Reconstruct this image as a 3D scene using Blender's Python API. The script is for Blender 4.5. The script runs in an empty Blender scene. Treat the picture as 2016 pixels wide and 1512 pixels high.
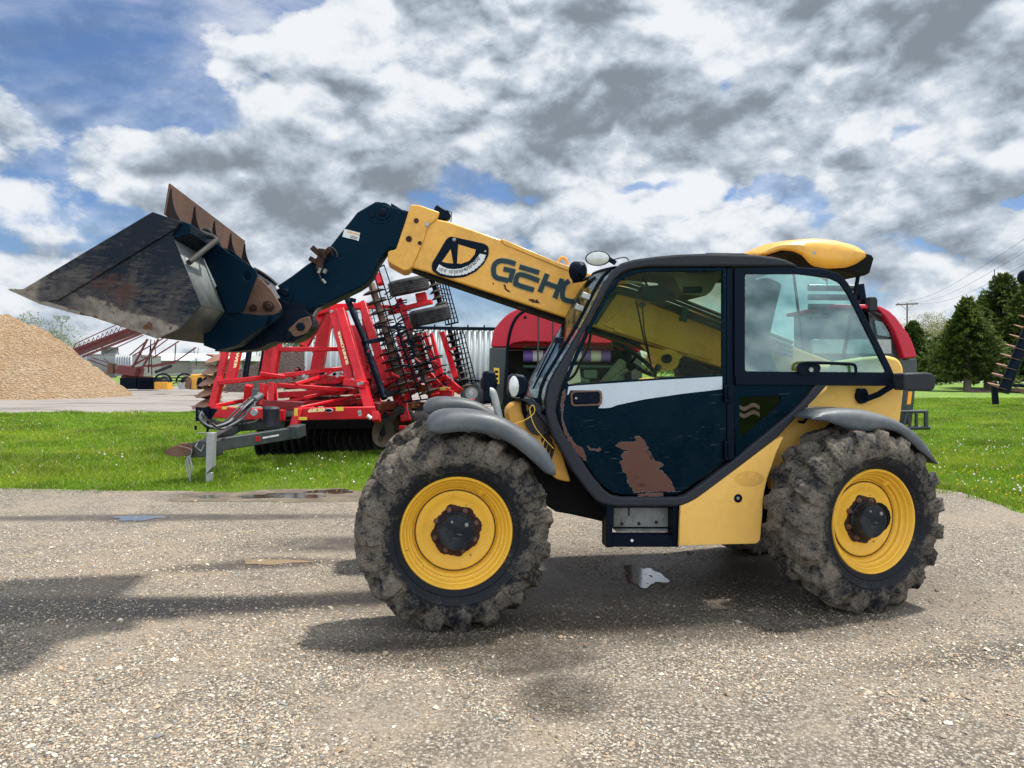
import bpy, math, random
import numpy as np
from mathutils import Vector, Matrix, Quaternion
random.seed(7); rng = np.random.default_rng(7)
SC = bpy.context.scene
COL = SC.collection
R = math.radians
# ------------------------------------------------------------------ camera
FPX, CX, HY, CH = 1515.0, 1008.0, 728.0, 1.65      # focal length / centre / horizon in photo pixels, eye height
cd = bpy.data.cameras.new('camera'); cam = bpy.data.objects.new('camera', cd); COL.objects.link(cam)
cd.sensor_width = 36.0; cd.lens = 36.0*FPX/2016.0
cam.location = (0, 0, CH); cam.rotation_euler = (R(90), 0, 0)
cd.shift_y = -(756.0-HY)/2016.0
cd.clip_end = 5000
SC.camera = cam
SC.view_settings.view_transform = 'Standard'; SC.view_settings.look = 'None'
SC.view_settings.gamma = 1.0
SC.view_settings.exposure = 0.95
# ------------------------------------------------------------------ sun
SUNV = Vector((0.38, 0.22, 1.0)).normalized()
ld = bpy.data.lights.new('sun', 'SUN'); ld.energy = 3.1; ld.angle = R(4.0); ld.color = (1.0, 0.955, 0.88)
sun = bpy.data.objects.new('sun', ld); COL.objects.link(sun)
sun.rotation_euler = SUNV.to_track_quat('Z', 'Y').to_euler()
# ------------------------------------------------------------------ world: blue sky with broken cumulus
W = bpy.data.worlds.new('World'); SC.world = W; W.use_nodes = True
W.cycles.sampling_method = 'MANUAL'; W.cycles.sample_map_resolution = 512
nt = W.node_tree; N = nt.nodes; Lk = nt.links
for n in list(N): N.remove(n)
def nd(t, **k):
    n = N.new(t)
    for a, b in k.items(): setattr(n, a, b)
    return n
def setin(n, i, v):
    if hasattr(v, 'node') or isinstance(v, bpy.types.NodeSocket): Lk.new(v, n.inputs[i])
    else: n.inputs[i].default_value = v
def mth(op, a, b=None, c=None, clamp=False):
    n = nd('ShaderNodeMath', operation=op, use_clamp=clamp); setin(n, 0, a)
    if b is not None: setin(n, 1, b)
    if c is not None: setin(n, 2, c)
    return n.outputs[0]
def mrange(v, a, b, c=0.0, d=1.0, smooth=True):
    n = nd('ShaderNodeMapRange'); n.interpolation_type = 'SMOOTHSTEP' if smooth else 'LINEAR'
    setin(n, 0, v); n.inputs[1].default_value = a; n.inputs[2].default_value = b; n.inputs[3].default_value = c; n.inputs[4].default_value = d
    return n.outputs[0]
def mixc(f, a, b):
    n = nd('ShaderNodeMix', data_type='RGBA'); setin(n, 0, f); setin(n, 6, a); setin(n, 7, b)
    return n.outputs[2]
sky = nd('ShaderNodeTexSky', sky_type='NISHITA'); sky.sun_disc = False
sky.sun_elevation = math.asin(SUNV.z); sky.sun_rotation = math.atan2(SUNV.x, SUNV.y)
sky.air_density = 1.0; sky.dust_density = 0.6; sky.ozone_density = 2.0; sky.altitude = 200
tc = nd('ShaderNodeTexCoord')
def vmap(scale=(1, 1, 1), loc=(0, 0, 0)):
    n = nd('ShaderNodeMapping'); Lk.new(tc.outputs['Generated'], n.inputs[0])
    n.inputs['Scale'].default_value = scale; n.inputs['Location'].default_value = loc
    return n.outputs[0]
def fbm(vec, scale, detail=8, rough=0.55, dist=0.0, lac=2.1):
    n = nd('ShaderNodeTexNoise'); n.noise_dimensions = '3D'; Lk.new(vec, n.inputs['Vector'])
    n.inputs['Scale'].default_value = scale; n.inputs['Detail'].default_value = detail
    n.inputs['Roughness'].default_value = rough; n.inputs['Distortion'].default_value = dist; n.inputs['Lacunarity'].default_value = lac
    return n.outputs[0]
ZS = 1.55
def density(dz):
    v = vmap((1, 1, ZS), (0.37, 0.11, dz*ZS))
    a = fbm(v, 4.3, 12, 0.575, 0.1)
    b = fbm(v, 1.6, 2, 0.5, 0.0)
    w = nd('ShaderNodeTexNoise'); w.noise_type = 'RIDGED_MULTIFRACTAL'; w.inputs['Scale'].default_value = 6.6; w.inputs['Detail'].default_value = 6; w.inputs['Roughness'].default_value = 0.62
    w.inputs['Offset'].default_value = 0.9; w.inputs['Gain'].default_value = 1.2
    Lk.new(v, w.inputs['Vector'])
    puff = mth('MULTIPLY', w.outputs[0], -0.075)
    return mth('ADD', mth('ADD', mth('MULTIPLY', a, 0.60), mth('MULTIPLY', b, 0.34)), mth('ADD', puff, 0.074))
D0 = density(0.0); D1 = density(0.05); D2 = density(0.016)
# where the photo's sky is clear / heavy: soft blobs given as sky directions
def blob(px, py, rx, ry, amp):
    d = Vector(((px-CX)/FPX, 1.0, (HY-py)/FPX)).normalized()
    k = (1.0/(rx/FPX), 1.0/(rx/FPX), 1.0/(ry/FPX))
    n = nd('ShaderNodeMapping'); Lk.new(wobv, n.inputs[0])
    n.inputs['Scale'].default_value = k; n.inputs['Location'].default_value = (-d.x*k[0], -d.y*k[1], -d.z*k[2])
    l = nd('ShaderNodeVectorMath', operation='DOT_PRODUCT'); Lk.new(n.outputs[0], l.inputs[0]); Lk.new(n.outputs[0], l.inputs[1])
    e = mth('EXPONENT', mth('MULTIPLY', l.outputs['Value'], -1.0))
    return mth('MULTIPLY', e, amp)
# the blobs' outlines wander with a noise, so none of them reads as an ellipse
wn = nd('ShaderNodeTexNoise'); Lk.new(tc.outputs['Generated'], wn.inputs['Vector']); wn.inputs['Scale'].default_value = 6.0; wn.inputs['Detail'].default_value = 5.0
w1 = nd('ShaderNodeVectorMath', operation='SUBTRACT'); Lk.new(wn.outputs['Color'], w1.inputs[0]); w1.inputs[1].default_value = (0.5, 0.5, 0.5)
w2 = nd('ShaderNodeVectorMath', operation='SCALE'); Lk.new(w1.outputs[0], w2.inputs[0]); w2.inputs['Scale'].default_value = 0.17
w3 = nd('ShaderNodeVectorMath', operation='ADD'); Lk.new(w2.outputs[0], w3.inputs[0]); Lk.new(tc.outputs['Generated'], w3.inputs[1]); wobv = w3.outputs[0]
def total(lst):
    s = lst[0]
    for x in lst[1:]: s = mth('ADD', s, x)
    return s
cover = total([blob(*b) for b in [
    (180, 70, 300, 130, -0.21), (330, 170, 200, 90, -0.16), (250, 430, 180, 60, -0.06), (600, 130, 60, 30, -0.08), (1080, 20, 60, 30, -0.06), (110, 300, 60, 60, -0.05), (60, 20, 150, 90, -0.08), (540, 0, 160, 50, -0.20), (400, 235, 90, 60, -0.13), (890, 330, 110, 70, -0.15),
    (1420, 115, 60, 50, -0.24), (1715, 290, 80, 40, -0.27), (1480, 402, 150, 22, -0.20), (1590, 432, 110, 34, -0.24), (150, 420, 230, 60, -0.12),
    (880, 570, 160, 60, -0.06), (2000, 366, 50, 24, -0.22), (1280, 395, 60, 22, -0.14), (1740, 470, 110, 24, -0.14), (230, 570, 200, 50, -0.06), (1900, 590, 160, 40, -0.08),
    (1850, 220, 330, 170, 0.17), (1400, 300, 300, 110, 0.14), (480, 390, 330, 90, 0.10), (1150, 90, 400, 120, 0.12), (700, 100, 220, 90, 0.09),
    (270, 230, 120, 60, 0.12), (1300, 180, 110, 60, 0.07), (60, 180, 110, 60, 0.09), (1820, 420, 260, 60, 0.08), (700, 270, 180, 90, 0.08), (1000, 500, 600, 60, 0.04)]])
heavy = total([blob(*b) for b in [
    (1880, 250, 260, 130, 0.52), (1900, 60, 250, 90, 0.20), (1380, 300, 260, 90, 0.46), (480, 400, 260, 70, 0.42), (640, 370, 150, 60, 0.30), (130, 400, 160, 50, 0.15), (1110, 210, 160, 90, 0.26), (1650, 160, 160, 90, 0.26),
    (1950, 340, 200, 50, 0.30), (1850, 560, 160, 30, 0.2), (1000, 440, 150, 60, 0.12), (1250, 60, 300, 80, 0.12), (950, 330, 120, 60, 0.15)]])
dens = mth('ADD', D0, cover)
mask = mrange(dens, 0.385, 0.465)
veil = mth('MULTIPLY', mrange(fbm(vmap((1, 1, 2.6), (4, 2, 0)), 2.6, 9, 0.60, 0.5), 0.34, 0.68), 0.72)
sep = nd('ShaderNodeSeparateXYZ'); Lk.new(tc.outputs['Generated'], sep.inputs[0])
horizon = mrange(sep.outputs['Z'], 0.20, -0.02)
mask2 = mth('MAXIMUM', mask, mth('MAXIMUM', veil, mth('MULTIPLY', horizon, 0.75)))
lit = mth('ADD', mth('MULTIPLY', mth('SUBTRACT', D0, D1), 4.2), mth('MULTIPLY', mth('SUBTRACT', D0, D2), 7.5))
thick = mrange(dens, 0.44, 0.70)
bright = mth('SUBTRACT', mth('ADD', lit, 0.74), mth('ADD', mth('MULTIPLY', thick, 0.16), mth('MULTIPLY', heavy, 0.40)))
bright = mrange(bright, -0.30, 1.22)
cr = nd('ShaderNodeValToRGB'); Lk.new(bright, cr.inputs[0])
cr.color_ramp.elements[0].position = 0.0; cr.color_ramp.elements[0].color = (0.125, 0.146, 0.172, 1)
cr.color_ramp.elements[1].position = 1.0; cr.color_ramp.elements[1].color = (0.455, 0.47, 0.49, 1)
e = cr.color_ramp.elements.new(0.40); e.color = (0.225, 0.258, 0.300, 1)
e = cr.color_ramp.elements.new(0.72); e.color = (0.315, 0.350, 0.395, 1)
# the half of the sky behind the camera is brightened, unseen fill for the shaded near side
front = mrange(sep.outputs['Y'], 0.2, -0.6, 1.0, 2.6)
cs = nd('ShaderNodeVectorMath', operation='SCALE'); Lk.new(cr.outputs[0], cs.inputs[0]); Lk.new(mth('MULTIPLY', front, 10.0), cs.inputs['Scale'])
ss = nd('ShaderNodeVectorMath', operation='MULTIPLY'); Lk.new(sky.outputs[0], ss.inputs[0]); ss.inputs[1].default_value = (0.36, 0.46, 0.60)
colr = mixc(mask2, ss.outputs[0], cs.outputs[0])
bg = nd('ShaderNodeBackground'); Lk.new(colr, bg.inputs[0]); bg.inputs[1].default_value = 0.10
wo = nd('ShaderNodeOutputWorld'); Lk.new(bg.outputs[0], wo.inputs[0])

# ------------------------------------------------------------------ frames: photo pixel + depth -> metres
class Frame:
    def __init__(s, x0, y0, th):
        s.x0, s.y0, s.th, s.c, s.s = x0, y0, th, math.cos(th), math.sin(th)
    def p(s, px, py, v):                       # point on the plane 'v' of this frame
        a = (px-CX)/FPX
        u = (a*(s.y0+v*s.c)-s.x0+v*s.s)/(s.c-a*s.s)
        Y = s.y0+u*s.s+v*s.c
        return (u, v, CH+(HY-py)/FPX*Y)
    def uz(s, pts, v):
        return [(lambda q: (q[0], q[2]))(s.p(x, y, v)) for x, y in pts]
    def m(s, v, u=0):                          # metres per photo pixel
        return (s.y0+u*s.s+v*s.c)/FPX
F0 = Frame(0, 0, 0)                            # world frame: v is the distance Y
# ------------------------------------------------------------------ mesh building
class MB:
    def __init__(s): s.v = []; s.f = []; s.smooth = []
    def add(s, vs, fs, sm=False):
        o = len(s.v); s.v += [tuple(v) for v in vs]
        for f in fs: s.f.append(tuple(i+o for i in f))
        return s
    def merge(s, o): return s.add(o.v, o.f)
    def box(s, x0, y0, z0, x1, y1, z1):
        return s.add([(x0,y0,z0),(x1,y0,z0),(x1,y1,z0),(x0,y1,z0),(x0,y0,z1),(x1,y0,z1),(x1,y1,z1),(x0,y1,z1)],
                     [(0,3,2,1),(4,5,6,7),(0,1,5,4),(1,2,6,5),(2,3,7,6),(3,0,4,7)])
    def beam(s, a, b, w, h=None, up=(0, 0, 1)):      # rectangular section bar, w across, h along 'up'
        h = h or w; a = Vector(a); b = Vector(b); d = (b-a).normalized(); up = Vector(up)
        if abs(d.dot(up)) > 0.98: up = Vector((1, 0, 0))
        sx = d.cross(up).normalized(); uz = sx.cross(d).normalized()
        vs = []
        for q in (a, b):
            for i, j in ((-1,-1),(1,-1),(1,1),(-1,1)): vs.append(q+sx*(i*w/2)+uz*(j*h/2))
        return s.add(vs, [(0,1,2,3),(7,6,5,4),(0,4,5,1),(1,5,6,2),(2,6,7,3),(3,7,4,0)])
    def tube(s, pts, r, n=8, closed=False):
        P = [Vector(p) for p in pts]; m = len(P)
        rr = r if isinstance(r, (list, tuple)) else [r]*m
        T = []
        for i in range(m):
            a = P[i-1] if (i > 0 or closed) else P[0]; b = P[(i+1) % m] if (i < m-1 or closed) else P[-1]
            T.append((b-a).normalized())
        up = Vector((0, 0, 1)) if abs(T[0].z) < 0.9 else Vector((1, 0, 0))
        x = T[0].cross(up).normalized(); vs = []
        for i in range(m):
            if i: x = (x - T[i]*x.dot(T[i])).normalized()
            y = T[i].cross(x)
            for k in range(n):
                a = 2*math.pi*k/n; vs.append(P[i]+(x*math.cos(a)+y*math.sin(a))*rr[i])
        fs = []
        for i in range(m-1 if not closed else m):
            j = (i+1) % m
            for k in range(n): fs.append((i*n+k, i*n+(k+1) % n, j*n+(k+1) % n, j*n+k))
        if not closed: fs.append(tuple(range(n-1, -1, -1))); fs.append(tuple((m-1)*n+k for k in range(n)))
        return s.add(vs, fs)
    def lathe(s, prof, o, ax, n=32, caps=True):      # prof: (radius, position along axis)
        o = Vector(o); ax = Vector(ax).normalized()
        up = Vector((0, 0, 1)) if abs(ax.z) < 0.9 else Vector((1, 0, 0))
        x = ax.cross(up).normalized(); y = ax.cross(x); vs = []
        for r, t in prof:
            for k in range(n):
                a = 2*math.pi*k/n; vs.append(o+ax*t+(x*math.cos(a)+y*math.sin(a))*max(r, 1e-4))
        fs = []
        for i in range(len(prof)-1):
            for k in range(n): fs.append((i*n+k, i*n+(k+1) % n, (i+1)*n+(k+1) % n, (i+1)*n+k))
        if caps: fs.append(tuple(range(n-1, -1, -1))); fs.append(tuple((len(prof)-1)*n+k for k in range(n)))
        return s.add(vs, fs)
    def cyl(s, a, b, r, n=20): return s.tube([a, b], r, n)
    def prism(s, uz, v0, v1):                        # polygon in (u,z) extruded from v0 to v1
        n = len(uz); vs = [(u, v0, z) for u, z in uz]+[(u, v1, z) for u, z in uz]
        fs = [tuple(range(n)), tuple(range(2*n-1, n-1, -1))]+[(i, i+n, (i+1) % n+n, (i+1) % n) for i in range(n)]
        return s.add(vs, fs)
    def sweep(s, rows):                              # grid of points
        m = len(rows[0]); vs = [p for r in rows for p in r]
        fs = [(i*m+k, i*m+k+1, (i+1)*m+k+1, (i+1)*m+k) for i in range(len(rows)-1) for k in range(m-1)]
        return s.add(vs, fs)
def rnd(pts, r, n=5):                                 # round a polygon's corners
    out = []; m = len(pts)
    for i in range(m):
        p = Vector(pts[i]); a = Vector(pts[i-1]); b = Vector(pts[(i+1) % m])
        da = a-p; db = b-p; k = min(r, da.length*0.45, db.length*0.45)
        A = p+da.normalized()*k; B = p+db.normalized()*k
        for j in range(n+1):
            t = j/n; q = A*(1-t)**2+p*2*t*(1-t)+B*t*t; out.append(tuple(q))
    return out
def smooth_line(pts, n=6, closed=False):             # Catmull-Rom through the points
    P = [Vector(p) for p in pts]; m = len(P); out = []
    for i in range(m if closed else m-1):
        p0 = P[i-1] if (i or closed) else P[0]; p1 = P[i]; p2 = P[(i+1) % m]; p3 = P[(i+2) % m] if (closed or i+2 < m) else P[-1]
        for j in range(n):
            t = j/n
            out.append(tuple(0.5*((2*p1)+(p2-p0)*t+(2*p0-5*p1+4*p2-p3)*t*t+(3*p1-p0-3*p2+p3)*t**3)))
    if not closed: out.append(tuple(P[-1]))
    return out
def curve_mesh(cu):
    o = bpy.data.objects.new('tmp', cu); COL.objects.link(o)
    me = bpy.data.meshes.new_from_object(o.evaluated_get(bpy.context.evaluated_depsgraph_get()))
    vs = [tuple(v.co) for v in me.vertices]; fs = [tuple(p.vertices) for p in me.polygons]
    bpy.data.objects.remove(o); bpy.data.meshes.remove(me)
    if cu.rna_type.identifier == 'TextCurve': bpy.data.curves.remove(cu)
    else: bpy.data.curves.remove(cu)
    return vs, fs
def plate(loops, v0, v1, bev=0.0, mb=None):           # flat plate with holes in the (u,z) plane
    cu = bpy.data.curves.new('t', 'CURVE'); cu.dimensions = '2D'; cu.fill_mode = 'BOTH'
    h = abs(v1-v0)/2; bev = min(bev, h*0.9)
    cu.extrude = h-bev; cu.bevel_depth = bev; cu.bevel_resolution = 1; cu.offset = -bev
    for lp in loops:
        sp = cu.splines.new('POLY'); sp.points.add(len(lp)-1); sp.use_cyclic_u = True
        for i, (a, b) in enumerate(lp): sp.points[i].co = (a, b, 0, 1)
    vs, fs = curve_mesh(cu); vm = (v0+v1)/2
    mb = mb or MB()
    return mb.add([(x, vm-z, y) for x, y, z in vs], fs)
def rough(pts, step=0.012, amp=0.006, seed=1):         # ragged, torn outline
    r = random.Random(seed); out = []; m = len(pts)
    for i in range(m):
        p = Vector(pts[i]); q = Vector(pts[(i+1) % m]); n = max(1, int((q-p).length/step)); nn = Vector((-(q-p).y, (q-p).x)).normalized()
        for k in range(n): out.append(tuple(p+(q-p)*k/n+nn*r.uniform(-amp, amp)))
    return out
def grow(pts, w):
    c = sum((Vector(p) for p in pts), Vector((0, 0)))/len(pts); P = [Vector(p) for p in pts]; m = len(P); ar = sum(P[i].x*P[(i+1) % m].y-P[(i+1) % m].x*P[i].y for i in range(m)); s = 1 if ar < 0 else -1; out = []
    for i in range(m):
        d = (P[(i+1) % m]-P[i-1]); n = Vector((-d.y, d.x)).normalized()*s; out.append(tuple(P[i]+n*w))
    return out
def text_mb(s, size, o, ex, ey, depth=0.004, off=0.0, align='LEFT', shear=0.0, sx=1.0, mb=None):
    cu = bpy.data.curves.new('t', 'FONT'); cu.body = s; cu.size = size; cu.extrude = depth/2; cu.offset = off; cu.align_x = align; cu.shear = shear
    vs, fs = curve_mesh(cu); o = Vector(o); ex = Vector(ex).normalized(); ey = Vector(ey).normalized(); ez = ex.cross(ey)
    mb = mb or MB()
    return mb.add([tuple(o+ex*(x*sx)+ey*y+ez*z) for x, y, z in vs], fs)
def stroke_poly(pts, w):                              # ribbon outline along a polyline (2D), mitred
    P = [Vector(p) for p in pts]; n = len(P); L = []; Rr = []
    for i in range(n):
        d1 = (P[i]-P[i-1]).normalized() if i else (P[1]-P[0]).normalized()
        d2 = (P[i+1]-P[i]).normalized() if i < n-1 else d1
        t = (d1+d2).normalized(); nn = Vector((-t.y, t.x)); k = w/2/max(0.5, nn.dot(Vector((-d1.y, d1.x))))
        L.append(tuple(P[i]+nn*k)); Rr.append(tuple(P[i]-nn*k))
    return L+Rr[::-1]
def to_mesh(name, mb, mat, sharp=35):
    me = bpy.data.meshes.new(name)
    me.from_pydata(mb.v, [], mb.f); me.validate(); me.update()
    if mat: me.materials.append(mat)
    me.shade_smooth()
    me.set_sharp_from_angle(angle=R(sharp))
    return me
class Grp:                                            # one thing: an Empty at its base, parts under it
    def __init__(s, name, loc, label, cat, group=None, rz=0.0, local=False):
        s.o = bpy.data.objects.new(name, None); COL.objects.link(s.o); s.o.empty_display_size = 0.3
        s.o.location = loc; s.o.rotation_euler = (0, 0, rz); s.o['label'] = label; s.o['category'] = cat
        if group: s.o['group'] = group
        s.off = Vector((0, 0, 0)) if local else Vector(loc)
    def part(s, name, mb, mat, bev=0.0, parent=None, label=None, sharp=35, solid=0.0, kind=None, each=False):
        if s.off.length: mb.v = [(x-s.off.x, y-s.off.y, z-s.off.z) for x, y, z in mb.v]
        first = None
        for q in pieces(mb, each):
            o = bpy.data.objects.new(name, to_mesh(name, q, mat, sharp)); COL.objects.link(o); o.parent = parent or s.o
            if solid: m = o.modifiers.new('s', 'SOLIDIFY'); m.thickness = solid; m.offset = 0
            if bev: m = o.modifiers.new('b', 'BEVEL'); m.width = bev; m.segments = 2; m.limit_method = 'ANGLE'; m.angle_limit = R(40)
            if label: o['label'] = label
            if kind: o['kind'] = kind
            first = first or o
        return first
def pieces(mb, each=False):                           # separate pieces become objects of their own
    n = len(mb.v); par = list(range(n))
    def find(a):
        while par[a] != a: par[a] = par[par[a]]; a = par[a]
        return a
    for f in mb.f:
        r = find(f[0])
        for i in f[1:]: par[find(i)] = r
    isl = {}
    used = set(i for f in mb.f for i in f)
    for i in used: isl.setdefault(find(i), []).append(i)
    keys = list(isl)
    if len(keys) < 2 or len(keys) > 300: return [mb]
    V = np.array(mb.v); lo = np.array([V[isl[k]].min(0) for k in keys]); hi = np.array([V[isl[k]].max(0) for k in keys]); sz = (hi-lo).max(1); K = len(keys); grp = list(range(K))
    def fg(a):
        while grp[a] != a: a = grp[a]
        return a
    if not each:
        gap = np.maximum(0, np.maximum(lo[:, None]-hi[None], lo[None]-hi[:, None])); near = np.sqrt((gap**2).sum(2)) <= np.maximum(0.019, 0.49*np.maximum(sz[:, None], sz[None]))
        for a, b in zip(*np.nonzero(np.triu(near, 1))): grp[fg(b)] = fg(a)
    k2g = {keys[i]: fg(i) for i in range(K)}; out = {}
    for f in mb.f: out.setdefault(k2g[find(f[0])], []).append(f)
    if len(out) == 1: return [mb]
    res = []
    for fs in out.values():
        ids = sorted(set(i for f in fs for i in f)); mp = {j: i for i, j in enumerate(ids)}; q = MB(); q.v = [mb.v[j] for j in ids]; q.f = [tuple(mp[i] for i in f) for f in fs]; res.append(q)
    return res
def single(name, mb, mat, label=None, cat=None, group=None, kind=None, bev=0.0, sharp=35, base=None):
    if base is not None:
        b = Vector(base); mb.v = [(x-b.x, y-b.y, z-b.z) for x, y, z in mb.v]
    o = bpy.data.objects.new(name, to_mesh(name, mb, mat, sharp)); COL.objects.link(o)
    if base is not None: o.location = base
    if label: o['label'] = label
    if cat: o['category'] = cat
    if group: o['group'] = group
    if kind: o['kind'] = kind
    if bev: m = o.modifiers.new('b', 'BEVEL'); m.width = bev; m.segments = 2; m.limit_method = 'ANGLE'
    return o
# ------------------------------------------------------------------ materials
def newmat(name):
    global N, Lk, nt
    m = bpy.data.materials.new(name); m.use_nodes = True; nt = m.node_tree; N = nt.nodes; Lk = nt.links
    for n in list(N): N.remove(n)
    out = nd('ShaderNodeOutputMaterial'); b = nd('ShaderNodeBsdfPrincipled'); Lk.new(b.outputs[0], out.inputs[0])
    return m, b, out
def C4(c): return (c[0], c[1], c[2], 1.0)
def mnoise(vec, scale, detail=6, rough=0.6, dist=0.0):
    n = nd('ShaderNodeTexNoise'); Lk.new(vec, n.inputs['Vector']); n.inputs['Scale'].default_value = scale
    n.inputs['Detail'].default_value = detail; n.inputs['Roughness'].default_value = rough; n.inputs['Distortion'].default_value = dist
    return n.outputs[0]
def bump(h, strength, dist=0.01, prev=None):
    n = nd('ShaderNodeBump'); n.inputs['Strength'].default_value = strength; n.inputs['Distance'].default_value = dist; Lk.new(h, n.inputs['Height'])
    if prev is not None: Lk.new(prev, n.inputs['Normal'])
    return n.outputs[0]
def paint(name, col, rough=0.4, metal=0.0, dirt=(0.16, 0.13, 0.10), damt=0.35, dscale=3.0, rust=None, ramt=0.0, rscale=6.0,
          bmp=0.15, stretch=(1, 1, 1), coat=0.0, scratch=0.0, spec=0.5, tint=None):
    m, b, out = newmat(name); t = nd('ShaderNodeTexCoord')
    mp = nd('ShaderNodeMapping'); Lk.new(t.outputs['Object'], mp.inputs[0]); mp.inputs['Scale'].default_value = stretch; vec = mp.outputs[0]
    n1 = mnoise(vec, dscale, 9, 0.68, 0.3); n2 = mnoise(vec, dscale*9, 6, 0.7)
    c = mixc(mth('MULTIPLY', mrange(n2, 0.25, 0.8), 0.25), C4(col), C4([x*0.72 for x in col]))
    f = mth('MULTIPLY', mrange(mth('ADD', mth('MULTIPLY', n1, 0.75), mth('MULTIPLY', n2, 0.25)), 0.42, 0.66), damt)
    c = mixc(f, c, C4(dirt))
    ro = mth('ADD', rough, mth('MULTIPLY', f, 0.5), clamp=True)
    if scratch:
        mp2 = nd('ShaderNodeMapping'); Lk.new(t.outputs['Object'], mp2.inputs[0]); mp2.inputs['Scale'].default_value = (2, 2, 26); mp2.inputs['Rotation'].default_value = (0, 0.5, 0)
        sn = mnoise(mp2.outputs[0], 4.0, 4, 0.6, 0.6)
        c = mixc(mth('MULTIPLY', mrange(sn, 0.64, 0.72), scratch), c, (0.20, 0.21, 0.22, 1))
    if rust:
        n3 = mnoise(vec, rscale, 10, 0.72, 0.2); g = mrange(n3, 0.72-ramt*0.4, 0.76-ramt*0.4)
        c = mixc(g, c, mixc(n2, C4(rust), C4([x*0.45 for x in rust]))); ro = mth('ADD', ro, mth('MULTIPLY', g, 0.4), clamp=True)
    Lk.new(c, b.inputs['Base Color']); Lk.new(ro, b.inputs['Roughness']); b.inputs['Metallic'].default_value = metal
    b.inputs['Specular IOR Level'].default_value = spec
    if tint: b.inputs['Specular Tint'].default_value = C4(tint)
    if coat: b.inputs['Coat Weight'].default_value = coat; b.inputs['Coat Roughness'].default_value = 0.12
    if bmp: Lk.new(bump(n2, bmp, 0.004), b.inputs['Normal'])
    return m
def flat(name, col, rough=0.5, metal=0.0):
    m, b, out = newmat(name); b.inputs['Base Color'].default_value = C4(col); b.inputs['Roughness'].default_value = rough; b.inputs['Metallic'].default_value = metal
    return m
def glass(name, tint, gl=0.35, rough=0.02, k=0.4):
    m, b, out = newmat(name); N.remove(b)
    tr = nd('ShaderNodeBsdfTransparent'); tr.inputs[0].default_value = C4(tint)
    g = nd('ShaderNodeBsdfGlossy'); g.inputs[0].default_value = (0.9, 0.97, 0.97, 1); g.inputs['Roughness'].default_value = rough
    fr = nd('ShaderNodeFresnel'); fr.inputs[0].default_value = 1.5
    f = mth('ADD', mth('MULTIPLY', fr.outputs[0], k), gl*0.1, clamp=True)
    mx = nd('ShaderNodeMixShader'); Lk.new(f, mx.inputs[0]); Lk.new(tr.outputs[0], mx.inputs[1]); Lk.new(g.outputs[0], mx.inputs[2]); Lk.new(mx.outputs[0], out.inputs[0])
    return m
YEL = (0.74, 0.365, 0.035); NAVY = (0.0004, 0.0055, 0.0145)
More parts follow.
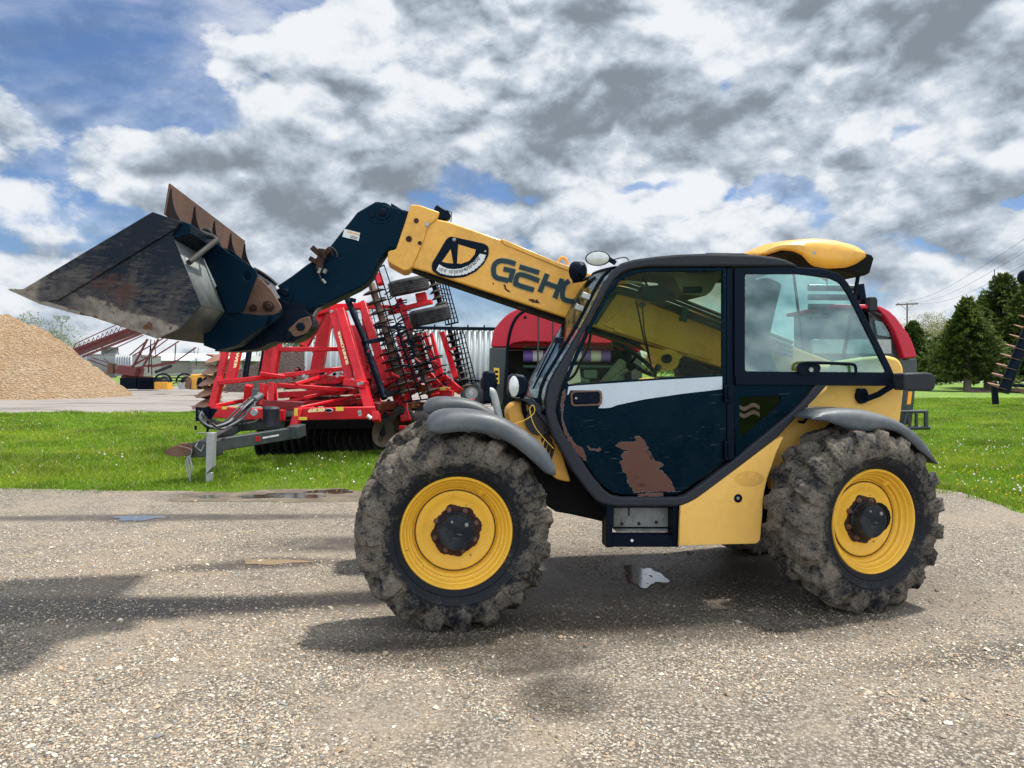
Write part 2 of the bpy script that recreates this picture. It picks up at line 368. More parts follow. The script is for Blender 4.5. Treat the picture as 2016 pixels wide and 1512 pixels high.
M = {
 'yellow': paint('yellow_paint', YEL, 0.38, dirt=(0.42, 0.22, 0.05), damt=0.55, dscale=2.6, rust=(0.13, 0.05, 0.02), ramt=0.07, rscale=11, coat=0.15, scratch=0.10),
 'yellow_rim': paint('yellow_rim_paint', (0.78, 0.43, 0.03), 0.42, dirt=(0.50, 0.26, 0.04), damt=0.30, dscale=3, rust=(0.10, 0.04, 0.02), ramt=0.215, rscale=9),
 'yellow_pale': paint('faded_yellow_paint', (0.80, 0.47, 0.105), 0.5, dirt=(0.62, 0.36, 0.07), damt=0.5, dscale=1.6, rust=(0.2, 0.09, 0.03), ramt=0.09, rscale=14, scratch=0.25),
 'navy': paint('navy_paint', NAVY, 0.38, dirt=(0.004, 0.011, 0.018), damt=0.6, dscale=3, rust=(0.03, 0.015, 0.012), ramt=0.04, rscale=8, spec=0.16, tint=(0.25, 0.65, 1.0), scratch=0.10),
 'door': paint('navy_door_paint', (0.0002, 0.0030, 0.0080), 0.20, dirt=(0.004, 0.009, 0.013), damt=0.7, dscale=2.5, spec=0.15, tint=(0.2, 0.6, 1.0), scratch=0.30, bmp=0.04),
 'bucket': paint('worn_bucket_steel', (0.008, 0.014, 0.026), 0.45, dirt=(0.095, 0.080, 0.068), damt=0.8, dscale=2.4, rust=(0.085, 0.040, 0.028), ramt=0.34, rscale=2.6, bmp=0.4, scratch=0.30, spec=0.25),
 'bucket_edge': paint('scraped_steel_edge', (0.20, 0.18, 0.155), 0.6, 0.0, dirt=(0.12, 0.09, 0.065), damt=0.8, dscale=6, rust=(0.13, 0.055, 0.025), ramt=0.26, rscale=7, bmp=0.5),
 'bucket_back': paint('grey_bucket_back', (0.10, 0.108, 0.105), 0.5, dirt=(0.05, 0.048, 0.042), damt=0.8, dscale=4, rust=(0.07, 0.04, 0.025), ramt=0.12, bmp=0.3),
 'rustplate': paint('rusty_brown_steel', (0.150, 0.078, 0.050), 0.75, dirt=(0.065, 0.038, 0.028), damt=0.7, dscale=5, rust=(0.045, 0.03, 0.026), ramt=0.2, bmp=0.5),
 'rust': paint('rust', (0.040, 0.014, 0.008), 0.85, dirt=(0.014, 0.008, 0.007), damt=0.7, dscale=9, bmp=0.6),
 'rustwear': paint('bare_rusted_door_metal', (0.085, 0.022, 0.012), 0.6, dirt=(0.10, 0.062, 0.045), damt=0.8, dscale=6, rust=(0.055, 0.018, 0.012), ramt=0.3, rscale=9, bmp=0.3),
 'greyplastic': paint('weathered_grey_plastic', (0.050, 0.060, 0.070), 0.48, dirt=(0.16, 0.165, 0.165), damt=0.5, dscale=3, bmp=0.1, scratch=0.2),
 'pillar': paint('charcoal_cab_frame', (0.013, 0.016, 0.024), 0.55, dirt=(0.034, 0.036, 0.040), damt=0.4, dscale=2.6, bmp=0.15, scratch=0.12, spec=0.3),
 'black': paint('black_paint', (0.001, 0.002, 0.006), 0.4, dirt=(0.005, 0.007, 0.010), damt=0.5, dscale=5, spec=0.18, tint=(0.4, 0.65, 1.0)),
 'blackmatt': paint('black_matt', (0.012, 0.012, 0.013), 0.7, dirt=(0.05, 0.045, 0.04), damt=0.4, dscale=6, bmp=0.3),
 'chassis': paint('oily_black_chassis', (0.004, 0.004, 0.005), 0.7, dirt=(0.014, 0.012, 0.010), damt=0.5, dscale=6, bmp=0.4, spec=0.15),
 'white': paint('pale_blue_white_paint', (0.46, 0.53, 0.60), 0.35, dirt=(0.4, 0.4, 0.4), damt=0.25, dscale=6, bmp=0.05),
 'whitedecal': flat('white_decal', (0.62, 0.63, 0.62), 0.45),
 'yellowdecal': flat('yellow_decal', (0.80, 0.52, 0.06), 0.4),
 'cream': flat('cream_lettering', (0.85, 0.72, 0.38), 0.4),
 'amber': flat('amber_reflector', (0.85, 0.35, 0.02), 0.3),
 'steel': paint('bare_steel', (0.30, 0.30, 0.29), 0.35, 0.8, dirt=(0.10, 0.08, 0.06), damt=0.5, dscale=8),
 'galv': paint('galvanised_steel', (0.36, 0.37, 0.37), 0.45, 0.4, dirt=(0.22, 0.21, 0.19), damt=0.5, dscale=6),
 'hubcap': paint('scratched_hub_cap', (0.003, 0.006, 0.013), 0.4, dirt=(0.045, 0.048, 0.05), damt=0.7, dscale=9, spec=0.2, scratch=0.9, bmp=0.3),
 'lens': paint('lamp_lens', (0.60, 0.62, 0.60), 0.12, 0.2, dirt=(0.3, 0.3, 0.28), damt=0.5, dscale=30, coat=1.0, bmp=0.6),
 'red': paint('bright_red_paint', (0.58, 0.004, 0.014), 0.33, dirt=(0.24, 0.004, 0.010), damt=0.7, dscale=1.6, spec=0.35, bmp=0.03),
 'darkred': paint('deep_red_paint', (0.17, 0.003, 0.008), 0.4, dirt=(0.10, 0.02, 0.015), damt=0.5, dscale=2, bmp=0.05),
 'balerred': paint('baler_red_panel', (0.50, 0.006, 0.030), 0.33, dirt=(0.34, 0.008, 0.03), damt=0.3, dscale=1.0, spec=0.45, bmp=0.02),
 'balerdark': paint('baler_dark_panel', (0.012, 0.022, 0.027), 0.35, dirt=(0.04, 0.05, 0.05), damt=0.3, dscale=3, coat=0.3),
 'maroon': paint('oxide_red_paint', (0.145, 0.028, 0.030), 0.6, dirt=(0.08, 0.03, 0.025), damt=0.5, dscale=1.2),
 'disc': paint('rusty_disc_blade', (0.33, 0.165, 0.11), 0.6, 0.2, dirt=(0.12, 0.08, 0.06), damt=0.5, dscale=5, rust=(0.14, 0.06, 0.03), ramt=0.15),
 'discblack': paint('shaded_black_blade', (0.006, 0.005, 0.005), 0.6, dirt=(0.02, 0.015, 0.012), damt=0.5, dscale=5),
 'discdark': paint('dark_brown_blade', (0.026, 0.018, 0.015), 0.6, 0.2, dirt=(0.075, 0.05, 0.036), damt=0.5, dscale=5),
 'tonguegrey': paint('charcoal_hitch_paint', (0.022, 0.032, 0.038), 0.45, dirt=(0.12, 0.12, 0.11), damt=0.3, dscale=3),
 'glass': glass('door_glass', (0.84, 0.92, 0.72), 0.0, k=0.10),
 'glass_dark': glass('tinted_quarter_glass', (0.10, 0.15, 0.12), 0.1, k=0.1),
 'glass_rear': glass('rear_side_glass', (0.50, 0.72, 0.68), 0.8),
 'glass_front': glass('windscreen_glass', (0.74, 0.80, 0.80), 0.6),
 'seat': paint('grey_seat_fabric', (0.10, 0.11, 0.12), 0.8, dirt=(0.18, 0.18, 0.18), damt=0.4, dscale=8),
 'liner': paint('grey_roof_liner', (0.09, 0.09, 0.085), 0.8, dirt=(0.14, 0.13, 0.12), damt=0.4, dscale=8),
 'pipe': paint('hydraulic_pipe', (0.035, 0.075, 0.075), 0.35, 0.4, dirt=(0.08, 0.08, 0.07), damt=0.4, dscale=7),
 'hose': flat('black_rubber_hose', (0.012, 0.012, 0.013), 0.45),
 'greyhose': flat('grey_hose', (0.20, 0.21, 0.23), 0.45),
 'brown_wood': paint('pole_wood', (0.16, 0.13, 0.11), 0.8),
}
# ---- muddy tyre rubber
def tyre_mat(name, mud, amt, dark=(0.008, 0.010, 0.014), sc=5.0):
    m, b, out = newmat(name); t = nd('ShaderNodeTexCoord'); v = t.outputs['Object']
    n1 = mnoise(v, sc, 12, 0.74, 0.5); n2 = mnoise(v, sc*8, 9, 0.78, 0.2); n3 = mnoise(v, sc*26, 5, 0.8)
    s = nd('ShaderNodeSeparateXYZ'); Lk.new(v, s.inputs[0])
    rad = mth('SQRT', mth('ADD', mth('MULTIPLY', s.outputs[0], s.outputs[0]), mth('MULTIPLY', s.outputs[2], s.outputs[2])))
    band = mrange(rad, 0.36, 0.50)                       # mud cakes the shoulder and tread, the wall by the rim stays black
    f = mth('ADD', mth('MULTIPLY', n1, 0.5), mth('MULTIPLY', n2, 0.5))
    f = mth('ADD', f, mth('MULTIPLY', mth('SUBTRACT', band, 0.55), 0.11))
    f = mth('MULTIPLY', mrange(f, 0.485, 0.570), amt)
    mc = mixc(mrange(n2, 0.40, 0.62), C4([x*1.35 for x in mud]), C4([x*0.36 for x in mud])); mc = mixc(mth('MULTIPLY', mrange(n3, 0.53, 0.64), 0.7), mc, (0.30, 0.275, 0.24, 1))
    c = mixc(f, C4(dark), mc)
    Lk.new(c, b.inputs['Base Color']); b.inputs['Specular IOR Level'].default_value = 0.2; Lk.new(mth('ADD', 0.6, mth('MULTIPLY', f, 0.4), clamp=True), b.inputs['Roughness'])
    h = mth('ADD', mth('MULTIPLY', n2, 0.6), mth('ADD', mth('MULTIPLY', n3, 0.25), mth('MULTIPLY', f, 0.5)))
    Lk.new(bump(h, 0.5, 0.007), b.inputs['Normal'])
    return m
M['tyre'] = tyre_mat('muddy_tyre_rubber', (0.170, 0.143, 0.112), 0.84)
M['tyreclean'] = tyre_mat('dusty_tyre_rubber', (0.10, 0.10, 0.095), 0.45, sc=4)
# ---- gravel
def gravel_mat(name, far=False):
    m, b, out = newmat(name); t = nd('ShaderNodeTexCoord'); v = t.outputs['Object']
    def voro(sc, rnd_=1.0):
        n = nd('ShaderNodeTexVoronoi'); n.feature = 'F1'; n.voronoi_dimensions = '3D'; Lk.new(v, n.inputs['Vector']); n.inputs['Scale'].default_value = sc
        n.inputs['Randomness'].default_value = rnd_; return n
    big = mnoise(v, 0.55, 5, 0.55, 0.4); mid = mnoise(v, 2.3, 7, 0.65, 0.5); fine = mnoise(v, 60, 4, 0.7)
    a = voro(56); c = voro(120)
    sa = nd('ShaderNodeSeparateColor'); Lk.new(a.outputs['Color'], sa.inputs[0])
    sc_ = nd('ShaderNodeSeparateColor'); Lk.new(c.outputs['Color'], sc_.inputs[0])
    def stones(s):
        r = nd('ShaderNodeValToRGB'); Lk.new(s.outputs[0], r.inputs[0]); E = r.color_ramp.elements
        E[0].position = 0.0; E[0].color = (0.12, 0.102, 0.078, 1); E[1].position = 1.0; E[1].color = (0.78, 0.70, 0.56, 1)
        for p, cc in ((0.25, (0.24, 0.205, 0.155, 1)), (0.5, (0.35, 0.30, 0.23, 1)), (0.75, (0.47, 0.405, 0.31, 1)), (0.9, (0.50, 0.47, 0.42, 1))):
            e = E.new(p); e.color = cc
        return r.outputs[0]
    soil = mixc(mid, (0.200, 0.155, 0.105, 1), (0.33, 0.265, 0.19, 1))
    col = mixc(mth('GREATER_THAN', sa.outputs[1], 0.55), stones(sc_), stones(sa))
    gap = mth('MAXIMUM', mrange(a.outputs['Distance'], 0.42, 0.62), mth('MULTIPLY', mrange(c.outputs['Distance'], 0.40, 0.62), 0.6))
    col = mixc(mth('MULTIPLY', gap, 0.8), col, (0.055, 0.043, 0.033, 1))
    # packed earth shows through where wheels have run
    pk = mrange(mth('ADD', mth('MULTIPLY', big, 0.55), mth('MULTIPLY', mid, 0.45)), 0.45, 0.58)
    pk = mth('MULTIPLY', pk, mrange(sa.outputs[2], 0.25, 0.75, 1.0, 0.45))
    col = mixc(mth('MULTIPLY', pk, 0.85), col, soil)
    tone = mnoise(v, 1.1, 4, 0.6, 0.8); col = mixc(mth('MULTIPLY', mrange(tone, 0.40, 0.62), 0.45), col, mixc(sa.outputs[0], (0.13, 0.105, 0.080, 1), (0.30, 0.265, 0.22, 1)))
    # damp earth by verge and puddles; below and before the machine also its painted shadow
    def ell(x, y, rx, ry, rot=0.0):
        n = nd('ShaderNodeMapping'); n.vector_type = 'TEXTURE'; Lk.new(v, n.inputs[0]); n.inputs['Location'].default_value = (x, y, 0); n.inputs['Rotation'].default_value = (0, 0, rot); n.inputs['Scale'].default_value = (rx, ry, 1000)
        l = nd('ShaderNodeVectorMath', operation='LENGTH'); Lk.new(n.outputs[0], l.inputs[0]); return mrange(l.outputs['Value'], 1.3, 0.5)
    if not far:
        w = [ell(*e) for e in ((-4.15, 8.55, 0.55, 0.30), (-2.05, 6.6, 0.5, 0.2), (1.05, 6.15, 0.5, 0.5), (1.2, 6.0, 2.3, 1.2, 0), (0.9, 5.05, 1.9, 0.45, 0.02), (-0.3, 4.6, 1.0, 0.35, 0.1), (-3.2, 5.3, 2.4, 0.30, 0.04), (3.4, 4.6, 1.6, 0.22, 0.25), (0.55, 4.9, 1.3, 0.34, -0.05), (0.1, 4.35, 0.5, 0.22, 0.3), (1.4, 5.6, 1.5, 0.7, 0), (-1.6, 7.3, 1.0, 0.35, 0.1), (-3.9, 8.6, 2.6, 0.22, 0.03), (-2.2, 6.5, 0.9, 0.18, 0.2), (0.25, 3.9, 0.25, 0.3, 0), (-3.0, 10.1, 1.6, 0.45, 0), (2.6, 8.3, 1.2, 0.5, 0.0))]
        wet_shade = w[0]
        for q in w[1:]: wet_shade = mth('MAXIMUM', wet_shade, q)
        wet_shade = mth('MULTIPLY', wet_shade, mth('ADD', 0.35, mth('MULTIPLY', 0.65, mrange(mth('ADD', mth('MULTIPLY', mid, 0.6), mth('MULTIPLY', big, 0.4)), 0.36, 0.52))))
    else: wet_shade = mrange(mnoise(v, 0.35, 6, 0.6, 1.0), 0.56, 0.66)
    col = mixc(mth('MULTIPLY', wet_shade, 0.88), col, (0.042, 0.032, 0.022, 1))
    Lk.new(col, b.inputs['Base Color'])
    Lk.new(mth('SUBTRACT', 0.88, mth('MULTIPLY', wet_shade, 0.45)), b.inputs['Roughness'])
    h = mth('SUBTRACT', 1.0, mth('MULTIPLY', a.outputs['Distance'], 1.2)); h2 = mth('SUBTRACT', 1.0, c.outputs['Distance'])
    hh = mth('ADD', mth('MULTIPLY', h, 0.75), mth('MULTIPLY', h2, 0.4)); hh = mth('MULTIPLY', hh, mth('SUBTRACT', 1.0, mth('MULTIPLY', pk, 0.7)))
    hh = mth('ADD', hh, mth('MULTIPLY', fine, 0.25))
    Lk.new(bump(hh, 0.9, 0.014, bump(mid, 0.5, 0.08)), b.inputs['Normal'])
    return m
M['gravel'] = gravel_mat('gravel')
def lot_mat():
    m, b, out = newmat('worn_gravel_lot'); t = nd('ShaderNodeTexCoord'); mp = nd('ShaderNodeMapping'); Lk.new(t.outputs['Object'], mp.inputs[0]); mp.inputs['Scale'].default_value = (0.25, 1, 1)
    a = mnoise(mp.outputs[0], 0.6, 10, 0.65, 1.2); c2 = mnoise(t.outputs['Object'], 14, 4, 0.7)
    c = mixc(mrange(a, 0.50, 0.62), (0.235, 0.21, 0.19, 1), (0.060, 0.043, 0.036, 1)); c = mixc(mth('MULTIPLY', c2, 0.5), c, (0.27, 0.245, 0.225, 1))
    Lk.new(c, b.inputs['Base Color']); b.inputs['Roughness'].default_value = 0.85; Lk.new(bump(a, 0.5, 0.2), b.inputs['Normal']); return m
M['lot'] = lot_mat()
def lawn_mat():
    m, b, out = newmat('lawn_turf'); t = nd('ShaderNodeTexCoord'); v = t.outputs['Object']
    a = mnoise(v, 0.35, 6, 0.6, 0.6); c2 = mnoise(v, 3.0, 8, 0.7); f = mnoise(v, 45, 4, 0.8)
    c = mixc(mrange(a, 0.4, 0.62), (0.115, 0.22, 0.008, 1), (0.18, 0.31, 0.012, 1)); c = mixc(mrange(c2, 0.5, 0.8), c, (0.05, 0.11, 0.016, 1))
    c = mixc(mth('MULTIPLY', mrange(f, 0.4, 0.7), 0.6), c, (0.030, 0.065, 0.010, 1))
    d = mrange(mnoise(v, 150, 2, 0.5), 0.70, 0.74)
    Lk.new(c, b.inputs['Base Color']); b.inputs['Roughness'].default_value = 0.8; Lk.new(bump(f, 0.8, 0.05), b.inputs['Normal']); return m
M['lawn'] = lawn_mat()
def attr_mat(name, rough=0.7, trans=0.0, bm=0):
    m, b, out = newmat(name); a = nd('ShaderNodeAttribute'); a.attribute_name = 'Col'; Lk.new(a.outputs['Color'], b.inputs['Base Color']); b.inputs['Roughness'].default_value = rough
    b.inputs['Specular IOR Level'].default_value = 0.25
    if bm: t = nd('ShaderNodeTexCoord'); Lk.new(bump(mnoise(t.outputs['Object'], 80, 3, 0.6), bm, 0.01), b.inputs['Normal'])
    if trans:
        tl = nd('ShaderNodeBsdfTranslucent'); Lk.new(a.outputs['Color'], tl.inputs[0]); mx = nd('ShaderNodeMixShader'); mx.inputs[0].default_value = trans
        Lk.new(b.outputs[0], mx.inputs[1]); Lk.new(tl.outputs[0], mx.inputs[2]); Lk.new(mx.outputs[0], out.inputs[0])
    return m
M['blade'] = attr_mat('grass_blades', 0.55, 0.35); M['stone'] = attr_mat('loose_stones', 0.8, bm=0.3); M['needle'] = attr_mat('spruce_needles', 0.7, 0.3); M['leaf'] = attr_mat('leaves', 0.6, 0.3)
M['flower'] = attr_mat('flower_heads', 0.8)
m, b, out = newmat('puddle_water'); b.inputs['Base Color'].default_value = (0.085, 0.060, 0.038, 1); b.inputs['Roughness'].default_value = 0.10; b.inputs['Coat Roughness'].default_value = 0.08; b.inputs['IOR'].default_value = 1.6; b.inputs['Coat Weight'].default_value = 1.0
t_ = nd('ShaderNodeTexCoord'); Lk.new(bump(mnoise(t_.outputs['Object'], 6, 3, 0.5), 0.05, 0.01), b.inputs['Normal'])
M['puddle'] = m
m, b, out = newmat('muddy_puddle_water'); b.inputs['Base Color'].default_value = (0.23, 0.17, 0.10, 1); b.inputs['Roughness'].default_value = 0.25; b.inputs['IOR'].default_value = 1.2; M['mudwater'] = m

def np_mesh(name, verts, faces, mat, col=None, smooth=False):
    """verts (n,3), faces (m,k) with one k; col per vertex (n,3)"""
    me = bpy.data.meshes.new(name); verts = np.asarray(verts, np.float32); faces = np.asarray(faces, np.int32); k = faces.shape[1]
    me.vertices.add(len(verts)); me.vertices.foreach_set('co', verts.ravel())
    me.loops.add(faces.size); me.loops.foreach_set('vertex_index', faces.ravel())
    me.polygons.add(len(faces)); me.polygons.foreach_set('loop_start', np.arange(len(faces), dtype=np.int32)*k)
    if smooth: me.polygons.foreach_set('use_smooth', np.ones(len(faces), bool))
    me.update(calc_edges=True)
    if col is not None:
        a = me.color_attributes.new('Col', 'FLOAT_COLOR', 'POINT'); c = np.ones((len(verts), 4), np.float32); c[:, :3] = col; a.data.foreach_set('color', c.ravel())
    me.materials.append(mat); o = bpy.data.objects.new(name, me); COL.objects.link(o); return o
def struct(o, kind='structure'): o['kind'] = kind; return o
# ------------------------------------------------------------------ ground
g = MB(); g.add([(-1500, -60, -0.03), (1500, -60, -0.03), (1500, 2500, -0.03), (-1500, 2500, -0.03)], [(0, 1, 2, 3)])
def field_mat():
    m, b, out = newmat('far_field_grass'); t = nd('ShaderNodeTexCoord'); a = mnoise(t.outputs['Object'], 0.05, 6, 0.6)
    Lk.new(mixc(a, (0.09, 0.17, 0.02, 1), (0.14, 0.20, 0.035, 1)), b.inputs['Base Color']); b.inputs['Roughness'].default_value = 0.9; return m
struct(single('ground', g, field_mat()))
def wob(x, y, k=1.0):
    return k*(0.5*math.sin(x*0.9+y*0.3)+0.3*math.sin(x*2.3-y*1.1+1)+0.2*math.sin(x*5.1+y*4.3+2)+0.15*math.sin(x*11+y*7))
def edge_poly(pts, step=0.15, amp=0.12):
    out = []
    for i in range(len(pts)):
        a = Vector(pts[i]); b_ = Vector(pts[(i+1) % len(pts)]); n = max(1, int((b_-a).length/step)); pr = Vector((-(b_-a).y, (b_-a).x)).normalized()
        for k in range(n):
            p = a+(b_-a)*k/n; q = p+pr*wob(p.x, p.y, amp); out.append((q.x, q.y))
    return out
def sheet(name, poly, z, mat):
    vs, fs = [], []
    mb = plate([poly], 0, 0.0001); 
    # plate() works in (u,z): turn it flat
    flat_v = [(x, y, z) for x, _, y in mb.v]
    keep = MB(); seen = [f for f in mb.f if len(set(round(mb.v[i][1], 5) for i in f)) == 1 and mb.v[f[0]][1] > 0.00005]
    keep.add(flat_v, seen); return struct(single(name, keep, mat))
sheet('lawn', edge_poly([(-90, -20), (90, -20), (90, 100), (9.5, 95), (9, 45), (-12, 28.4), (-90, 29.5)], 0.6, 0.25), -0.018, M['lawn'])
GRAV = [(-40, -15), (7.5, -15), (7.2, 4), (6.15, 7), (5.9, 9.0), (6.1, 10.4), (5.7, 11.1), (4, 11.2), (1.5, 10.6), (-0.5, 9.9), (-2, 9.75), (-4.15, 10.35), (-7.1, 10.7), (-40, 11.5)]
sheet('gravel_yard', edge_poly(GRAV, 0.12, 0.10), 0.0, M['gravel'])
sheet('gravel_lot', edge_poly([(-120, 29.2), (-12, 28.7), (6, 30), (8, 75), (-30, 78), (-140, 80)], 0.5, 0.4), -0.010, M['lot'])
sheet('road', [(8, 96), (160, 108), (160, 118), (8, 104)], -0.005, paint('pale_road', (0.42, 0.40, 0.38), 0.8))
for i, (x, y, rx, ry) in enumerate(((-4.15, 8.55, 0.26, 0.15), (-2.05, 6.6, 0.27, 0.09), (1.05, 6.15, 0.15, 0.30), (-3.0, 10.05, 0.55, 0.20), (-2.45, 10.4, 0.32, 0.17), (-3.95, 10.0, 0.17, 0.13))):
    P = []
    for k in range(48):
        a = k/48*2*math.pi; r = 1+0.18*math.sin(3*a+i)+0.12*math.sin(5*a+2*i)+0.08*math.sin(9*a+i*3); P.append((x+rx*r*math.cos(a), y+ry*r*math.sin(a)))
    q = MB(); q.add([(px, py, 0.005) for px, py in P], [tuple(range(48))])
    struct(single('puddle', q, M['mudwater' if i == 1 else 'puddle']))
P = edge_poly([(-4.3, 9.7), (-2.9, 9.55), (-1.9, 9.6), (-1.9, 10.3), (-2.4, 10.75), (-3.2, 10.7), (-3.7, 10.35), (-4.3, 10.35)], 0.1, 0.12)
sheet('mud_patch', P, 0.003, paint('wet_mud', (0.10, 0.075, 0.05), 0.55, dirt=(0.20, 0.17, 0.12), damt=0.7, dscale=3, bmp=0.6))
# ------------------------------------------------------------------ loose stones
def inpoly(x, y, poly):
    c = np.zeros(len(x), bool); n = len(poly); j = n-1
    for i in range(n):
        xi, yi = poly[i]; xj, yj = poly[j]
        c ^= ((yi > y) != (yj > y)) & (x < (xj-xi)*(y-yi)/(yj-yi+1e-9)+xi); j = i
    return c
def vnoise(x, y, s):
    r = np.zeros_like(x)
    for k in range(5):
        f = s*1.9**k; ph = k*1.7; r += (np.sin(x*f+ph+1.3*np.sin(y*f*0.7+ph))*np.cos(y*f*1.1-ph+1.1*np.sin(x*f*0.6)))/1.6**k
    return r
def stones(n, ymin, ymax, smin, smax, power):
    t = rng.random(n); Y = ymin*(ymax/ymin)**t if power else ymin+(ymax-ymin)*t
    X = (rng.random(n)*2-1)*(Y*0.70+0.2)
    ok = inpoly(X, Y, GRAV) & (vnoise(X, Y, 0.95)+0.35*vnoise(X, Y, 3.1)+rng.normal(0, 0.40, n) > 0.02); X, Y = X[ok], Y[ok]; n = len(X)
    base = np.array([(1,0,0),(0,1,0),(-1,0,0),(0,-1,0),(0,0,1),(0,0,-1),(.7,.7,.05),(-.7,.7,.05),(-.7,-.7,.05),(.7,-.7,.05),(.6,0,.68),(0,.6,.68),(-.6,0,.68),(0,-.6,.68)])
    F = np.array([(0,6,10),(6,1,11),(6,11,10),(1,7,11),(7,2,12),(7,12,11),(2,8,12),(8,3,13),(8,13,12),(3,9,13),(9,0,10),(9,10,13),(10,11,4),(11,12,4),(12,13,4),(13,10,4)])
    s = smin*(smax/smin)**(rng.random(n)**2.2); ang = rng.random(n)*6.28
    V = base[None]*(1+rng.normal(0, 0.13, (n, 14, 1)))
    V = V*np.stack([s*(0.8+0.5*rng.random(n)), s*(0.6+0.4*rng.random(n)), s*(0.4+0.3*rng.random(n))], 1)[:, None]
    x = V[..., 0]*np.cos(ang)[:, None]-V[..., 1]*np.sin(ang)[:, None]; y = V[..., 0]*np.sin(ang)[:, None]+V[..., 1]*np.cos(ang)[:, None]
    tilt = rng.normal(0, .25, n)[:, None]; z = V[..., 2]+x*tilt
    P = np.stack([x+X[:, None], y+Y[:, None], z+s[:, None]*0.12+0.001], -1)
    fac = (F[None]+(np.arange(n)*14)[:, None, None]).reshape(-1, 3)
    pal = np.array([(.33,.29,.245),(.44,.40,.34),(.24,.21,.18),(.13,.115,.10),(.32,.255,.19),(.55,.51,.45),(.22,.225,.235),(.36,.27,.20)])
    c = pal[rng.integers(0, 8, n)]*np.array([1.28, 1.22, 1.10])*(0.6+0.55*rng.random((n, 1)))
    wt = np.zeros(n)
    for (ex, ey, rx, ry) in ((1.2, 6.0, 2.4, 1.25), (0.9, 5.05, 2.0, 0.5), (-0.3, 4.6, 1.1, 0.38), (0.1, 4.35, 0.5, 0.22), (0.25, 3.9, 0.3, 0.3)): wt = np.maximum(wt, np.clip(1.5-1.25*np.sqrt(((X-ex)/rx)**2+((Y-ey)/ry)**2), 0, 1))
    c = c*(1-0.66*wt[:, None])  # stones under the machine darkened to match: damp plus its painted shadow
    return P.reshape(-1, 3), fac, np.repeat(c, 14, 0)
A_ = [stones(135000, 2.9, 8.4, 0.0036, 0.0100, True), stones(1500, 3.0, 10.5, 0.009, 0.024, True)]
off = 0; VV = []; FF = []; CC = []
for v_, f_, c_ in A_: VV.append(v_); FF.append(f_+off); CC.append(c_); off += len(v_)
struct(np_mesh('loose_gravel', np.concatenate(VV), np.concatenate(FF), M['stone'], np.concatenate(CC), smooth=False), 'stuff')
# ------------------------------------------------------------------ grass blades and dandelions
PUD = [(-3.35, 9.95, 0.75, 0.28), (-2.6, 10.3, 0.62, 0.38)]
def grass(n, regions):
    Xs, Ys = [], []
    for (a0, a1, y0, y1, w) in regions:
        k = int(n*w); t = rng.random(k); Y = y0*(y1/y0)**t; a = a0+(a1-a0)*rng.random(k); Xs.append(a*Y); Ys.append(Y)
    X = np.concatenate(Xs); Y = np.concatenate(Ys)
    jit = rng.exponential(0.16, len(X)); EP = edge_poly(GRAV, 0.12, 0.10)
    ok = ~inpoly(X-np.where(X > 5, jit, 0), Y+jit, EP) | ((vnoise(X, Y, 2.2) > 0.9) & (Y > 8.6) & (X > -4) & (rng.random(len(X)) < 0.35))
    ok |= (vnoise(X, Y, 3.1) > 1.15) & (Y > 9.4) & (rng.random(len(X)) < 0.3)
    for (x, y, rx, ry) in PUD: ok &= ((X-x)/rx)**2+((Y-y)/ry)**2 > 1+0.5*rng.random(len(X))
    X, Y = X[ok], Y[ok]; n = len(X)
    cl = vnoise(X, Y, 1.3); edge = np.clip((Y-9.9)/2.5, 0.22, 1.0); edge = np.where(X > 4, np.clip((Y-7)/6, 0.3, 0.8), edge)
    h = (0.055+0.085*rng.random(n))*(1+0.45*np.clip(cl, -1, 1.6))*edge*np.where(Y > 18, 0.8, 1.0); h = np.maximum(h, 0.02)
    w = (0.0035+0.004*rng.random(n))*np.clip(Y/11, 1, 3.2); ang = rng.random(n)*6.28; ln = rng.normal(0, 0.4, n)*h; ln2 = ln*2.2+rng.normal(0, .3, n)*h; la = rng.random(n)*6.28
    dx, dy = np.cos(ang)*w, np.sin(ang)*w; lx, ly = np.cos(la), np.sin(la); z0 = -0.02
    V = np.zeros((n, 5, 3))
    V[:, 0] = np.stack([X-dx, Y-dy, X*0+z0], 1); V[:, 1] = np.stack([X+dx, Y+dy, X*0+z0], 1)
    V[:, 2] = np.stack([X-dx*.8+lx*ln*.5, Y-dy*.8+ly*ln*.5, z0+h*.6], 1); V[:, 3] = np.stack([X+dx*.8+lx*ln*.5, Y+dy*.8+ly*ln*.5, z0+h*.6], 1)
    V[:, 4] = np.stack([X+lx*ln2*.6, Y+ly*ln2*.6, z0+h], 1)
    i = np.arange(n)*5
    F = np.concatenate([np.stack([i, i+1, i+3], 1), np.stack([i, i+3, i+2], 1), np.stack([i+2, i+3, i+4], 1)])
    r = rng.random((n, 1)); c = np.array([.125, .245, .014])*(1-r)+np.array([.25, .40, .028])*r
    yel = np.clip(vnoise(X, Y, 0.9)[:, None]*0.6+rng.normal(0, .28, (n, 1)), 0, 1); c = c*(1-yel*.6)+np.array([.42, .46, .04])*yel*.6
    dk = np.clip(cl[:, None]*0.5, 0, .6); c = c*(1-dk*0.55)
    dead = rng.random(n) < 0.07; c[dead] = (0.40, 0.34, 0.17)
    return V.reshape(-1, 3), F, np.repeat(c, 5, 0)
v_, f_, c_ = grass(400000, [(-0.72, 0.05, 9.4, 29.5, 0.62), (0.50, 0.72, 8.2, 45, 0.24), (0.0, 0.52, 10.2, 24, 0.14)])
struct(np_mesh('grass', v_, f_, M['blade'], c_), 'stuff')
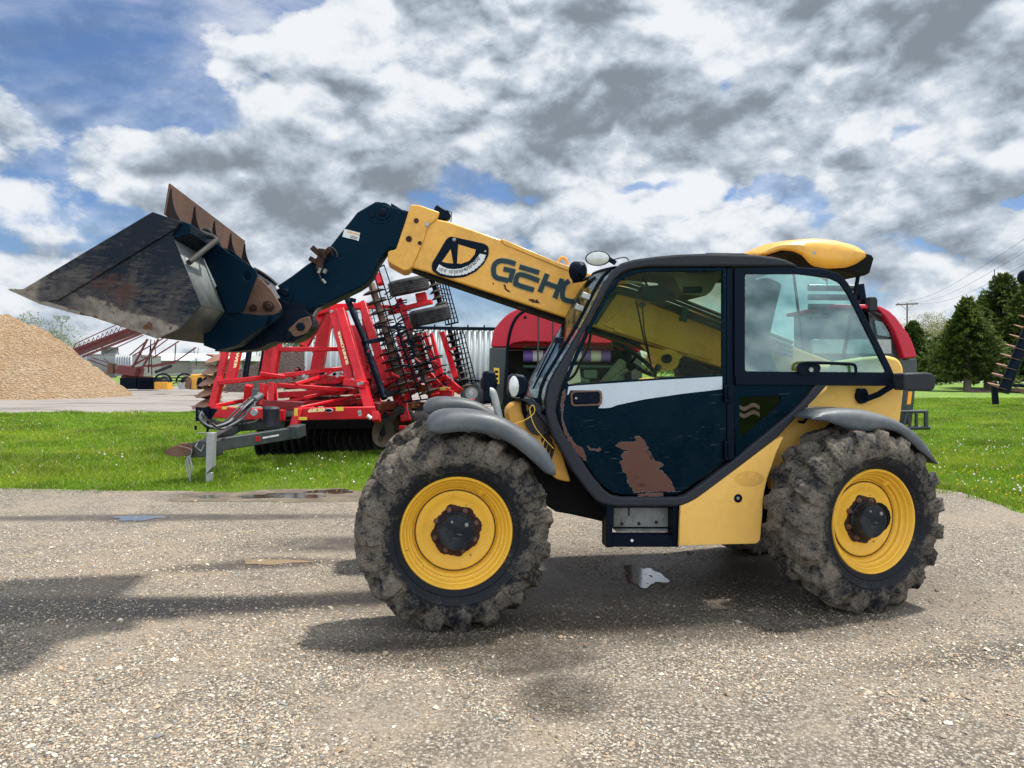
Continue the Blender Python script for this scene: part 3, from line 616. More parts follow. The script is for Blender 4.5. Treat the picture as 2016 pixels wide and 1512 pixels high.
def dandelions(n, white):
    side = rng.random(n) < 0.5
    a = np.where(side, -0.70+0.62*rng.random(n), 0.545+0.15*rng.random(n)); Y = np.where(side, 10.6*(24/10.6)**rng.random(n), 9.0*(26/9.0)**rng.random(n)); X = a*Y
    ok = ~inpoly(X, Y, GRAV) & (vnoise(X, Y, 0.8)+rng.normal(0, .35, n) > 0.1); X, Y = X[ok], Y[ok]; n = len(X)
    base = np.array([(1,0,0),(0,1,0),(-1,0,0),(0,-1,0),(0,0,1),(0,0,-1)], float); F = np.array([(0,1,4),(1,2,4),(2,3,4),(3,0,4),(1,0,5),(2,1,5),(3,2,5),(0,3,5)])
    s = (0.012+0.010*rng.random(n)) if white else (0.010+0.008*rng.random(n)); z = 0.08+0.11*rng.random(n) if white else 0.05+0.07*rng.random(n)
    P = base[None]*s[:, None, None]*(np.array([1, 1, 1]) if white else np.array([1, 1, .45]))+np.stack([X, Y, z], 1)[:, None]
    c = np.tile(np.array([[.62, .62, .58]] if white else [[.75, .55, .02]]), (n*6, 1))
    return P.reshape(-1, 3), (F[None]+(np.arange(n)*6)[:, None, None]).reshape(-1, 3), c
p1 = dandelions(260, True); p2 = dandelions(1000, False)
struct(np_mesh('dandelions', np.concatenate([p1[0], p2[0]]), np.concatenate([p1[1], p2[1]+len(p1[0])]), M['flower'], np.concatenate([p1[2], p2[2]])), 'stuff')
M['bucket_under'] = paint('dark_bucket_underside', (0.035, 0.036, 0.034), 0.5, dirt=(0.095, 0.080, 0.062), damt=0.7, dscale=3, rust=(0.05, 0.03, 0.02), ramt=0.2, bmp=0.3, spec=0.3)
M['bucket_back'] = paint('lit_scuffed_grey_back_plate', (0.17, 0.19, 0.19), 0.45, dirt=(0.07, 0.07, 0.06), damt=0.8, dscale=5, rust=(0.05, 0.03, 0.02), ramt=0.15, bmp=0.3)  # paler than the underside: light caught by this face put into the colour
M['chip'] = paint('chipped_primer_edge', (0.17, 0.14, 0.13), 0.6)
# ================================================================== telehandler
TH = R(7.3); FM = Frame(-0.345, 4.80, TH)
T = Grp('telehandler', (FM.x0, FM.y0, 0), 'yellow and navy telehandler on muddy tyres, boom raised with a worn dark bucket', 'telehandler', rz=TH, local=True)
uz = FM.uz
def bucket_mat():
    m, b, out = newmat('worn_bucket_paint'); t = nd('ShaderNodeTexCoord'); v = t.outputs['Object']; s = nd('ShaderNodeSeparateXYZ'); Lk.new(v, s.inputs[0])
    n1 = mnoise(v, 3.0, 12, 0.72, 0.6); n2 = mnoise(v, 14, 8, 0.75, 0.4)
    mp = nd('ShaderNodeMapping'); Lk.new(v, mp.inputs[0]); mp.inputs['Rotation'].default_value = (0, 0.55, 0); mp.inputs['Scale'].default_value = (1.5, 1, 9); sc = mnoise(mp.outputs[0], 5, 8, 0.7, 0.8)
    low = mrange(s.outputs[2], 2.55, 1.85)                          # most scuffed near the digging edge
    f = mth('ADD', mth('ADD', mth('MULTIPLY', n1, 0.45), mth('MULTIPLY', sc, 0.35)), mth('ADD', mth('MULTIPLY', n2, 0.20), mth('MULTIPLY', mth('SUBTRACT', low, 0.5), 0.13)))
    g = mrange(f, 0.455, 0.555)
    c = mixc(n2, (0.0008, 0.005, 0.014, 1), (0.003, 0.009, 0.019, 1)); c = mixc(mth('MULTIPLY', g, 0.85), c, mixc(mrange(n2, 0.35, 0.65), (0.100, 0.086, 0.078, 1), (0.034, 0.032, 0.034, 1)))
    r = mrange(mnoise(v, 2.2, 11, 0.74, 0.2), 0.56, 0.63); c = mixc(mth('MULTIPLY', r, 0.75), c, mixc(n2, (0.075, 0.022, 0.014, 1), (0.05, 0.03, 0.024, 1)))
    (ua, za), (ub, zb) = uz([(158, 617), (310, 667)], 0); L = math.hypot(ub-ua, zb-za); nx, nz = -(zb-za)/L, (ub-ua)/L           # height above the worn bottom edge
    h = mth('ADD', mth('ADD', mth('MULTIPLY', s.outputs[0], nx), mth('MULTIPLY', s.outputs[2], nz)), -(ua*nx+za*nz))
    h2 = mth('ADD', h, mth('ADD', mth('MULTIPLY', mth('SUBTRACT', n1, 0.5), 0.22), mth('MULTIPLY', mth('SUBTRACT', n2, 0.5), 0.12)))
    k = mth('MULTIPLY', mrange(h2, 0.115, 0.085), mrange(s.outputs[0], ua-0.10, ua+0.12)); (ut, zt), = uz([(82, 600)], 0)
    k = mth('MAXIMUM', k, mrange(mth('ADD', s.outputs[0], mth('MULTIPLY', mth('SUBTRACT', n1, 0.5), 0.5)), ut+0.06, ut-0.02))
    c = mixc(k, c, mixc(mrange(n2, 0.4, 0.6), (0.22, 0.195, 0.165, 1), (0.12, 0.10, 0.08, 1)))
    r2 = mth('MULTIPLY', k, mrange(mnoise(v, 9, 8, 0.7), 0.55, 0.60)); c = mixc(r2, c, (0.085, 0.038, 0.018, 1))
    Lk.new(c, b.inputs['Base Color']); b.inputs['Roughness'].default_value = 0.5; b.inputs['Specular IOR Level'].default_value = 0.18; Lk.new(bump(f, 0.4, 0.01), b.inputs['Normal']); return m
M['bucket'] = bucket_mat()
def Q(px, py, v): return Vector(FM.p(px, py, v))
def disc(mb, px, py, v, rpx, t, n=24, v1=None):        # short pin head with axis v, at a photo pixel
    c = Q(px, py, v); r = rpx*FM.m(v, c.x); return mb.lathe([(r*0.85, -t), (r, -t*0.7), (r, 0.01)], c, (0, 1, 0), n)
# ---- wheels
TR, TW, RR = 0.628, 0.43, 0.345
def tyre_mesh(seed, nl=19):
    prof = [(0.345, 0.035), (0.365, 0.012), (0.385, 0.000), (0.390, -0.007), (0.395, -0.003), (0.41, -0.012), (0.440, -0.018), (0.444, -0.023), (0.449, -0.018), (0.46, -0.018), (0.505, -0.012), (0.535, 0.0), (0.556, 0.012), (0.572, 0.022), (0.583, 0.034), (0.591, 0.05)]
    prof += [(0.5955+0.004*math.sin(i/13*math.pi), 0.062+i*(TW-0.124)/13) for i in range(14)]
    prof += [(r, TW-t) for r, t in prof[:15][::-1]]
    n = 400; rs = random.Random(seed); rows = []
    jit = [rs.uniform(-0.12, 0.12) for _ in range(nl*2)]; hj = [rs.uniform(0.75, 1.15) for _ in range(nl*2)]
    for r, t in prof:
        row = []; side = 0 if t < TW/2 else 1; x = abs(t-TW/2)/(TW/2)
        for k in range(n):
            a = k/n; ph = a*nl+(0.5 if side else 0)+0.55*(1-min(x, 1)) ; j = int(math.floor(ph)) % nl; f = ph-math.floor(ph)+jit[j+side*nl]*0.5
            w = 0.25 if x > 0.8 else 0.21
            g = max(0.0, min(1.0, (w-abs(f-0.5))/0.045+0.5)); g = g*g*(3-2*g)
            dep = 0.0
            if r > 0.50: dep = 0.040*min(1.0, (r-0.50)/0.060)*hj[j+side*nl]
            if x < 0.12: dep *= 0.75
            wv = 0.004*math.sin(a*40*math.pi+t*30)+0.003*math.sin(a*97*2*math.pi+seed+t*55)
            an = 2*math.pi*a; rr = r+g*dep*(0.9 if t > 0.02 and t < TW-0.02 else 0.55)+(wv if r > 0.5 else 0)
            tt = t-(0.020*g if (0.50 < r < 0.595 and not side and x > .75) else 0)+(0.012*g if (0.50 < r < 0.595 and side and x > .75) else 0)
            z = rr*math.sin(an)
            z = max(z, -0.622)
            row.append((rr*math.cos(an), tt, z))
        rows.append(row+[row[0]])
    return MB().sweep(rows)
def rim_parts(deep):
    d = deep
    rim = MB().lathe([(0.335, 0.06), (0.352, 0.040), (0.356, 0.022), (0.350, 0.014), (0.342, 0.016), (0.332, 0.03), (0.327, 0.045), (0.318, 0.050), (0.312, 0.068), (0.305, 0.078), (0.296, 0.082), (0.292, 0.10),
                      (0.284, 0.106), (0.276, 0.112), (0.270, 0.13), (0.263, d), (0.258, d+0.004), (0.258, d+0.02)], (0, 0, 0), (0, 1, 0), 96, caps=False)
    web = MB().lathe([(0.2565, d+0.02), (0.256, d-0.004), (0.250, d-0.010), (0.225, d-0.012), (0.205, d-0.002), (0.18, d+0.004), (0.15, d), (0.10, d)], (0, 0, 0), (0, 1, 0), 96, caps=False)
    rs = random.Random(int(d*1000)); P = []
    for k in range(90):
        a = k/90*2*math.pi; r = 0.163+0.006*math.sin(8*a)+0.004*math.sin(3*a+1)+rs.uniform(-0.005, 0.005)-0.03*max(0, math.cos(a-2.6))**6; P.append((r*math.cos(a), r*math.sin(a)))
    web.lathe([(0.2585, d-0.010), (0.2585, d+0.002), (0.2545, d+0.002)], (0, 0, 0), (0, 1, 0), 4) if False else None
    patch = MB().prism(P, d-0.004, d+0.03)
    bolts = MB()
    for k in range(8):
        a = (k+0.4)/8*2*math.pi; c = Vector((0.137*math.cos(a), d, 0.137*math.sin(a)))
        bolts.lathe([(0.006, -0.030), (0.010, -0.028), (0.010, -0.019), (0.016, -0.018), (0.019, -0.014), (0.019, 0.005)], c, (0, 1, 0), 6)
    hub = MB().lathe([(0.104, d-0.102), (0.109, d-0.100), (0.113, d-0.094), (0.114, d-0.03), (0.122, d-0.025), (0.124, d+0.01)], (0, 0, 0), (0, 1, 0), 48)
    plug = MB().lathe([(0.010, -0.008), (0.014, -0.004), (0.014, 0.01)], (0.062, d-0.10, 0.05), (0, 1, 0), 12).lathe([(0.008, -0.004), (0.010, 0.01)], (-0.03, d-0.10, 0.072), (0, 1, 0), 10)
    valve = MB().tube([(0.165, 0.105, 0.235), (0.185, 0.07, 0.255)], [0.022, 0.017], 14)
    return rim, web, patch, bolts, hub, plug, valve
tm = [tyre_mesh(1), tyre_mesh(5)]
def wheel(loc, rz, k, spin, flip=False, label=None):
    w = T.part('wheel', tm[k], None, label=label, sharp=42); w.data.name = 'tyre_rubber'
    me = w.data; me.materials.append(M['tyre'])
    w.location = loc; w.rotation_euler = (0, 0, rz+(math.pi if flip else 0))
    T.part('rim_seam', MB().tube([(0.2575*math.cos(a), 0.118, 0.2575*math.sin(a)) for a in [k/64*2*math.pi for k in range(64)]], 0.0032, 6, closed=True), M['blackmatt'], parent=w)
    for nm, mb, mt in zip(('rim', 'rim_disc', 'rust_patch', 'bolt', 'hub', 'hub_plug', 'valve_stem'), rim_parts(0.125), ('yellow_rim', 'yellow_rim', 'rust', 'rustplate', 'hubcap', 'steel', 'yellow_rim')):
        T.part(nm, mb, M[mt], parent=w, each=(nm == 'bolt'))
    return w
def wz(px, py, v, steer):                             # wheel whose near rim centre shows at (px,py)
    return Q(px, py, v)
c = Q(900, 1057, 0.015); c.z = 0.622; wheel(c, R(2.0), 0, 0, label='near front wheel, its rust-flaked yellow rim seen square on')
c2 = c+Vector((0, 2.10, 0)); wheel((c2.x, c2.y, 0.622), R(2.0), 1, 0, flip=True, label='far front wheel, mostly hidden by the near one')
c = Q(1726, 1037, 0.03); c.z = 0.622; wheel(c, R(12), 1, 0, label='near rear wheel turned outward, deep yellow rim')
wheel((c.x-0.05, c.y+2.05, 0.622), R(12), 0, 0, flip=True, label='far rear wheel behind the engine bay')
# ---- axles and chassis
ax = MB()
f0 = Q(900, 1052, 0.2); r0 = Q(1722, 1037, 0.2)
for q in (f0, r0):
    ax.tube([(q.x, 0.18, 0.62), (q.x, 0.45, 0.62), (q.x, 0.6, 0.62), (q.x, 1.5, 0.62), (q.x, 1.7, 0.62), (q.x, 1.95, 0.62)], [0.11, 0.12, 0.09, 0.09, 0.12, 0.11], 16)
    ax.lathe([(0.12, -0.2), (0.19, -0.1), (0.21, 0.0), (0.19, 0.1), (0.12, 0.2)], (q.x, 1.05, 0.62), (0, 1, 0), 20)
T.part('axle', ax, M['chassis'], bev=0.004)
ch = MB().prism(uz([(1098, 850), (1240, 960), (1500, 960), (1560, 800), (1760, 800), (1758, 900), (1700, 960), (1520, 1035), (1330, 1040), (1215, 1040), (1196, 1035), (1190, 1028), (1165, 1022), (1120, 1012), (1095, 1008), (1060, 985), (1010, 960), (980, 900), (1000, 850)], 0.62), 0.62, 0.74)
ch.prism(uz([(1000, 850), (1240, 930), (1500, 930), (1560, 800), (1760, 800), (1740, 930), (1520, 1010), (1330, 1015), (1100, 1000), (1010, 950)], 1.0), 1.42, 1.54)
ch.prism(uz([(1040, 880), (1740, 850), (1700, 960), (1330, 1000), (1110, 990), (1040, 960)], 0.75), 0.743, 1.417)
T.part('chassis', ch, M['chassis'], bev=0.01)
fr = MB().prism(rnd(uz([(1000, 826), (998, 808), (1010, 793), (1030, 790), (1046, 800), (1060, 830), (1100, 880), (1122, 948), (1092, 942), (1060, 905), (1040, 878), (1012, 856)], 0.55), 0.03), 0.50, 0.75)
T.part('front_frame', fr, M['yellow'], bev=0.02)
hm = MB()
hm.lathe([(0.10, -0.02), (0.10, 0.03), (0.075, 0.03), (0.075, 0.02)], Q(1062, 828, 0.47), (0, 1, 0.1), 24)
for k in range(5): p = Q(1056+k*5, 800+k*14, 0.46); hm.tube([p, p+Vector((0.05, 0.02, -0.09)), p+Vector((0.03, 0.05, -0.2))], 0.012, 8)
T.part('hydraulic_hose', hm, M['hose'], each=True)
zt = MB().tube([Q(*p, 0.36) for p in smooth_line([(x_, y_, 0) for x_, y_ in ((1010, 835), (1035, 826), (1052, 812), (1050, 798), (1043, 806), (1052, 838), (1070, 862), (1090, 883))], 4) for p in [p[:2]]], 0.0025, 6)
T.part('cable_tie', zt, M['yellowdecal'])
# ---- cab frame (charcoal hoop on each side)
OUT = [(1566, 523), (1545, 513), (1525, 508), (1484, 503), (1384, 500), (1330, 502), (1287, 506), (1245, 512), (1222, 519), (1205, 534), (1187, 560), (1154, 627), (1118, 688), (1092, 733), (1080, 757), (1074, 785), (1074, 812), (1078, 835), (1088, 861), (1123, 923), (1155, 966), (1168, 981), (1184, 991), (1211, 996), (1326, 996), (1349, 992), (1387, 971), (1527, 861), (1569, 816), (1601, 785), (1628, 755)]
INN = [(1602, 755), (1580, 785), (1553, 812), (1452, 895), (1362, 963), (1346, 973), (1330, 977), (1222, 977), (1202, 973), (1188, 963), (1168, 941), (1143, 903), (1110, 856), (1098, 830), (1093, 808), (1096, 785), (1107, 754), (1129, 698), (1159, 633), (1190, 577), (1207, 552), (1222, 538), (1243, 530), (1273, 526), (1380, 525.5), (1566, 526)]
cf = plate([uz(OUT+INN, 0.38)], 0.345, 0.42, 0.016)
cab = T.part('cab_frame', cf, M['pillar'])
FARO = OUT
far = plate([uz([(1566, 523), (1384, 504), (1287, 509), (1245, 514), (1222, 521), (1205, 536), (1187, 561), (1154, 628), (1118, 689), (1092, 733), (1080, 757), (1074, 785), (1076, 815), (1092, 861), (1123, 923), (1168, 981), (1330, 990), (1527, 861), (1601, 785), (1601, 700), (1585, 700)]+
             [(1575, 755), (1330, 940), (1222, 940), (1150, 880), (1096, 785), (1100, 758), (1104, 754), (1126, 698), (1156, 633), (1187, 577), (1205, 552), (1222, 541), (1243, 536), (1273, 534), (1380, 533), (1560, 540), (1575, 700)], 0.38)], 1.01, 1.05, 0.012)
T.part('far_cab_frame', far, M['pillar'])
# roof skin and headliner
rf = MB(); prof = uz([(1218, 522), (1245, 512.5), (1287, 506.5), (1384, 500.5), (1484, 503.5), (1525, 508.5), (1562, 522)], 0.38)
low = uz([(1562, 528), (1384, 524), (1287, 524), (1245, 528), (1222, 535)], 0.38)
rf.prism([p for p in prof]+[p for p in low], 0.424, 1.008)
T.part('cab_roof', rf, M['pillar'], bev=0.006)
hatch = MB().prism(uz([(1384, 500), (1392, 497.5), (1465, 498.5), (1478, 502), (1478, 505), (1384, 505)], 0.55), 0.55, 0.9)
T.part('roof_hatch', hatch, M['black'], bev=0.004)
hl = MB().prism(rnd(uz([(1250, 530), (1426, 530), (1426, 545), (1405, 556), (1395, 575), (1383, 584), (1345, 582), (1333, 572), (1322, 548), (1255, 541)], 0.62), 0.01), 0.56, 0.95)
T.part('headliner', hl, M['liner'], bev=0.01)
rad = MB().prism(uz([(1345, 564), (1382, 564), (1382, 577), (1345, 577)], 0.555), 0.548, 0.57)
T.part('radio', rad, M['black'], bev=0.003)
st = MB().prism(uz([(1216, 553), (1290, 548), (1290, 555), (1216, 560)], 0.97), 0.962, 0.97); T.part('roof_decal', st, M['whitedecal'])
st = MB().prism(uz([(1217, 553.5), (1230, 552.5), (1230, 558.5), (1217, 559.5)], 0.96), 0.957, 0.961); T.part('warning_decal', st, M['amber'])
sv = MB().prism(uz([(1358, 530), (1424, 530), (1424, 536), (1358, 536)], 0.50), 0.46, 0.60); T.part('sun_visor', sv, M['black'], bev=0.004)
# windscreen: glass wrapped between the near and far hoops, bulging forward
ws = uz([(1215, 527), (1190, 556), (1154, 626), (1118, 688), (1090, 734), (1078, 760), (1073, 785), (1074, 812)], 0.38)
wsm = smooth_line([(a, b, 0) for a, b in ws], 4); rows = []
for j in range(13):
    t = j/12; v = 0.39+t*0.64; bul = 0.075*math.sin(math.pi*min(1, t*1.02))**0.8
    rows.append([(p[0]-bul-0.004, v, p[1]) for p in wsm])
T.part('windscreen', MB().sweep(rows), M['glass_front'], solid=0.006)
wf = MB()
for row in (rows[-1], ): wf.tube([(p[0]-0.02, p[1], p[2]) for p in row], 0.016, 8)
wf.tube([rows[j][0] for j in range(13)], 0.014, 8); wf.tube([rows[j][-1] for j in range(13)], 0.02, 8)
wf.tube([(p[0]-0.03, 0.415, p[2]) for p in rows[0]], 0.012, 8)
T.part('windscreen_seal', wf, M['black'])
wp = MB()
wp.tube([Q(1098, 670, 0.34), Q(1083, 700, 0.36), Q(1062, 740, 0.45), Q(1050, 764, 0.5)], 0.007, 8); wp.tube([Q(1094, 664, 0.36), Q(1076, 700, 0.44), Q(1056, 742, 0.55)], 0.005, 6)
wp.box(*(Q(1101, 670, 0.33)-Vector((0.03, 0.01, 0.02))), *(Q(1101, 670, 0.33)+Vector((0.03, 0.03, 0.02))))
T.part('wiper', wp, M['black'], bev=0.003)
cl = MB()
for (x, y) in ((1140, 606), (1153, 583)): a = Q(x, y, 0.335); cl.beam(a+Vector((-0.028, 0, 0.01)), a+Vector((0.028, 0, -0.01)), 0.03, 0.04)
T.part('window_clamp', cl, M['steel'], bev=0.004)
cowl = MB().prism(uz([(1020, 785), (1046, 783), (1062, 795), (1080, 825), (1084, 850), (1068, 828), (1052, 806), (1036, 792)], 0.40), 0.40, 0.95)
T.part('cowl', cowl, M['pillar'], bev=0.006)
# ---- door
DO = [(1246, 531.5), (1275, 527.5), (1430, 527), (1430, 905), (1357, 960), (1344, 969), (1330, 974), (1222, 974), (1206, 970), (1191, 960), (1171, 939), (1146, 901), (1113, 855), (1101, 829), (1097, 808), (1100, 786), (1110, 755), (1132, 699), (1162, 634), (1193, 578), (1210, 554), (1224, 541)]
GH = [(1252, 539), (1278, 534.5), (1422, 534), (1422, 737), (1300, 744), (1180, 752), (1120, 757.5), (1117, 752), (1139, 701), (1169, 637), (1200, 581), (1216, 558), (1230, 546)]
door = T.part('door', plate([uz(DO, 0.37), uz(GH, 0.37)], 0.368, 0.40, 0.005), M['door'])
T.part('door_glass', MB().prism(uz([(x+(2 if x < 1300 else 0), y) for x, y in GH], 0.384), 0.380, 0.385), M['glass'], parent=door)
wh = uz([(1119, 761), (1135, 759), (1211, 754), (1300, 748), (1422, 741), (1422, 766), (1385, 770.5), (1345, 775), (1311, 780), (1270, 786), (1236, 793), (1215, 797.5), (1204, 802), (1193, 803.5), (1178, 803.5), (1183, 795), (1186, 784), (1185, 773), (1178, 768.5), (1123, 768.5), (1119, 777), (1117, 777)], 0.366)
T.part('white_stripe', MB().prism(wh, 0.3655, 0.372), M['white'], parent=door)
c2px = lambda x, y: (1060+x/3.978, 740+y/3.978)
def decal(name, pts, v, mat, conv, parent=None, t=0.004, r=0.0):
    q = uz([conv(*p) for p in pts], v); q = rough(q, 0.010, 0.0035, len(pts))
    if mat is M['rustwear']: T.part('chipped_paint_edge', MB().prism(rough(grow(q, 0.0020), 0.008, 0.002, 9), v+0.0005, v+t), M['chip'], parent=parent)
    return T.part(name, MB().prism(q, v-0.0005, v+t), mat, parent=parent)
decal('rust_patch', [(600, 545), (650, 518), (720, 520), (770, 515), (755, 478), (798, 476), (830, 510), (866, 568), (820, 572), (870, 590), (905, 655), (880, 662), (940, 672), (984, 692), (970, 712), (915, 735), (965, 745), (1020, 800), (1050, 850), (1070, 902), (745, 912), (735, 880), (700, 830), (690, 765), (664, 752), (655, 700), (636, 676), (668, 660), (652, 630), (668, 598), (740, 580), (672, 580)], 0.3665, M['rustwear'], c2px, door)
decal('rust_scrape', [(178, 205), (195, 120), (214, 108), (214, 150), (196, 220), (190, 330), (215, 420), (290, 540), (345, 560), (372, 640), (370, 668), (300, 600), (205, 450), (180, 330)], 0.3665, M['rustwear'], c2px, door)
decal('rust_streak', [(385, 545), (392, 548), (400, 565), (440, 578), (468, 570), (480, 562), (494, 575), (480, 588), (440, 585), (400, 578)], 0.3665, M['rustwear'], c2px, door)
decal('rust_edge', [(780, 925), (975, 918), (972, 940), (780, 944)], 0.362, M['rustwear'], c2px, door)
hd = T.part('door_handle', plate([rnd(uz([(1123, 770), (1185, 768), (1185, 798), (1124, 800)], 0.36), 0.03), rnd(uz([(1127, 773), (1181, 771), (1181, 795), (1128, 797)], 0.36), 0.025)], 0.352, 0.368, 0.003), M['rustplate'], parent=door)
T.part('handle_plate', MB().prism(rnd(uz([(1126, 772), (1182, 770), (1182, 796), (1127, 798)], 0.36), 0.02), 0.364, 0.37), M['black'], parent=door)
T.part('handle_paddle', MB().prism(rnd(uz([(1129, 774), (1156, 773), (1156, 793), (1129, 794)], 0.36), 0.015), 0.356, 0.366), M['black'], parent=door, bev=0.003)
T.part('door_lock', disc(MB(), 1134, 784, 0.356, 2.6, 0.004), M['steel'], parent=door)
def arc2(cx, cy, rx, ry, a0, a1, n=26, rot=0.0):
    return [(cx+rx*math.cos(R(a0+(a1-a0)*i/n))*math.cos(rot)-ry*math.sin(R(a0+(a1-a0)*i/n))*math.sin(rot), cy+ry*math.sin(R(a0+(a1-a0)*i/n))*math.cos(rot)+rx*math.cos(R(a0+(a1-a0)*i/n))*math.sin(rot)) for i in range(n+1)]
cre = MB()
for (cx, cy, rx, ry) in ((1270, 827, 140, 17), (1250, 868, 88, 13)):
    cre.tube([Q(x, y, 0.3695) for x, y in arc2(cx, cy, rx, ry, 0, 360, 48, -0.05)][:-1], 0.0035, 6, closed=True)
T.part('pressed_crease', cre, M['door'], parent=door)
grab = MB().tube(smooth_line([Q(*p, 0.44) for p in ((1160, 645), (1163, 655), (1157, 685), (1143, 712), (1132, 736), (1118, 748), (1106, 752))], 5), 0.010, 8)
T.part('grab_handle', grab, M['black'], parent=door)
hg = MB()
for y0, y1 in ((757, 792), (868, 905)): hg.prism(uz([(1426, y0), (1443, y0), (1443, y1), (1426, y1)], 0.35), 0.335, 0.365)
for y0, y1 in ((762, 786), (873, 900)): a = Q(1436, y0, 0.33); b2 = Q(1436, y1, 0.33); hg.tube([a, b2], 0.014, 10)
T.part('door_hinge', hg, M['black'], bev=0.004)
bo = MB()
for (x, y) in ((1456, 544), (1456, 556.5), (1457, 712), (1457, 726)): disc(bo, x, y, 0.366, 3, 0.005, 12)
disc(bo, 1596, 728, 0.33, 5, 0.012, 16)
T.part('glass_bolt', bo, M['steel'])
# ---- B pillar and rear side window
T.part('door_pillar', MB().prism(uz([(1431, 527), (1447, 527), (1447, 900), (1431, 912)], 0.372), 0.372, 0.43), M['black'], bev=0.006)
RW = rnd(uz([(1447, 528), (1563, 527), (1622, 531), (1650, 540), (1667, 555), (1697, 612), (1729, 676), (1748, 714), (1768, 755), (1447, 742)], 0.36), 0.03)
RWo = rnd(uz([(1445, 528), (1563, 526), (1622, 530), (1652, 540), (1668, 556), (1698, 613), (1730, 677), (1749, 715), (1768, 757), (1445, 744)], 0.36), 0.025)
RWh = rnd(uz([(1466, 540), (1570, 540), (1632, 548), (1652, 557), (1668, 580), (1744, 733), (1466, 731)], 0.36), 0.02)
rw = T.part('rear_side_window', plate([RWo, RWh], 0.350, 0.375, 0.005), M['black'])
T.part('rear_side_glass', MB().prism([(a, b) for a, b in RWh], 0.360, 0.365), M['glass_rear'], parent=rw)
T.part('window_sill', MB().prism(uz([(1447, 742), (1768, 755), (1768, 760), (1447, 758)], 0.36), 0.345, 0.42), M['black'], bev=0.005)
gh = MB().tube(smooth_line([Q(*p, 0.32) for p in ((1572, 730), (1574, 718), (1590, 714), (1640, 715), (1676, 717), (1684, 722), (1685, 738))], 4), 0.011, 8)
gh.prism(rnd(uz([(1570, 722), (1584, 714), (1608, 714), (1616, 722), (1612, 736), (1572, 738)], 0.34), 0.02), 0.333, 0.348)
T.part('window_handle', gh, M['black'], bev=0.002)
qp = T.part('quarter_panel', plate([uz([(1446, 756), (1604, 757), (1555, 811), (1448, 899)], 0.372), rnd(uz([(1456, 782), (1537, 779), (1536, 794), (1466, 857), (1456, 860)], 0.372), 0.02)], 0.372, 0.40, 0.003), M['door'])
T.part('quarter_glass', MB().prism(uz([(1454, 780), (1539, 777), (1538, 796), (1464, 860), (1454, 862)], 0.384), 0.382, 0.386), M['glass_dark'], parent=qp)
wd = MB()
for dy in (0, 14):
    up = [(1456+k*4.4, 797+dy+4*math.sin(k*0.75)) for k in range(10)]; wd.prism(uz(up+[(x, y+8) for x, y in up[::-1]], 0.378), 0.379, 0.381)
T.part('orange_sticker', wd, paint('dull_orange_sticker', (0.045, 0.025, 0.006), 0.7), parent=qp)
# ---- interior
inn = MB().prism(uz([(1110, 800), (1425, 770), (1600, 760), (1590, 790), (1330, 965), (1220, 965), (1150, 900)], 0.45), 0.97, 1.0)
inn.prism(uz([(1170, 900), (1500, 880), (1330, 968), (1215, 968)], 0.45), 0.43, 0.97)
inn.prism(uz([(1570, 560), (1600, 560), (1640, 700), (1640, 790), (1600, 790)], 0.8), 0.43, 0.45) if False else None
T.part('cab_floor', inn, M['blackmatt'])
sw = MB(); ctr = Q(1247, 707, 0.62); axs = Vector((0.61, 0.0, 0.79)).normalized(); x1 = Vector((0.79, 0, -0.61)); y1 = Vector((0, 1, 0))
sw.tube([ctr+(x1*math.cos(a)+y1*math.sin(a))*0.19 for a in [k/40*2*math.pi for k in range(40)]], 0.015, 10, closed=True)
for a in (0.4, 2.5, 4.5): sw.tube([ctr-axs*0.05, ctr+(x1*math.cos(a)+y1*math.sin(a))*0.18], 0.012, 8)
sw.lathe([(0.03, -0.09), (0.05, -0.06), (0.045, -0.03), (0.02, -0.02)], ctr, axs, 16)
kn = ctr+x1*0.17-y1*0.05; sw.lathe([(0.012, 0), (0.014, 0.03), (0.024, 0.045), (0.02, 0.075)], kn, axs, 12)
stw = T.part('steering_wheel', sw, M['black'])
col_ = MB().tube([Q(1228, 712, 0.62), Q(1200, 752, 0.62), Q(1180, 830, 0.62), Q(1190, 950, 0.62)], [0.04, 0.06, 0.08, 0.10], 14)
col_.lathe([(0.02, -0.11), (0.09, -0.08), (0.13, -0.02), (0.13, 0.04)], Q(1198, 758, 0.62), Vector((-0.6, 0, 0.8)), 20)
col_.tube([Q(1215, 742, 0.56), Q(1235, 728, 0.50)], 0.014, 8)
T.part('steering_column', col_, M['seat'])
dash = MB().prism(uz([(1112, 790), (1200, 760), (1210, 770), (1180, 960), (1150, 940), (1115, 850)], 0.6), 0.60, 0.97)
T.part('dashboard', dash, M['blackmatt'], bev=0.01)
se = MB().prism(rnd(uz([(1470, 770), (1476, 690), (1466, 640), (1466, 560), (1500, 548), (1530, 560), (1520, 600), (1506, 660), (1512, 700), (1534, 760), (1520, 790), (1400, 800), (1392, 785), (1400, 772)], 0.6), 0.03), 0.50, 0.90)
T.part('driver_seat', se, M['seat'], bev=0.03)
hr = MB().prism(rnd(uz([(1468, 668), (1520, 668), (1524, 682), (1468, 690)], 0.52), 0.02), 0.47, 0.54)
T.part('armrest', hr, M['blackmatt'], bev=0.01)
mr = MB().prism(rnd(uz([(1263, 563), (1300, 561), (1312, 571), (1330, 575), (1326, 588), (1298, 595), (1272, 593), (1262, 583)], 0.42), 0.015), 0.42, 0.50)
mr.tube([Q(1275, 563, 0.45), Q(1265, 545, 0.45)], 0.008, 8)
T.part('interior_mirror', mr, M['black'], bev=0.008)
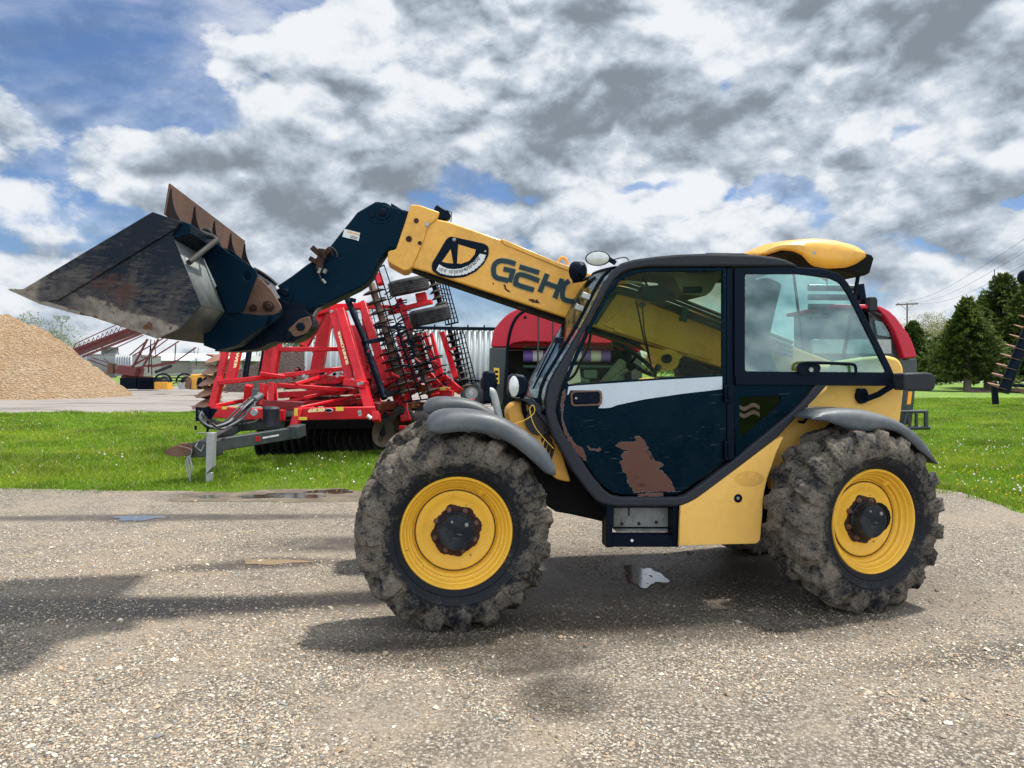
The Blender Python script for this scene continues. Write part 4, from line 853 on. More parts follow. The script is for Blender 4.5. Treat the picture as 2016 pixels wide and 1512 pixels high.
wb = MB(); wb.tube([Q(1252, 592, 0.93), Q(1266, 660, 0.93), Q(1282, 720, 0.93), Q(1290, 745, 0.93)], 0.006, 6); wb.tube([Q(1264, 596, 0.93), Q(1268, 650, 0.93), Q(1284, 728, 0.93)], 0.005, 6)
T.part('side_wiper', wb, M['black'])
# ---- step, sill box and side panel
T.part('battery_box', MB().prism(uz([(1206, 996), (1325, 996), (1325, 1046), (1213, 1046), (1206, 1040)], 0.50), 0.48, 0.70), M['bucket_back'], bev=0.006, label='grimy grey box behind the step')
T.part('box_bolt', disc(disc(disc(MB(), 1224, 1031, 0.48, 3.5, 0.006, 8), 1258, 1031, 0.48, 3.5, 0.006, 8), 1292, 1028, 0.48, 3.5, 0.006, 8), M['rust'], each=True)
T.part('box_seam', MB().prism(uz([(1208, 1037), (1325, 1037), (1325, 1040), (1208, 1040)], 0.48), 0.470, 0.482).prism(uz([(1237, 998), (1239, 998), (1239, 1016), (1237, 1016)], 0.48), 0.474, 0.481), M['chassis'])
sp = MB().prism(uz([(1194, 990), (1206, 990), (1206, 1078), (1194, 1078)], 0.37), 0.37, 0.50)
sp.prism(uz([(1325, 990), (1336.5, 990), (1336.5, 1077), (1325, 1077)], 0.37), 0.37, 0.50)
sp.prism(uz([(1206, 1060), (1325, 1060), (1325, 1077), (1206, 1077)], 0.375), 0.375, 0.39)
for k in range(5): sp.prism(uz([(1206, 1054), (1325, 1054), (1325, 1060), (1206, 1060)], 0.38), 0.375+k*0.026, 0.385+k*0.026)
sp.prism(uz([(1168, 985), (1345, 990), (1345, 1000), (1190, 1000)], 0.39), 0.39, 0.60)
T.part('step', sp, M['black'], bev=0.003)
T.part('step_bolt', disc(MB(), 1244, 1064, 0.374, 3, 0.005, 12), M['whitedecal'])
YP = uz([(1540, 859.5), (1542.5, 862), (1539, 869), (1528, 892), (1520, 916), (1511, 941), (1505, 966), (1502, 992), (1501, 1016.5), (1499, 1040), (1497, 1062), (1493, 1068), (1487, 1070.6), (1336.8, 1074), (1338, 1040), (1340, 997), (1358, 990), (1374, 981), (1440, 932), (1527.6, 866)], 0.33)
yp = T.part('side_panel', plate([YP], 0.33, 0.36, 0.005), M['yellow_pale'], label='faded yellow panel ahead of the rear wheel')
ov = uz(arc2(1475, 942.5, 29, 15.5, 0, 360, 40)[:-1], 0.33)
T.part('oval_patch', MB().prism(ov, 0.3293, 0.333), paint('deeper_yellow_oval', (0.74, 0.40, 0.06), 0.4), parent=yp)
T.part('panel_latch', disc(disc(MB(), 1453, 981, 0.330, 8.5, 0.004, 28), 1453, 981, 0.327, 6.5, 0.003, 24), M['black'], parent=yp)
T.part('latch_screw', disc(MB(), 1453, 981, 0.323, 3.5, 0.004, 6), M['steel'], parent=yp)
# ---- rear body, tank hump
rb = MB().prism(rnd(uz([(1510, 870), (1560, 800), (1628, 757), (1640, 712), (1690, 704), (1740, 700), (1762, 706), (1771, 722), (1773, 757), (1765, 832), (1745, 860), (1690, 880), (1620, 900), (1560, 960), (1515, 965)], 0.55), 0.03), 0.50, 0.60)
T.part('rear_body', rb, M['yellow_pale'], bev=0.03, label='pale yellow bodywork between the cab and the rear wheel')
rb2 = MB().prism(rnd(uz([(1545, 860), (1628, 757), (1640, 720), (1745, 712), (1768, 730), (1765, 820), (1600, 880)], 0.62), 0.03), 0.606, 1.02)
T.part('rear_deck', rb2, M['yellow_pale'], bev=0.03)
eb = MB().prism(rnd(uz([(1180, 860), (1190, 790), (1290, 745), (1420, 742), (1560, 744), (1700, 748), (1770, 760), (1765, 830), (1600, 880), (1250, 900)], 1.6), 0.04), 1.55, 2.05)
T.part('engine_bay', eb, M['yellow'], bev=0.03)
ed = MB()
for k in range(9): a = Q(1300+k*38, 748-(k % 3)*7, 1.75); ed.box(a.x, 1.62+0.05*(k % 3), a.z-0.1, a.x+0.10, 1.9, a.z+0.03+0.04*(k % 2))
ed.lathe([(0.09, -0.22), (0.11, -0.2), (0.11, 0.2), (0.09, 0.22)], Q(1375, 712, 1.75), (1, 0.1, 0), 20)
T.part('engine', ed, M['chassis'], bev=0.01)
# opened engine hood standing over the cab roof
hd_ = MB(); hp = [(1488, 503), (1500, 494), (1530, 481), (1570, 474), (1608, 471), (1650, 475), (1690, 485), (1704, 493), (1704, 503)]
hb = [(1505, 500), (1520, 498), (1537, 492), (1560, 494), (1578, 502), (1590, 515), (1600, 524), (1630, 529), (1664, 527), (1684, 520), (1700, 508)]
def resample(P, n):
    P = [Vector((a, b)) for a, b in P]; L = [0]
    for i in range(1, len(P)): L.append(L[-1]+(P[i]-P[i-1]).length)
    out = []
    for k in range(n):
        t = L[-1]*k/(n-1); i = max(j for j in range(len(P)) if L[j] <= t+1e-9); i = min(i, len(P)-2); f = (t-L[i])/(L[i+1]-L[i]); out.append(P[i]+(P[i+1]-P[i])*f)
    return out
A1 = resample(hp, 26); B1 = resample(hb, 26); rows = []
v0 = 1.45
for t, dv in ((0, 0.0), (0.35, -0.012), (0.7, -0.01), (0.92, 0.02)):
    rows.append([tuple(Q(*(B1[i]*(1-t)+A1[i]*t), v0)+Vector((0, dv, 0))) for i in range(26)])
for dv, dz in ((0.06, 0.012), (0.2, 0.03), (0.4, 0.03), (0.58, 0.0), (0.62, -0.10), (0.63, -0.2)):
    rows.append([tuple(Q(*A1[i], v0)+Vector((0, dv, dz))) for i in range(26)])
hood = T.part('engine_hood', MB().sweep(rows), M['yellow'], solid=0.012, label='yellow engine hood propped open above the cab roof')
hi = MB().prism(uz([(1510, 505), (1540, 497), (1575, 506), (1598, 526), (1640, 535), (1690, 545), (1700, 540), (1708, 512), (1704, 505), (1650, 492), (1560, 484)], 1.7), 1.60, 1.95)
T.part('hood_liner', hi, M['chassis'], parent=hood, bev=0.01)
T.part('hood_bolt', disc(MB(), 1602, 498, v0-0.01, 4, 0.008, 14), M['steel'], parent=hood)
hs = MB(); hs.tube([Q(1560, 520, 1.7), Q(1590, 760, 1.75)], 0.012, 8); hs.tube([Q(1690, 540, 1.7), Q(1650, 760, 1.75)], 0.018, 8); T.part('hood_prop', hs, M['black'])
# ---- fenders: arched shells with a rolled outer lip
def fender(top, low, v_out, v_in, mat, label):
    n = 40; A2 = resample(smooth_line([(a, b) for a, b in top], 5) if False else top, n); B2 = resample(low, n); rows = []
    for i in range(n):
        a = Q(A2[i].x, A2[i].y, v_out); b = Q(B2[i].x, B2[i].y, v_out); row = []
        for t, dv in ((0.0, 0.0), (0.25, -0.006), (0.55, -0.006), (0.80, 0.012), (0.94, 0.045), (1.0, 0.09)):
            p = b.lerp(a, t); row.append((p.x, p.y+dv, p.z))
        w = v_in-v_out; e = min(1, i/4, (n-1-i)/4+0.3)
        for t in (0.4, 0.7, 1.0): row.append((a.x, v_out+0.09+(w-0.09)*t*(0.75+0.25*e), a.z-0.004*t))
        rows.append(row)
    return T.part('fender', MB().sweep(rows), mat, solid=0.010, label=label, sharp=50)
ftop = [(843, 843), (843, 834), (849, 824), (861, 816), (878, 811), (905, 810), (932, 811), (955, 814), (975, 818), (997, 827), (1018, 839), (1041, 854), (1064, 872.5), (1078, 888), (1087, 902), (1093, 915), (1096, 926), (1094, 933)]
flow = [(846, 848), (852, 851.5), (865, 854), (880, 852), (898, 849.5), (922, 849), (945, 851), (963, 855), (981, 861), (1000, 870), (1018, 882), (1038, 898), (1057, 915.5), (1066, 924), (1075, 932), (1085, 935), (1091, 935), (1093, 934)]
fender(ftop, flow, -0.03, 0.40, M['greyplastic'], 'grey plastic fender over the near front wheel')
ff = fender(ftop, flow, -0.03, 0.40, M['greyplastic'], 'far grey fender behind the near one'); ff.location = (0, 2.12, 0); ff.scale = (1, 1, 1)
ff.location = (0.0, 1.75, 0.02)
rtop = [(1598, 824), (1610, 815), (1625, 810), (1648, 807), (1671.5, 806), (1697, 807), (1721, 811), (1747, 818), (1771, 827.6), (1789, 838), (1804, 849), (1819, 863), (1830, 879), (1838, 895), (1845, 913)]
rlow = [(1598, 826), (1612, 828), (1629, 830), (1640, 834), (1652, 839), (1668, 845), (1685, 849), (1700, 849), (1714.5, 848), (1737.6, 845), (1755, 847), (1771, 853), (1790, 868), (1806, 884), (1822, 896), (1843, 913)]
fender(rtop, rlow, 0.10, 0.52, M['greyplastic'], 'grey plastic fender over the near rear wheel')
sr = MB().tube([Q(*p, 0.5) for p in ((1655, 818), (1634, 840), (1622, 850), (1617, 870))], 0.02, 8); sr.tube([Q(*p, 0.47) for p in ((1578, 790), (1588, 800), (1590, 822), (1582, 832), (1572, 830))], 0.010, 8)
T.part('fender_bracket', sr, M['black'])
# ---- front lamps on the fender post
lp = MB().tube(smooth_line([Q(*p, 0.36) for p in ((964, 770), (968, 771), (972, 778), (978, 800), (983, 822))], 4), 0.026, 12)
T.part('lamp_post', lp, M['galv'])
lp2 = MB().lathe([(0.03, -0.05), (0.058, -0.045), (0.062, 0.02), (0.04, 0.06)], Q(963, 755, 0.45), (-0.8, -0.1, 0.0), 16)
lp2.box(*(Q(963, 752, 0.42)-Vector((0.045, 0.05, 0.085))), *(Q(963, 752, 0.42)+Vector((0.04, 0.05, 0.075))))
lp2.box(*(Q(960, 780, 0.40)-Vector((0.035, 0.04, 0.05))), *(Q(960, 780, 0.40)+Vector((0.03, 0.04, 0.04))))
T.part('indicator_lamp', lp2, M['black'], bev=0.02)
hc = Q(1020, 759, 0.42)
hb_ = MB().prism(rnd([(hc.x+dx, hc.z+dz) for dx, dz in ((-0.075, -0.07), (-0.065, 0.065), (-0.03, 0.082), (0.04, 0.07), (0.066, 0.03), (0.06, -0.05), (0.0, -0.085))], 0.03), hc.y-0.06, hc.y+0.08)
T.part('headlight', hb_, M['black'], bev=0.02)
hln = MB().lathe([(0.002, -0.017), (0.5, -0.012), (0.9, -0.003), (1.0, 0.012)], (0, 0, 0), (0, 1, 0), 28)
hln.v = [(hc.x-0.036+x*0.036+0.3*y*0, hc.y-0.062+y, hc.z-0.005+z*0.075) for x, y, z in hln.v]
T.part('headlight_lens', hln, M['lens'])
hln2 = MB().tube([hc+Vector((0.03, 0.02, -0.07)), hc+Vector((0.05, 0.05, -0.18)), hc+Vector((0.1, 0.08, -0.3))], 0.018, 8); T.part('headlight_bracket', hln2, M['black'])
# ---- work lamps
def lamp(px, py, v, rx, rz_, axv, lens=True, name='work_lamp'):
    c = Q(px, py, v); a = Vector(axv).normalized(); mb = MB().lathe([(0.5, 0.09), (0.85, 0.07), (1.0, 0.0), (1.0, -0.012), (0.93, -0.012)], (0, 0, 0), (0, 1, 0), 30)
    q = Vector((0, 1, 0)).rotation_difference(a); f = lambda p: c+q @ Vector((p[0]*rx, p[1], p[2]*rz_))
    mb.v = [tuple(f(p)) for p in mb.v]; o = T.part(name, mb, M['black'])
    if lens:
        l = MB().lathe([(0.01, -0.032), (0.6, -0.027), (0.88, -0.018), (0.93, -0.008)], (0, 0, 0), (0, 1, 0), 30); l.v = [tuple(f(p)) for p in l.v]; T.part('lamp_lens', l, M['lens'], parent=o)
    return o
lamp(1177, 509, 0.45, 0.088, 0.052, (0.35, 1, 0.1)); lb = MB().beam(Q(1193, 507, 0.47), Q(1212, 518, 0.47), 0.02, 0.03); lb.tube(smooth_line([Q(*p, 0.46) for p in ((1205, 512), (1220, 508), (1232, 507), (1238, 513))], 4), 0.004, 6)
T.part('lamp_bracket', lb, M['black'])
lamp(1134, 534, 0.86, 0.06, 0.075, (0.5, -1, 0.0), lens=False); lb = MB().tube([Q(*p, 0.86) for p in ((1130, 545), (1128, 555), (1145, 552), (1180, 540), (1210, 528))], 0.012, 8)
T.part('lamp_bracket', lb, M['black'])
# rear mirror box and arm
T.part('rear_mirror', MB().prism(rnd(uz([(1766, 735), (1812, 733), (1824, 736), (1828, 748), (1827, 764), (1820, 770), (1767, 768)], 0.30), 0.02), 0.22, 0.36), M['pillar'], bev=0.012)
ma = MB().tube([Q(1762, 756, 0.34), Q(1730, 776, 0.42), Q(1704, 786, 0.47)], 0.022, 10); ma.lathe([(0.04, -0.02), (0.05, 0.03)], Q(1697, 780, 0.48), (0, 1, 0), 18); ma.prism(rnd(uz([(1687, 764), (1703, 764), (1708, 775), (1706, 792), (1692, 796), (1686, 785)], 0.48), 0.02), 0.46, 0.50)
T.part('mirror_arm', ma, M['black'], bev=0.006)
# ================================================================== boom
BV0, BV1 = 1.12, 1.42
c4 = lambda x, y: (540+x/2.88, 380+y/2.88)
bm = MB().prism(uz([(887, 437), (990, 473), (1090, 514), (1165, 541), (1427, 633), (1640, 712), (1660, 740), (1640, 790), (1429, 727), (1095.6, 619.6), (838.6, 534.5), (809, 526), (818, 500), (845, 428)], BV0), BV0, BV1)
boom = T.part('boom', bm, M['yellow'], bev=0.012, label='yellow outer boom tube carrying the maker lettering')
bt = MB().prism(uz([(985, 472), (992, 481), (1100, 526), (1165, 550), (1165, 541), (1090, 513.5), (988, 470)], BV0-0.005), BV0-0.012, BV1+0.012)
T.part('boom_top_cover', bt, M['yellow'], bev=0.004)
bh = MB().prism(rnd(uz([(812.6, 402.6), (826, 404), (866, 418), (862, 430), (842, 446), (836, 470), (812, 527), (808, 528), (806, 531), (795, 533), (768, 518), (763, 514), (764, 494.6), (779.6, 491), (797, 440), (808, 404)], BV0-0.01), 0.015), BV0-0.015, BV1+0.015)
T.part('boom_collar', bh, M['yellow'], bev=0.008)
bb = MB().prism(uz([(765, 516), (797, 533), (797, 524), (812, 524), (806, 514)], BV0+0.02), BV0+0.03, BV1-0.03); T.part('wear_pad', bb, paint('brown_pad', (0.30, 0.15, 0.06), 0.7))
ub = MB().prism(uz([(812, 530), (838, 536), (1096, 621.5), (1429, 729), (1640, 792), (1640, 800), (1429, 737), (1096, 629), (900, 562), (850, 545)], BV0+0.03), BV0+0.04, BV1-0.04); T.part('boom_underside', ub, M['chassis'])
# inner boom stage showing between collar and head
T.part('inner_boom', MB().prism(uz([(800, 418), (811, 425), (798, 480), (781, 492), (762, 490), (770, 400)], BV0+0.02), BV0+0.02, BV1-0.02), M['navy'])
bl = MB()
for (x, y, r) in ((819.5, 434.5, 5), (805, 470.5, 6), (826.5, 478.5, 4)): disc(bl, x, y, BV0-0.016, r, 0.008, 16)
T.part('boom_bolt', bl, M['rust']); T.part('boom_cap', disc(MB(), 841, 442, BV0-0.016, 4.5, 0.006, 16), M['steel'])
lr = MB().tube([Q(1108+9*math.cos(a), 521-14*math.sin(a), BV0+0.1) for a in [k/12*math.pi for k in range(13)]], 0.012, 8); T.part('lifting_eye', lr, M['yellow'])
bl_ = MB().prism(rnd(uz([(851, 427), (856, 407), (861, 402), (884, 416), (889, 425), (882, 432), (862, 434)], BV0+0.05), 0.015), BV0+0.05, BV0+0.17)
T.part('boom_lamp', bl_, M['black'], bev=0.012); T.part('lamp_cable', MB().tube([Q(*p, BV0+0.05) for p in ((884, 430), (888, 437), (889, 418), (878, 414))], 0.004, 6), M['black'])
# lettering GEHL, cut from plate strokes
LV = BV0-0.002; ltm = paint('lettering_navy', (0.014, 0.036, 0.042), 0.4, dirt=(0.03, 0.05, 0.055), spec=0.2); lto = flat('lettering_outline', (0.40, 0.30, 0.13), 0.5)
def word(ws_, mt, vv, ex):
    mb = MB()
    for i_, pts in enumerate(ws_): mb.merge(MB().prism(uz(stroke_poly([c4(*p) for p in smooth_line(pts, 5)] if len(pts) > 4 else [c4(*p) for p in pts], 9.6+ex), vv), vv-0.002-i_*0.0004, vv+0.006))
    return T.part('lettering' if ex == 0 else 'lettering_outline', mb, mt)
GE = [[(1368, 402), (1320, 388), (1280, 385), (1254, 400), (1243, 430), (1247, 465), (1265, 482), (1300, 490), (1328, 498)], [(1335, 505), (1352, 442)], [(1366, 446), (1300, 430)],
      [(1390, 418), (1502, 452)], [(1502, 498), (1392, 462), (1368, 508), (1382, 522), (1472, 550)],
      [(1548, 458), (1505, 562)], [(1632, 486), (1590, 596)], [(1530, 508), (1608, 536)],
      [(1672, 498), (1645, 520), (1634, 560), (1634, 590), (1650, 606), (1690, 616), (1725, 606)], [(1672, 512), (1700, 470), (1745, 440)]]
GE = GE[:-1]
word(GE, lto, LV+0.001, 3.2); word(GE, ltm, LV-0.002, 0)
for pts in ([(1440, 602), (1470, 600), (1476, 612), (1490, 600), (1500, 618), (1512, 626), (1470, 622), (1450, 612)], [(1300, 518), (1312, 524), (1318, 545), (1340, 558), (1330, 562), (1308, 548)], [(1238, 508), (1246, 510), (1244, 520), (1238, 518)], [(856, 84), (870, 96), (866, 106), (858, 96)], [(1380, 640), (1430, 655), (1428, 661), (1380, 648)]):
    T.part('rust_chip', MB().prism(rough(uz([c4(*p) for p in pts], LV), .008, .003, len(pts)), LV-0.0008, LV+0.004), M['rust'], parent=boom)
# angle indicator
ai = T.part('angle_indicator', MB().prism(rnd(uz([c4(*p) for p in ((1000, 246), (1190, 288), (1215, 305), (1216, 350), (1190, 400), (1140, 448), (1080, 476), (1010, 484), (940, 472), (893, 440), (893, 400), (930, 340), (975, 262))], BV0), 0.02), BV0-0.006, BV0+0.004), M['black'])
sc2 = [(926+k*0, 0) for k in range(0)]
outer = [(918, 440), (940, 455), (975, 466), (1010, 470), (1050, 468), (1090, 460), (1130, 440), (1165, 412), (1188, 385), (1200, 352)]; inner = [(1165, 345), (1150, 365), (1130, 390), (1100, 412), (1060, 428), (1020, 433), (985, 430), (955, 418), (934, 404)]
oo = []
for i in range(len(outer)-1):
    a = Vector(outer[i]); b2 = Vector(outer[i+1]); nrm = Vector(((b2-a).y, -(b2-a).x)).normalized()
    for k in range(2): oo += [tuple(a+(b2-a)*(k*.5)), tuple(a+(b2-a)*(k*.5+0.20)), tuple(a+(b2-a)*(k*.5+0.28)+nrm*7), tuple(a+(b2-a)*(k*.5+0.36))]
oo.append(outer[-1])
T.part('scale', MB().prism(uz([c4(*p) for p in oo+inner], BV0), BV0-0.009, BV0), M['whitedecal'], parent=ai)
T.part('indicator_window', MB().prism(uz([c4(*p) for p in ((1042, 292), (1142, 322), (1135, 350), (1105, 385), (1060, 402), (1036, 400))], BV0), BV0-0.009, BV0), M['yellow'], parent=ai)
T.part('indicator_window', MB().prism(uz([c4(*p) for p in ((1000, 320), (1014, 400), (980, 398), (950, 390))], BV0), BV0-0.009, BV0), M['yellow'], parent=ai)
T.part('pointer', MB().prism(uz([c4(*p) for p in ((1012, 262), (1028, 262), (1042, 300), (1025, 418), (1012, 330), (1002, 300))], BV0), BV0-0.016, BV0-0.010), M['black'], parent=ai)
T.part('pointer_screw', disc(disc(MB(), *c4(1020, 264), BV0-0.016, 3.6, 0.004, 14), *c4(1196, 330), BV0-0.008, 2.2, 0.003, 12), M['steel'], parent=ai)
nm = MB()
for s_, x, y, an in (("10'", 928, 440, -14), ("0'", 960, 450, -8), ("10'", 986, 456, -2), ("20'", 1016, 458, 4), ("30'", 1046, 455, 10), ("40'", 1076, 446, 20), ("50'", 1104, 432, 32), ("60'", 1130, 414, 42), ("70'", 1152, 394, 50)):
    o = Q(*c4(x, y-2), BV0-0.011); e = Vector((math.cos(R(an)), 0, math.sin(R(an)))); text_mb(s_, 0.034, o, e, (-e.z, 0, e.x), 0.002, 0.0, mb=nm)
T.part('scale_figures', nm, M['black'], parent=ai)
# hydraulic pipes and stiffener seen through the door glass
pp = MB()
for k in range(4):
    off = k*9; pp.tube(smooth_line([Q(*p, BV0-0.05) for p in ((1170, 638-off*0.4), (1190, 608-off*0.7), (1207, 584-off), (1225, 577-off), (1300, 601-off), (1430, 652-off), (1560, 702-off))], 4), 0.016, 8)
T.part('hydraulic_pipe', pp, M['pipe'], each=True)
T.part('pipe_clamp', MB().prism(uz([(1344, 603), (1356, 607), (1352, 634), (1340, 630)], BV0-0.07), BV0-0.075, BV0-0.02).prism(uz([(1262, 594), (1272, 597), (1270, 605), (1260, 602)], BV0-0.07), BV0-0.075, BV0-0.02), M['pipe'], bev=0.004)
T.part('boom_stiffener', MB().prism(rnd(uz([(1186, 640), (1214, 618), (1250, 628), (1392, 678), (1404, 690), (1408, 700), (1404, 708), (1392, 708), (1262, 668), (1212, 650)], BV0-0.008), 0.02), BV0-0.012, BV0+0.01), M['yellow'], bev=0.004)
T.part('boom_flange', MB().prism(uz([(1210, 644), (1356, 690), (1356, 698), (1210, 652)], BV0-0.03), BV0-0.04, BV0+0.02), M['yellow'], bev=0.003)
lc = MB().lathe([(0.085, -0.05), (0.085, 0.3)], Q(1313, 708, BV0), (0, 1, 0), 24); lc.prism(uz([(1262, 678), (1345, 700), (1332, 712), (1314, 720), (1290, 706)], BV0-0.02), BV0-0.03, BV0+0.02)
T.part('cylinder_lug', lc, M['yellow'])
lcy = MB().tube([Q(1318, 706, BV0+0.12), Q(1390, 752, BV0+0.12)], 0.035, 14); lcy.tube([Q(1340, 720, BV0+0.12), Q(1480, 800, BV0+0.12)], 0.065, 16)
lcy.lathe([(0.035, -0.06), (0.035, 0.02)], Q(1310, 706, BV0-0.05), (0, 1, 0), 14)
T.part('lift_cylinder', lcy, M['black'])
# ---- boom head
NV0, NV1 = 1.13, 1.40
head = [(739.6, 396.7), (748, 397), (762, 403), (795, 413), (809, 416.5), (811, 424), (779.6, 491), (768, 488), (760, 497), (745, 519), (734.5, 543), (721, 558), (706.7, 567.5), (679, 581), (640, 600), (616, 609), (604, 618), (590, 622), (562, 618), (548, 605), (540, 576), (546, 562.6), (575, 543), (602.5, 522), (625, 507), (647.6, 487.6), (660, 472), (675, 453), (690, 435), (703, 418)]
hdp = T.part('boom_head', plate([uz(head, NV0)], NV0, NV1, 0.012), M['navy'], label='dark navy curved boom head leading down to the bucket')
for pts, dv in (([(736, 420), (744, 404), (757, 403), (770, 410), (770, 424), (758, 434), (742, 433)], 0.012), ([(548, 572), (556, 563), (568, 563), (576, 572), (578, 590), (566, 600), (552, 596)], 0.012), ([(722, 425), (735, 400), (760, 398), (775, 410), (776, 430), (755, 442), (730, 438)], 0.004)):
    T.part('boss_plate', MB().prism(rnd(uz(pts, NV0), 0.03), NV0-dv, NV0+0.01), M['navy'], parent=hdp, bev=0.003)
pn = MB(); disc(pn, 753, 418, NV0-0.012, 8, 0.01); disc(pn, 733, 424, NV0-0.004, 5, 0.008); disc(pn, 561.5, 576, NV0-0.012, 8, 0.012); disc(pn, 661.5, 534, NV0, 3, 0.006)
T.part('pin', pn, M['black'], parent=hdp)
pl_ = T.part('warning_plate', MB().prism(uz([(678, 450.5), (709, 458.5), (706, 474.5), (674, 466)], NV0-0.003), NV0-0.004, NV0+0.003), M['whitedecal'], parent=hdp)
wt = MB(); e = Q(709, 458.5, NV0)-Q(678, 450.5, NV0); up = Vector((-e.z, 0, e.x)).normalized(); o = Q(683, 457.5, NV0-0.006)
text_mb('WARNING', 0.020, o, e, up, 0.002, 0.0, mb=wt); T.part('warning_text', wt, M['amber'], parent=hdp)
wl = MB()
for k in range(3):
    a = Q(690-k*0.8, 464+k*2.9, NV0-0.005); wl.beam(a, a+e.normalized()*0.055, 0.0015, 0.004, up)
T.part('warning_line', wl, M['black'], parent=hdp)
# rusty coupler with fittings
cp = MB(); k0 = NV0-0.05
cp.beam(Q(614, 487, k0), Q(640, 510, k0), 0.05, 0.04); cp.beam(Q(609, 508, k0), Q(634, 522, k0), 0.035, 0.035); cp.beam(Q(634, 490, k0), Q(628, 532, k0), 0.05, 0.05); cp.beam(Q(622, 516, k0), Q(650, 490, k0), 0.03, 0.04); cp.beam(Q(650, 485, k0), Q(656, 505, k0), 0.015, 0.015)
T.part('hose_coupler', cp, M['rust'], bev=0.006)
cw = MB(); cw.tube([Q(631, 528, k0-.02), Q(627, 538, k0-.02)], 0.014, 10); cw.tube([Q(642, 530, k0-.02), Q(638, 538, k0-.02)], 0.016, 10); cw.tube([Q(634, 550, k0-.02), Q(641, 558, k0-.02)], 0.013, 10)
T.part('coupler_cap', cw, M['steel']); cw = MB().tube(smooth_line([Q(*p, k0-.01) for p in ((628, 538), (631, 548), (636, 553))], 3), 0.008, 6); cw.tube(smooth_line([Q(*p, k0) for p in ((646, 487), (655, 488), (664, 500), (662, 506))], 4), 0.006, 6); T.part('coupler_hose', cw, M['hose'])
# tilt linkage and rod under the head
lk = MB().prism(rnd(uz([(425, 692), (445, 670), (500, 640), (550, 615), (600, 610), (618, 628), (616, 645), (600, 663), (578, 674), (540, 673), (508, 688), (470, 692)], 0.95), 0.01), 0.90, 1.25)
lk.prism(rnd(uz([(545, 590), (600, 600), (606, 620), (560, 640), (520, 660), (500, 650)], 1.0), 0.02), 1.02, 1.30)
T.part('tilt_linkage', lk, M['black'], bev=0.008)
lw = MB(); lw.prism(rnd(uz([(566, 650), (590, 628), (610, 622), (614, 640), (604, 656), (580, 664)], 0.88), 0.02), 0.875, 0.90); T.part('link_plate', lw, M['rustplate'], bev=0.004)
lw = MB(); disc(lw, 592, 643, 0.872, 9, 0.02, 6); disc(lw, 569, 660, 0.895, 9, 0.02, 20); disc(lw, 515, 664, 0.895, 6, 0.015, 16); T.part('link_pin', lw, M['black'])
rd = MB().tube([Q(608, 640, 1.2), Q(622, 612, 1.2), Q(648, 582, 1.2)], 0.022, 12); T.part('tilt_rod', rd, M['steel'])
rd = MB().tube([Q(500, 540, 1.1), Q(530, 556, 1.1), Q(545, 572, 1.1)], 0.026, 12); rd.beam(Q(528, 562, 1.0), Q(545, 590, 1.0), 0.03, 0.05); T.part('tilt_cylinder', rd, M['galv'])
hs2 = MB()
for k in range(3): hs2.tube(smooth_line([Q(*p, 1.0+k*0.04) for p in ((500, 528+k*2), (515, 536+k*2), (532, 548+k*2), (545, 560))], 4), 0.010, 6)
T.part('tilt_hose', hs2, M['hose'], each=True)
# ================================================================== bucket
c1 = lambda x, y: (x/2.965, 340+y/2.965)
bk = None
BW0, BW1 = 0.0, 2.05
SIDE = [(44, 569.5), (300, 418), (357.5, 438), (338, 462), (395, 600), (361, 643), (310, 667), (158.5, 616.6), (81, 596), (20, 573), (18, 569), (30, 568)]
def xsec(pts, th, v=BW0):
    P = uz(pts, v); return P
sides = MB().prism(uz(SIDE, BW0), BW0, BW0+0.016).prism(uz(SIDE, BW0), BW1-0.016, BW1)
bucket = T.part('bucket', sides, M['bucket'], bev=0.003, label='worn dark loader bucket, scratched and rusty, tipped back')
for nm_, pts_, mt_ in (('bucket_floor', [(26, 570), (81, 592), (158, 612), (308, 662), (357, 640), (389, 599)], M['bucket_under']), ('back_plate', [(389.5, 599.5), (335, 462)], M['bucket_back']), ('top_plate', [(334, 461), (352, 439), (302, 423)], M['bucket_under'])):
    shell = uz(pts_, BW0); rows = [[(u, v, z) for u, z in shell] for v in (BW0+0.016, 0.7, 1.4, BW1-0.016)]
    T.part(nm_, MB().sweep(rows), mt_, parent=bucket, solid=0.016, sharp=20)
T.part('cutting_edge', MB().prism(uz([(16, 570), (24, 568), (82, 590), (160, 614), (158, 620), (80, 599)], BW0), BW0-0.012, BW1+0.01), M['bucket_edge'], parent=bucket, bev=0.003)
band = uz([(28, 570), (46, 568.5), (300, 417), (357.5, 437), (344, 451), (233, 519), (115, 591), (81, 594.5)], BW0-0.012)
T.part('side_band', MB().prism(band, BW0-0.014, BW0+0.002), M['bucket'], parent=bucket, bev=0.004)
# spill guard with gussets
sg = MB(); A0 = Q(332, 361, BW0); B0 = Q(322, 422, BW0); C0 = Q(358, 440, BW0)
dn = (A0-B0).normalized(); pr = Vector((dn.z, 0, -dn.x))
sgp = [(B0.x, B0.z), (A0.x, A0.z), (A0.x+pr.x*0.012, A0.z+pr.z*0.012), (B0.x+pr.x*0.012, B0.z+pr.z*0.012)]
T.part('spill_guard', MB().prism(sgp, BW0, BW1), M['rustplate'], parent=bucket, bev=0.002, label='rusty brown spill guard with triangular gussets')
gs = MB(); ap = A0*0.84+B0*0.16
for k in range(5):
    v = BW0+0.005+k*(BW1-0.025)/4
    arc = [(C0.x+(ap.x-C0.x)*t-0.018*math.sin(math.pi*t)+pr.x*0.02*t, C0.z+(ap.z-C0.z)*t) for t in [i/8 for i in range(9)]]
    gs.prism([(B0.x+0.002, B0.z)]+[(C0.x, C0.z)]+arc[1:]+[(ap.x, ap.z)], v, v+0.012)
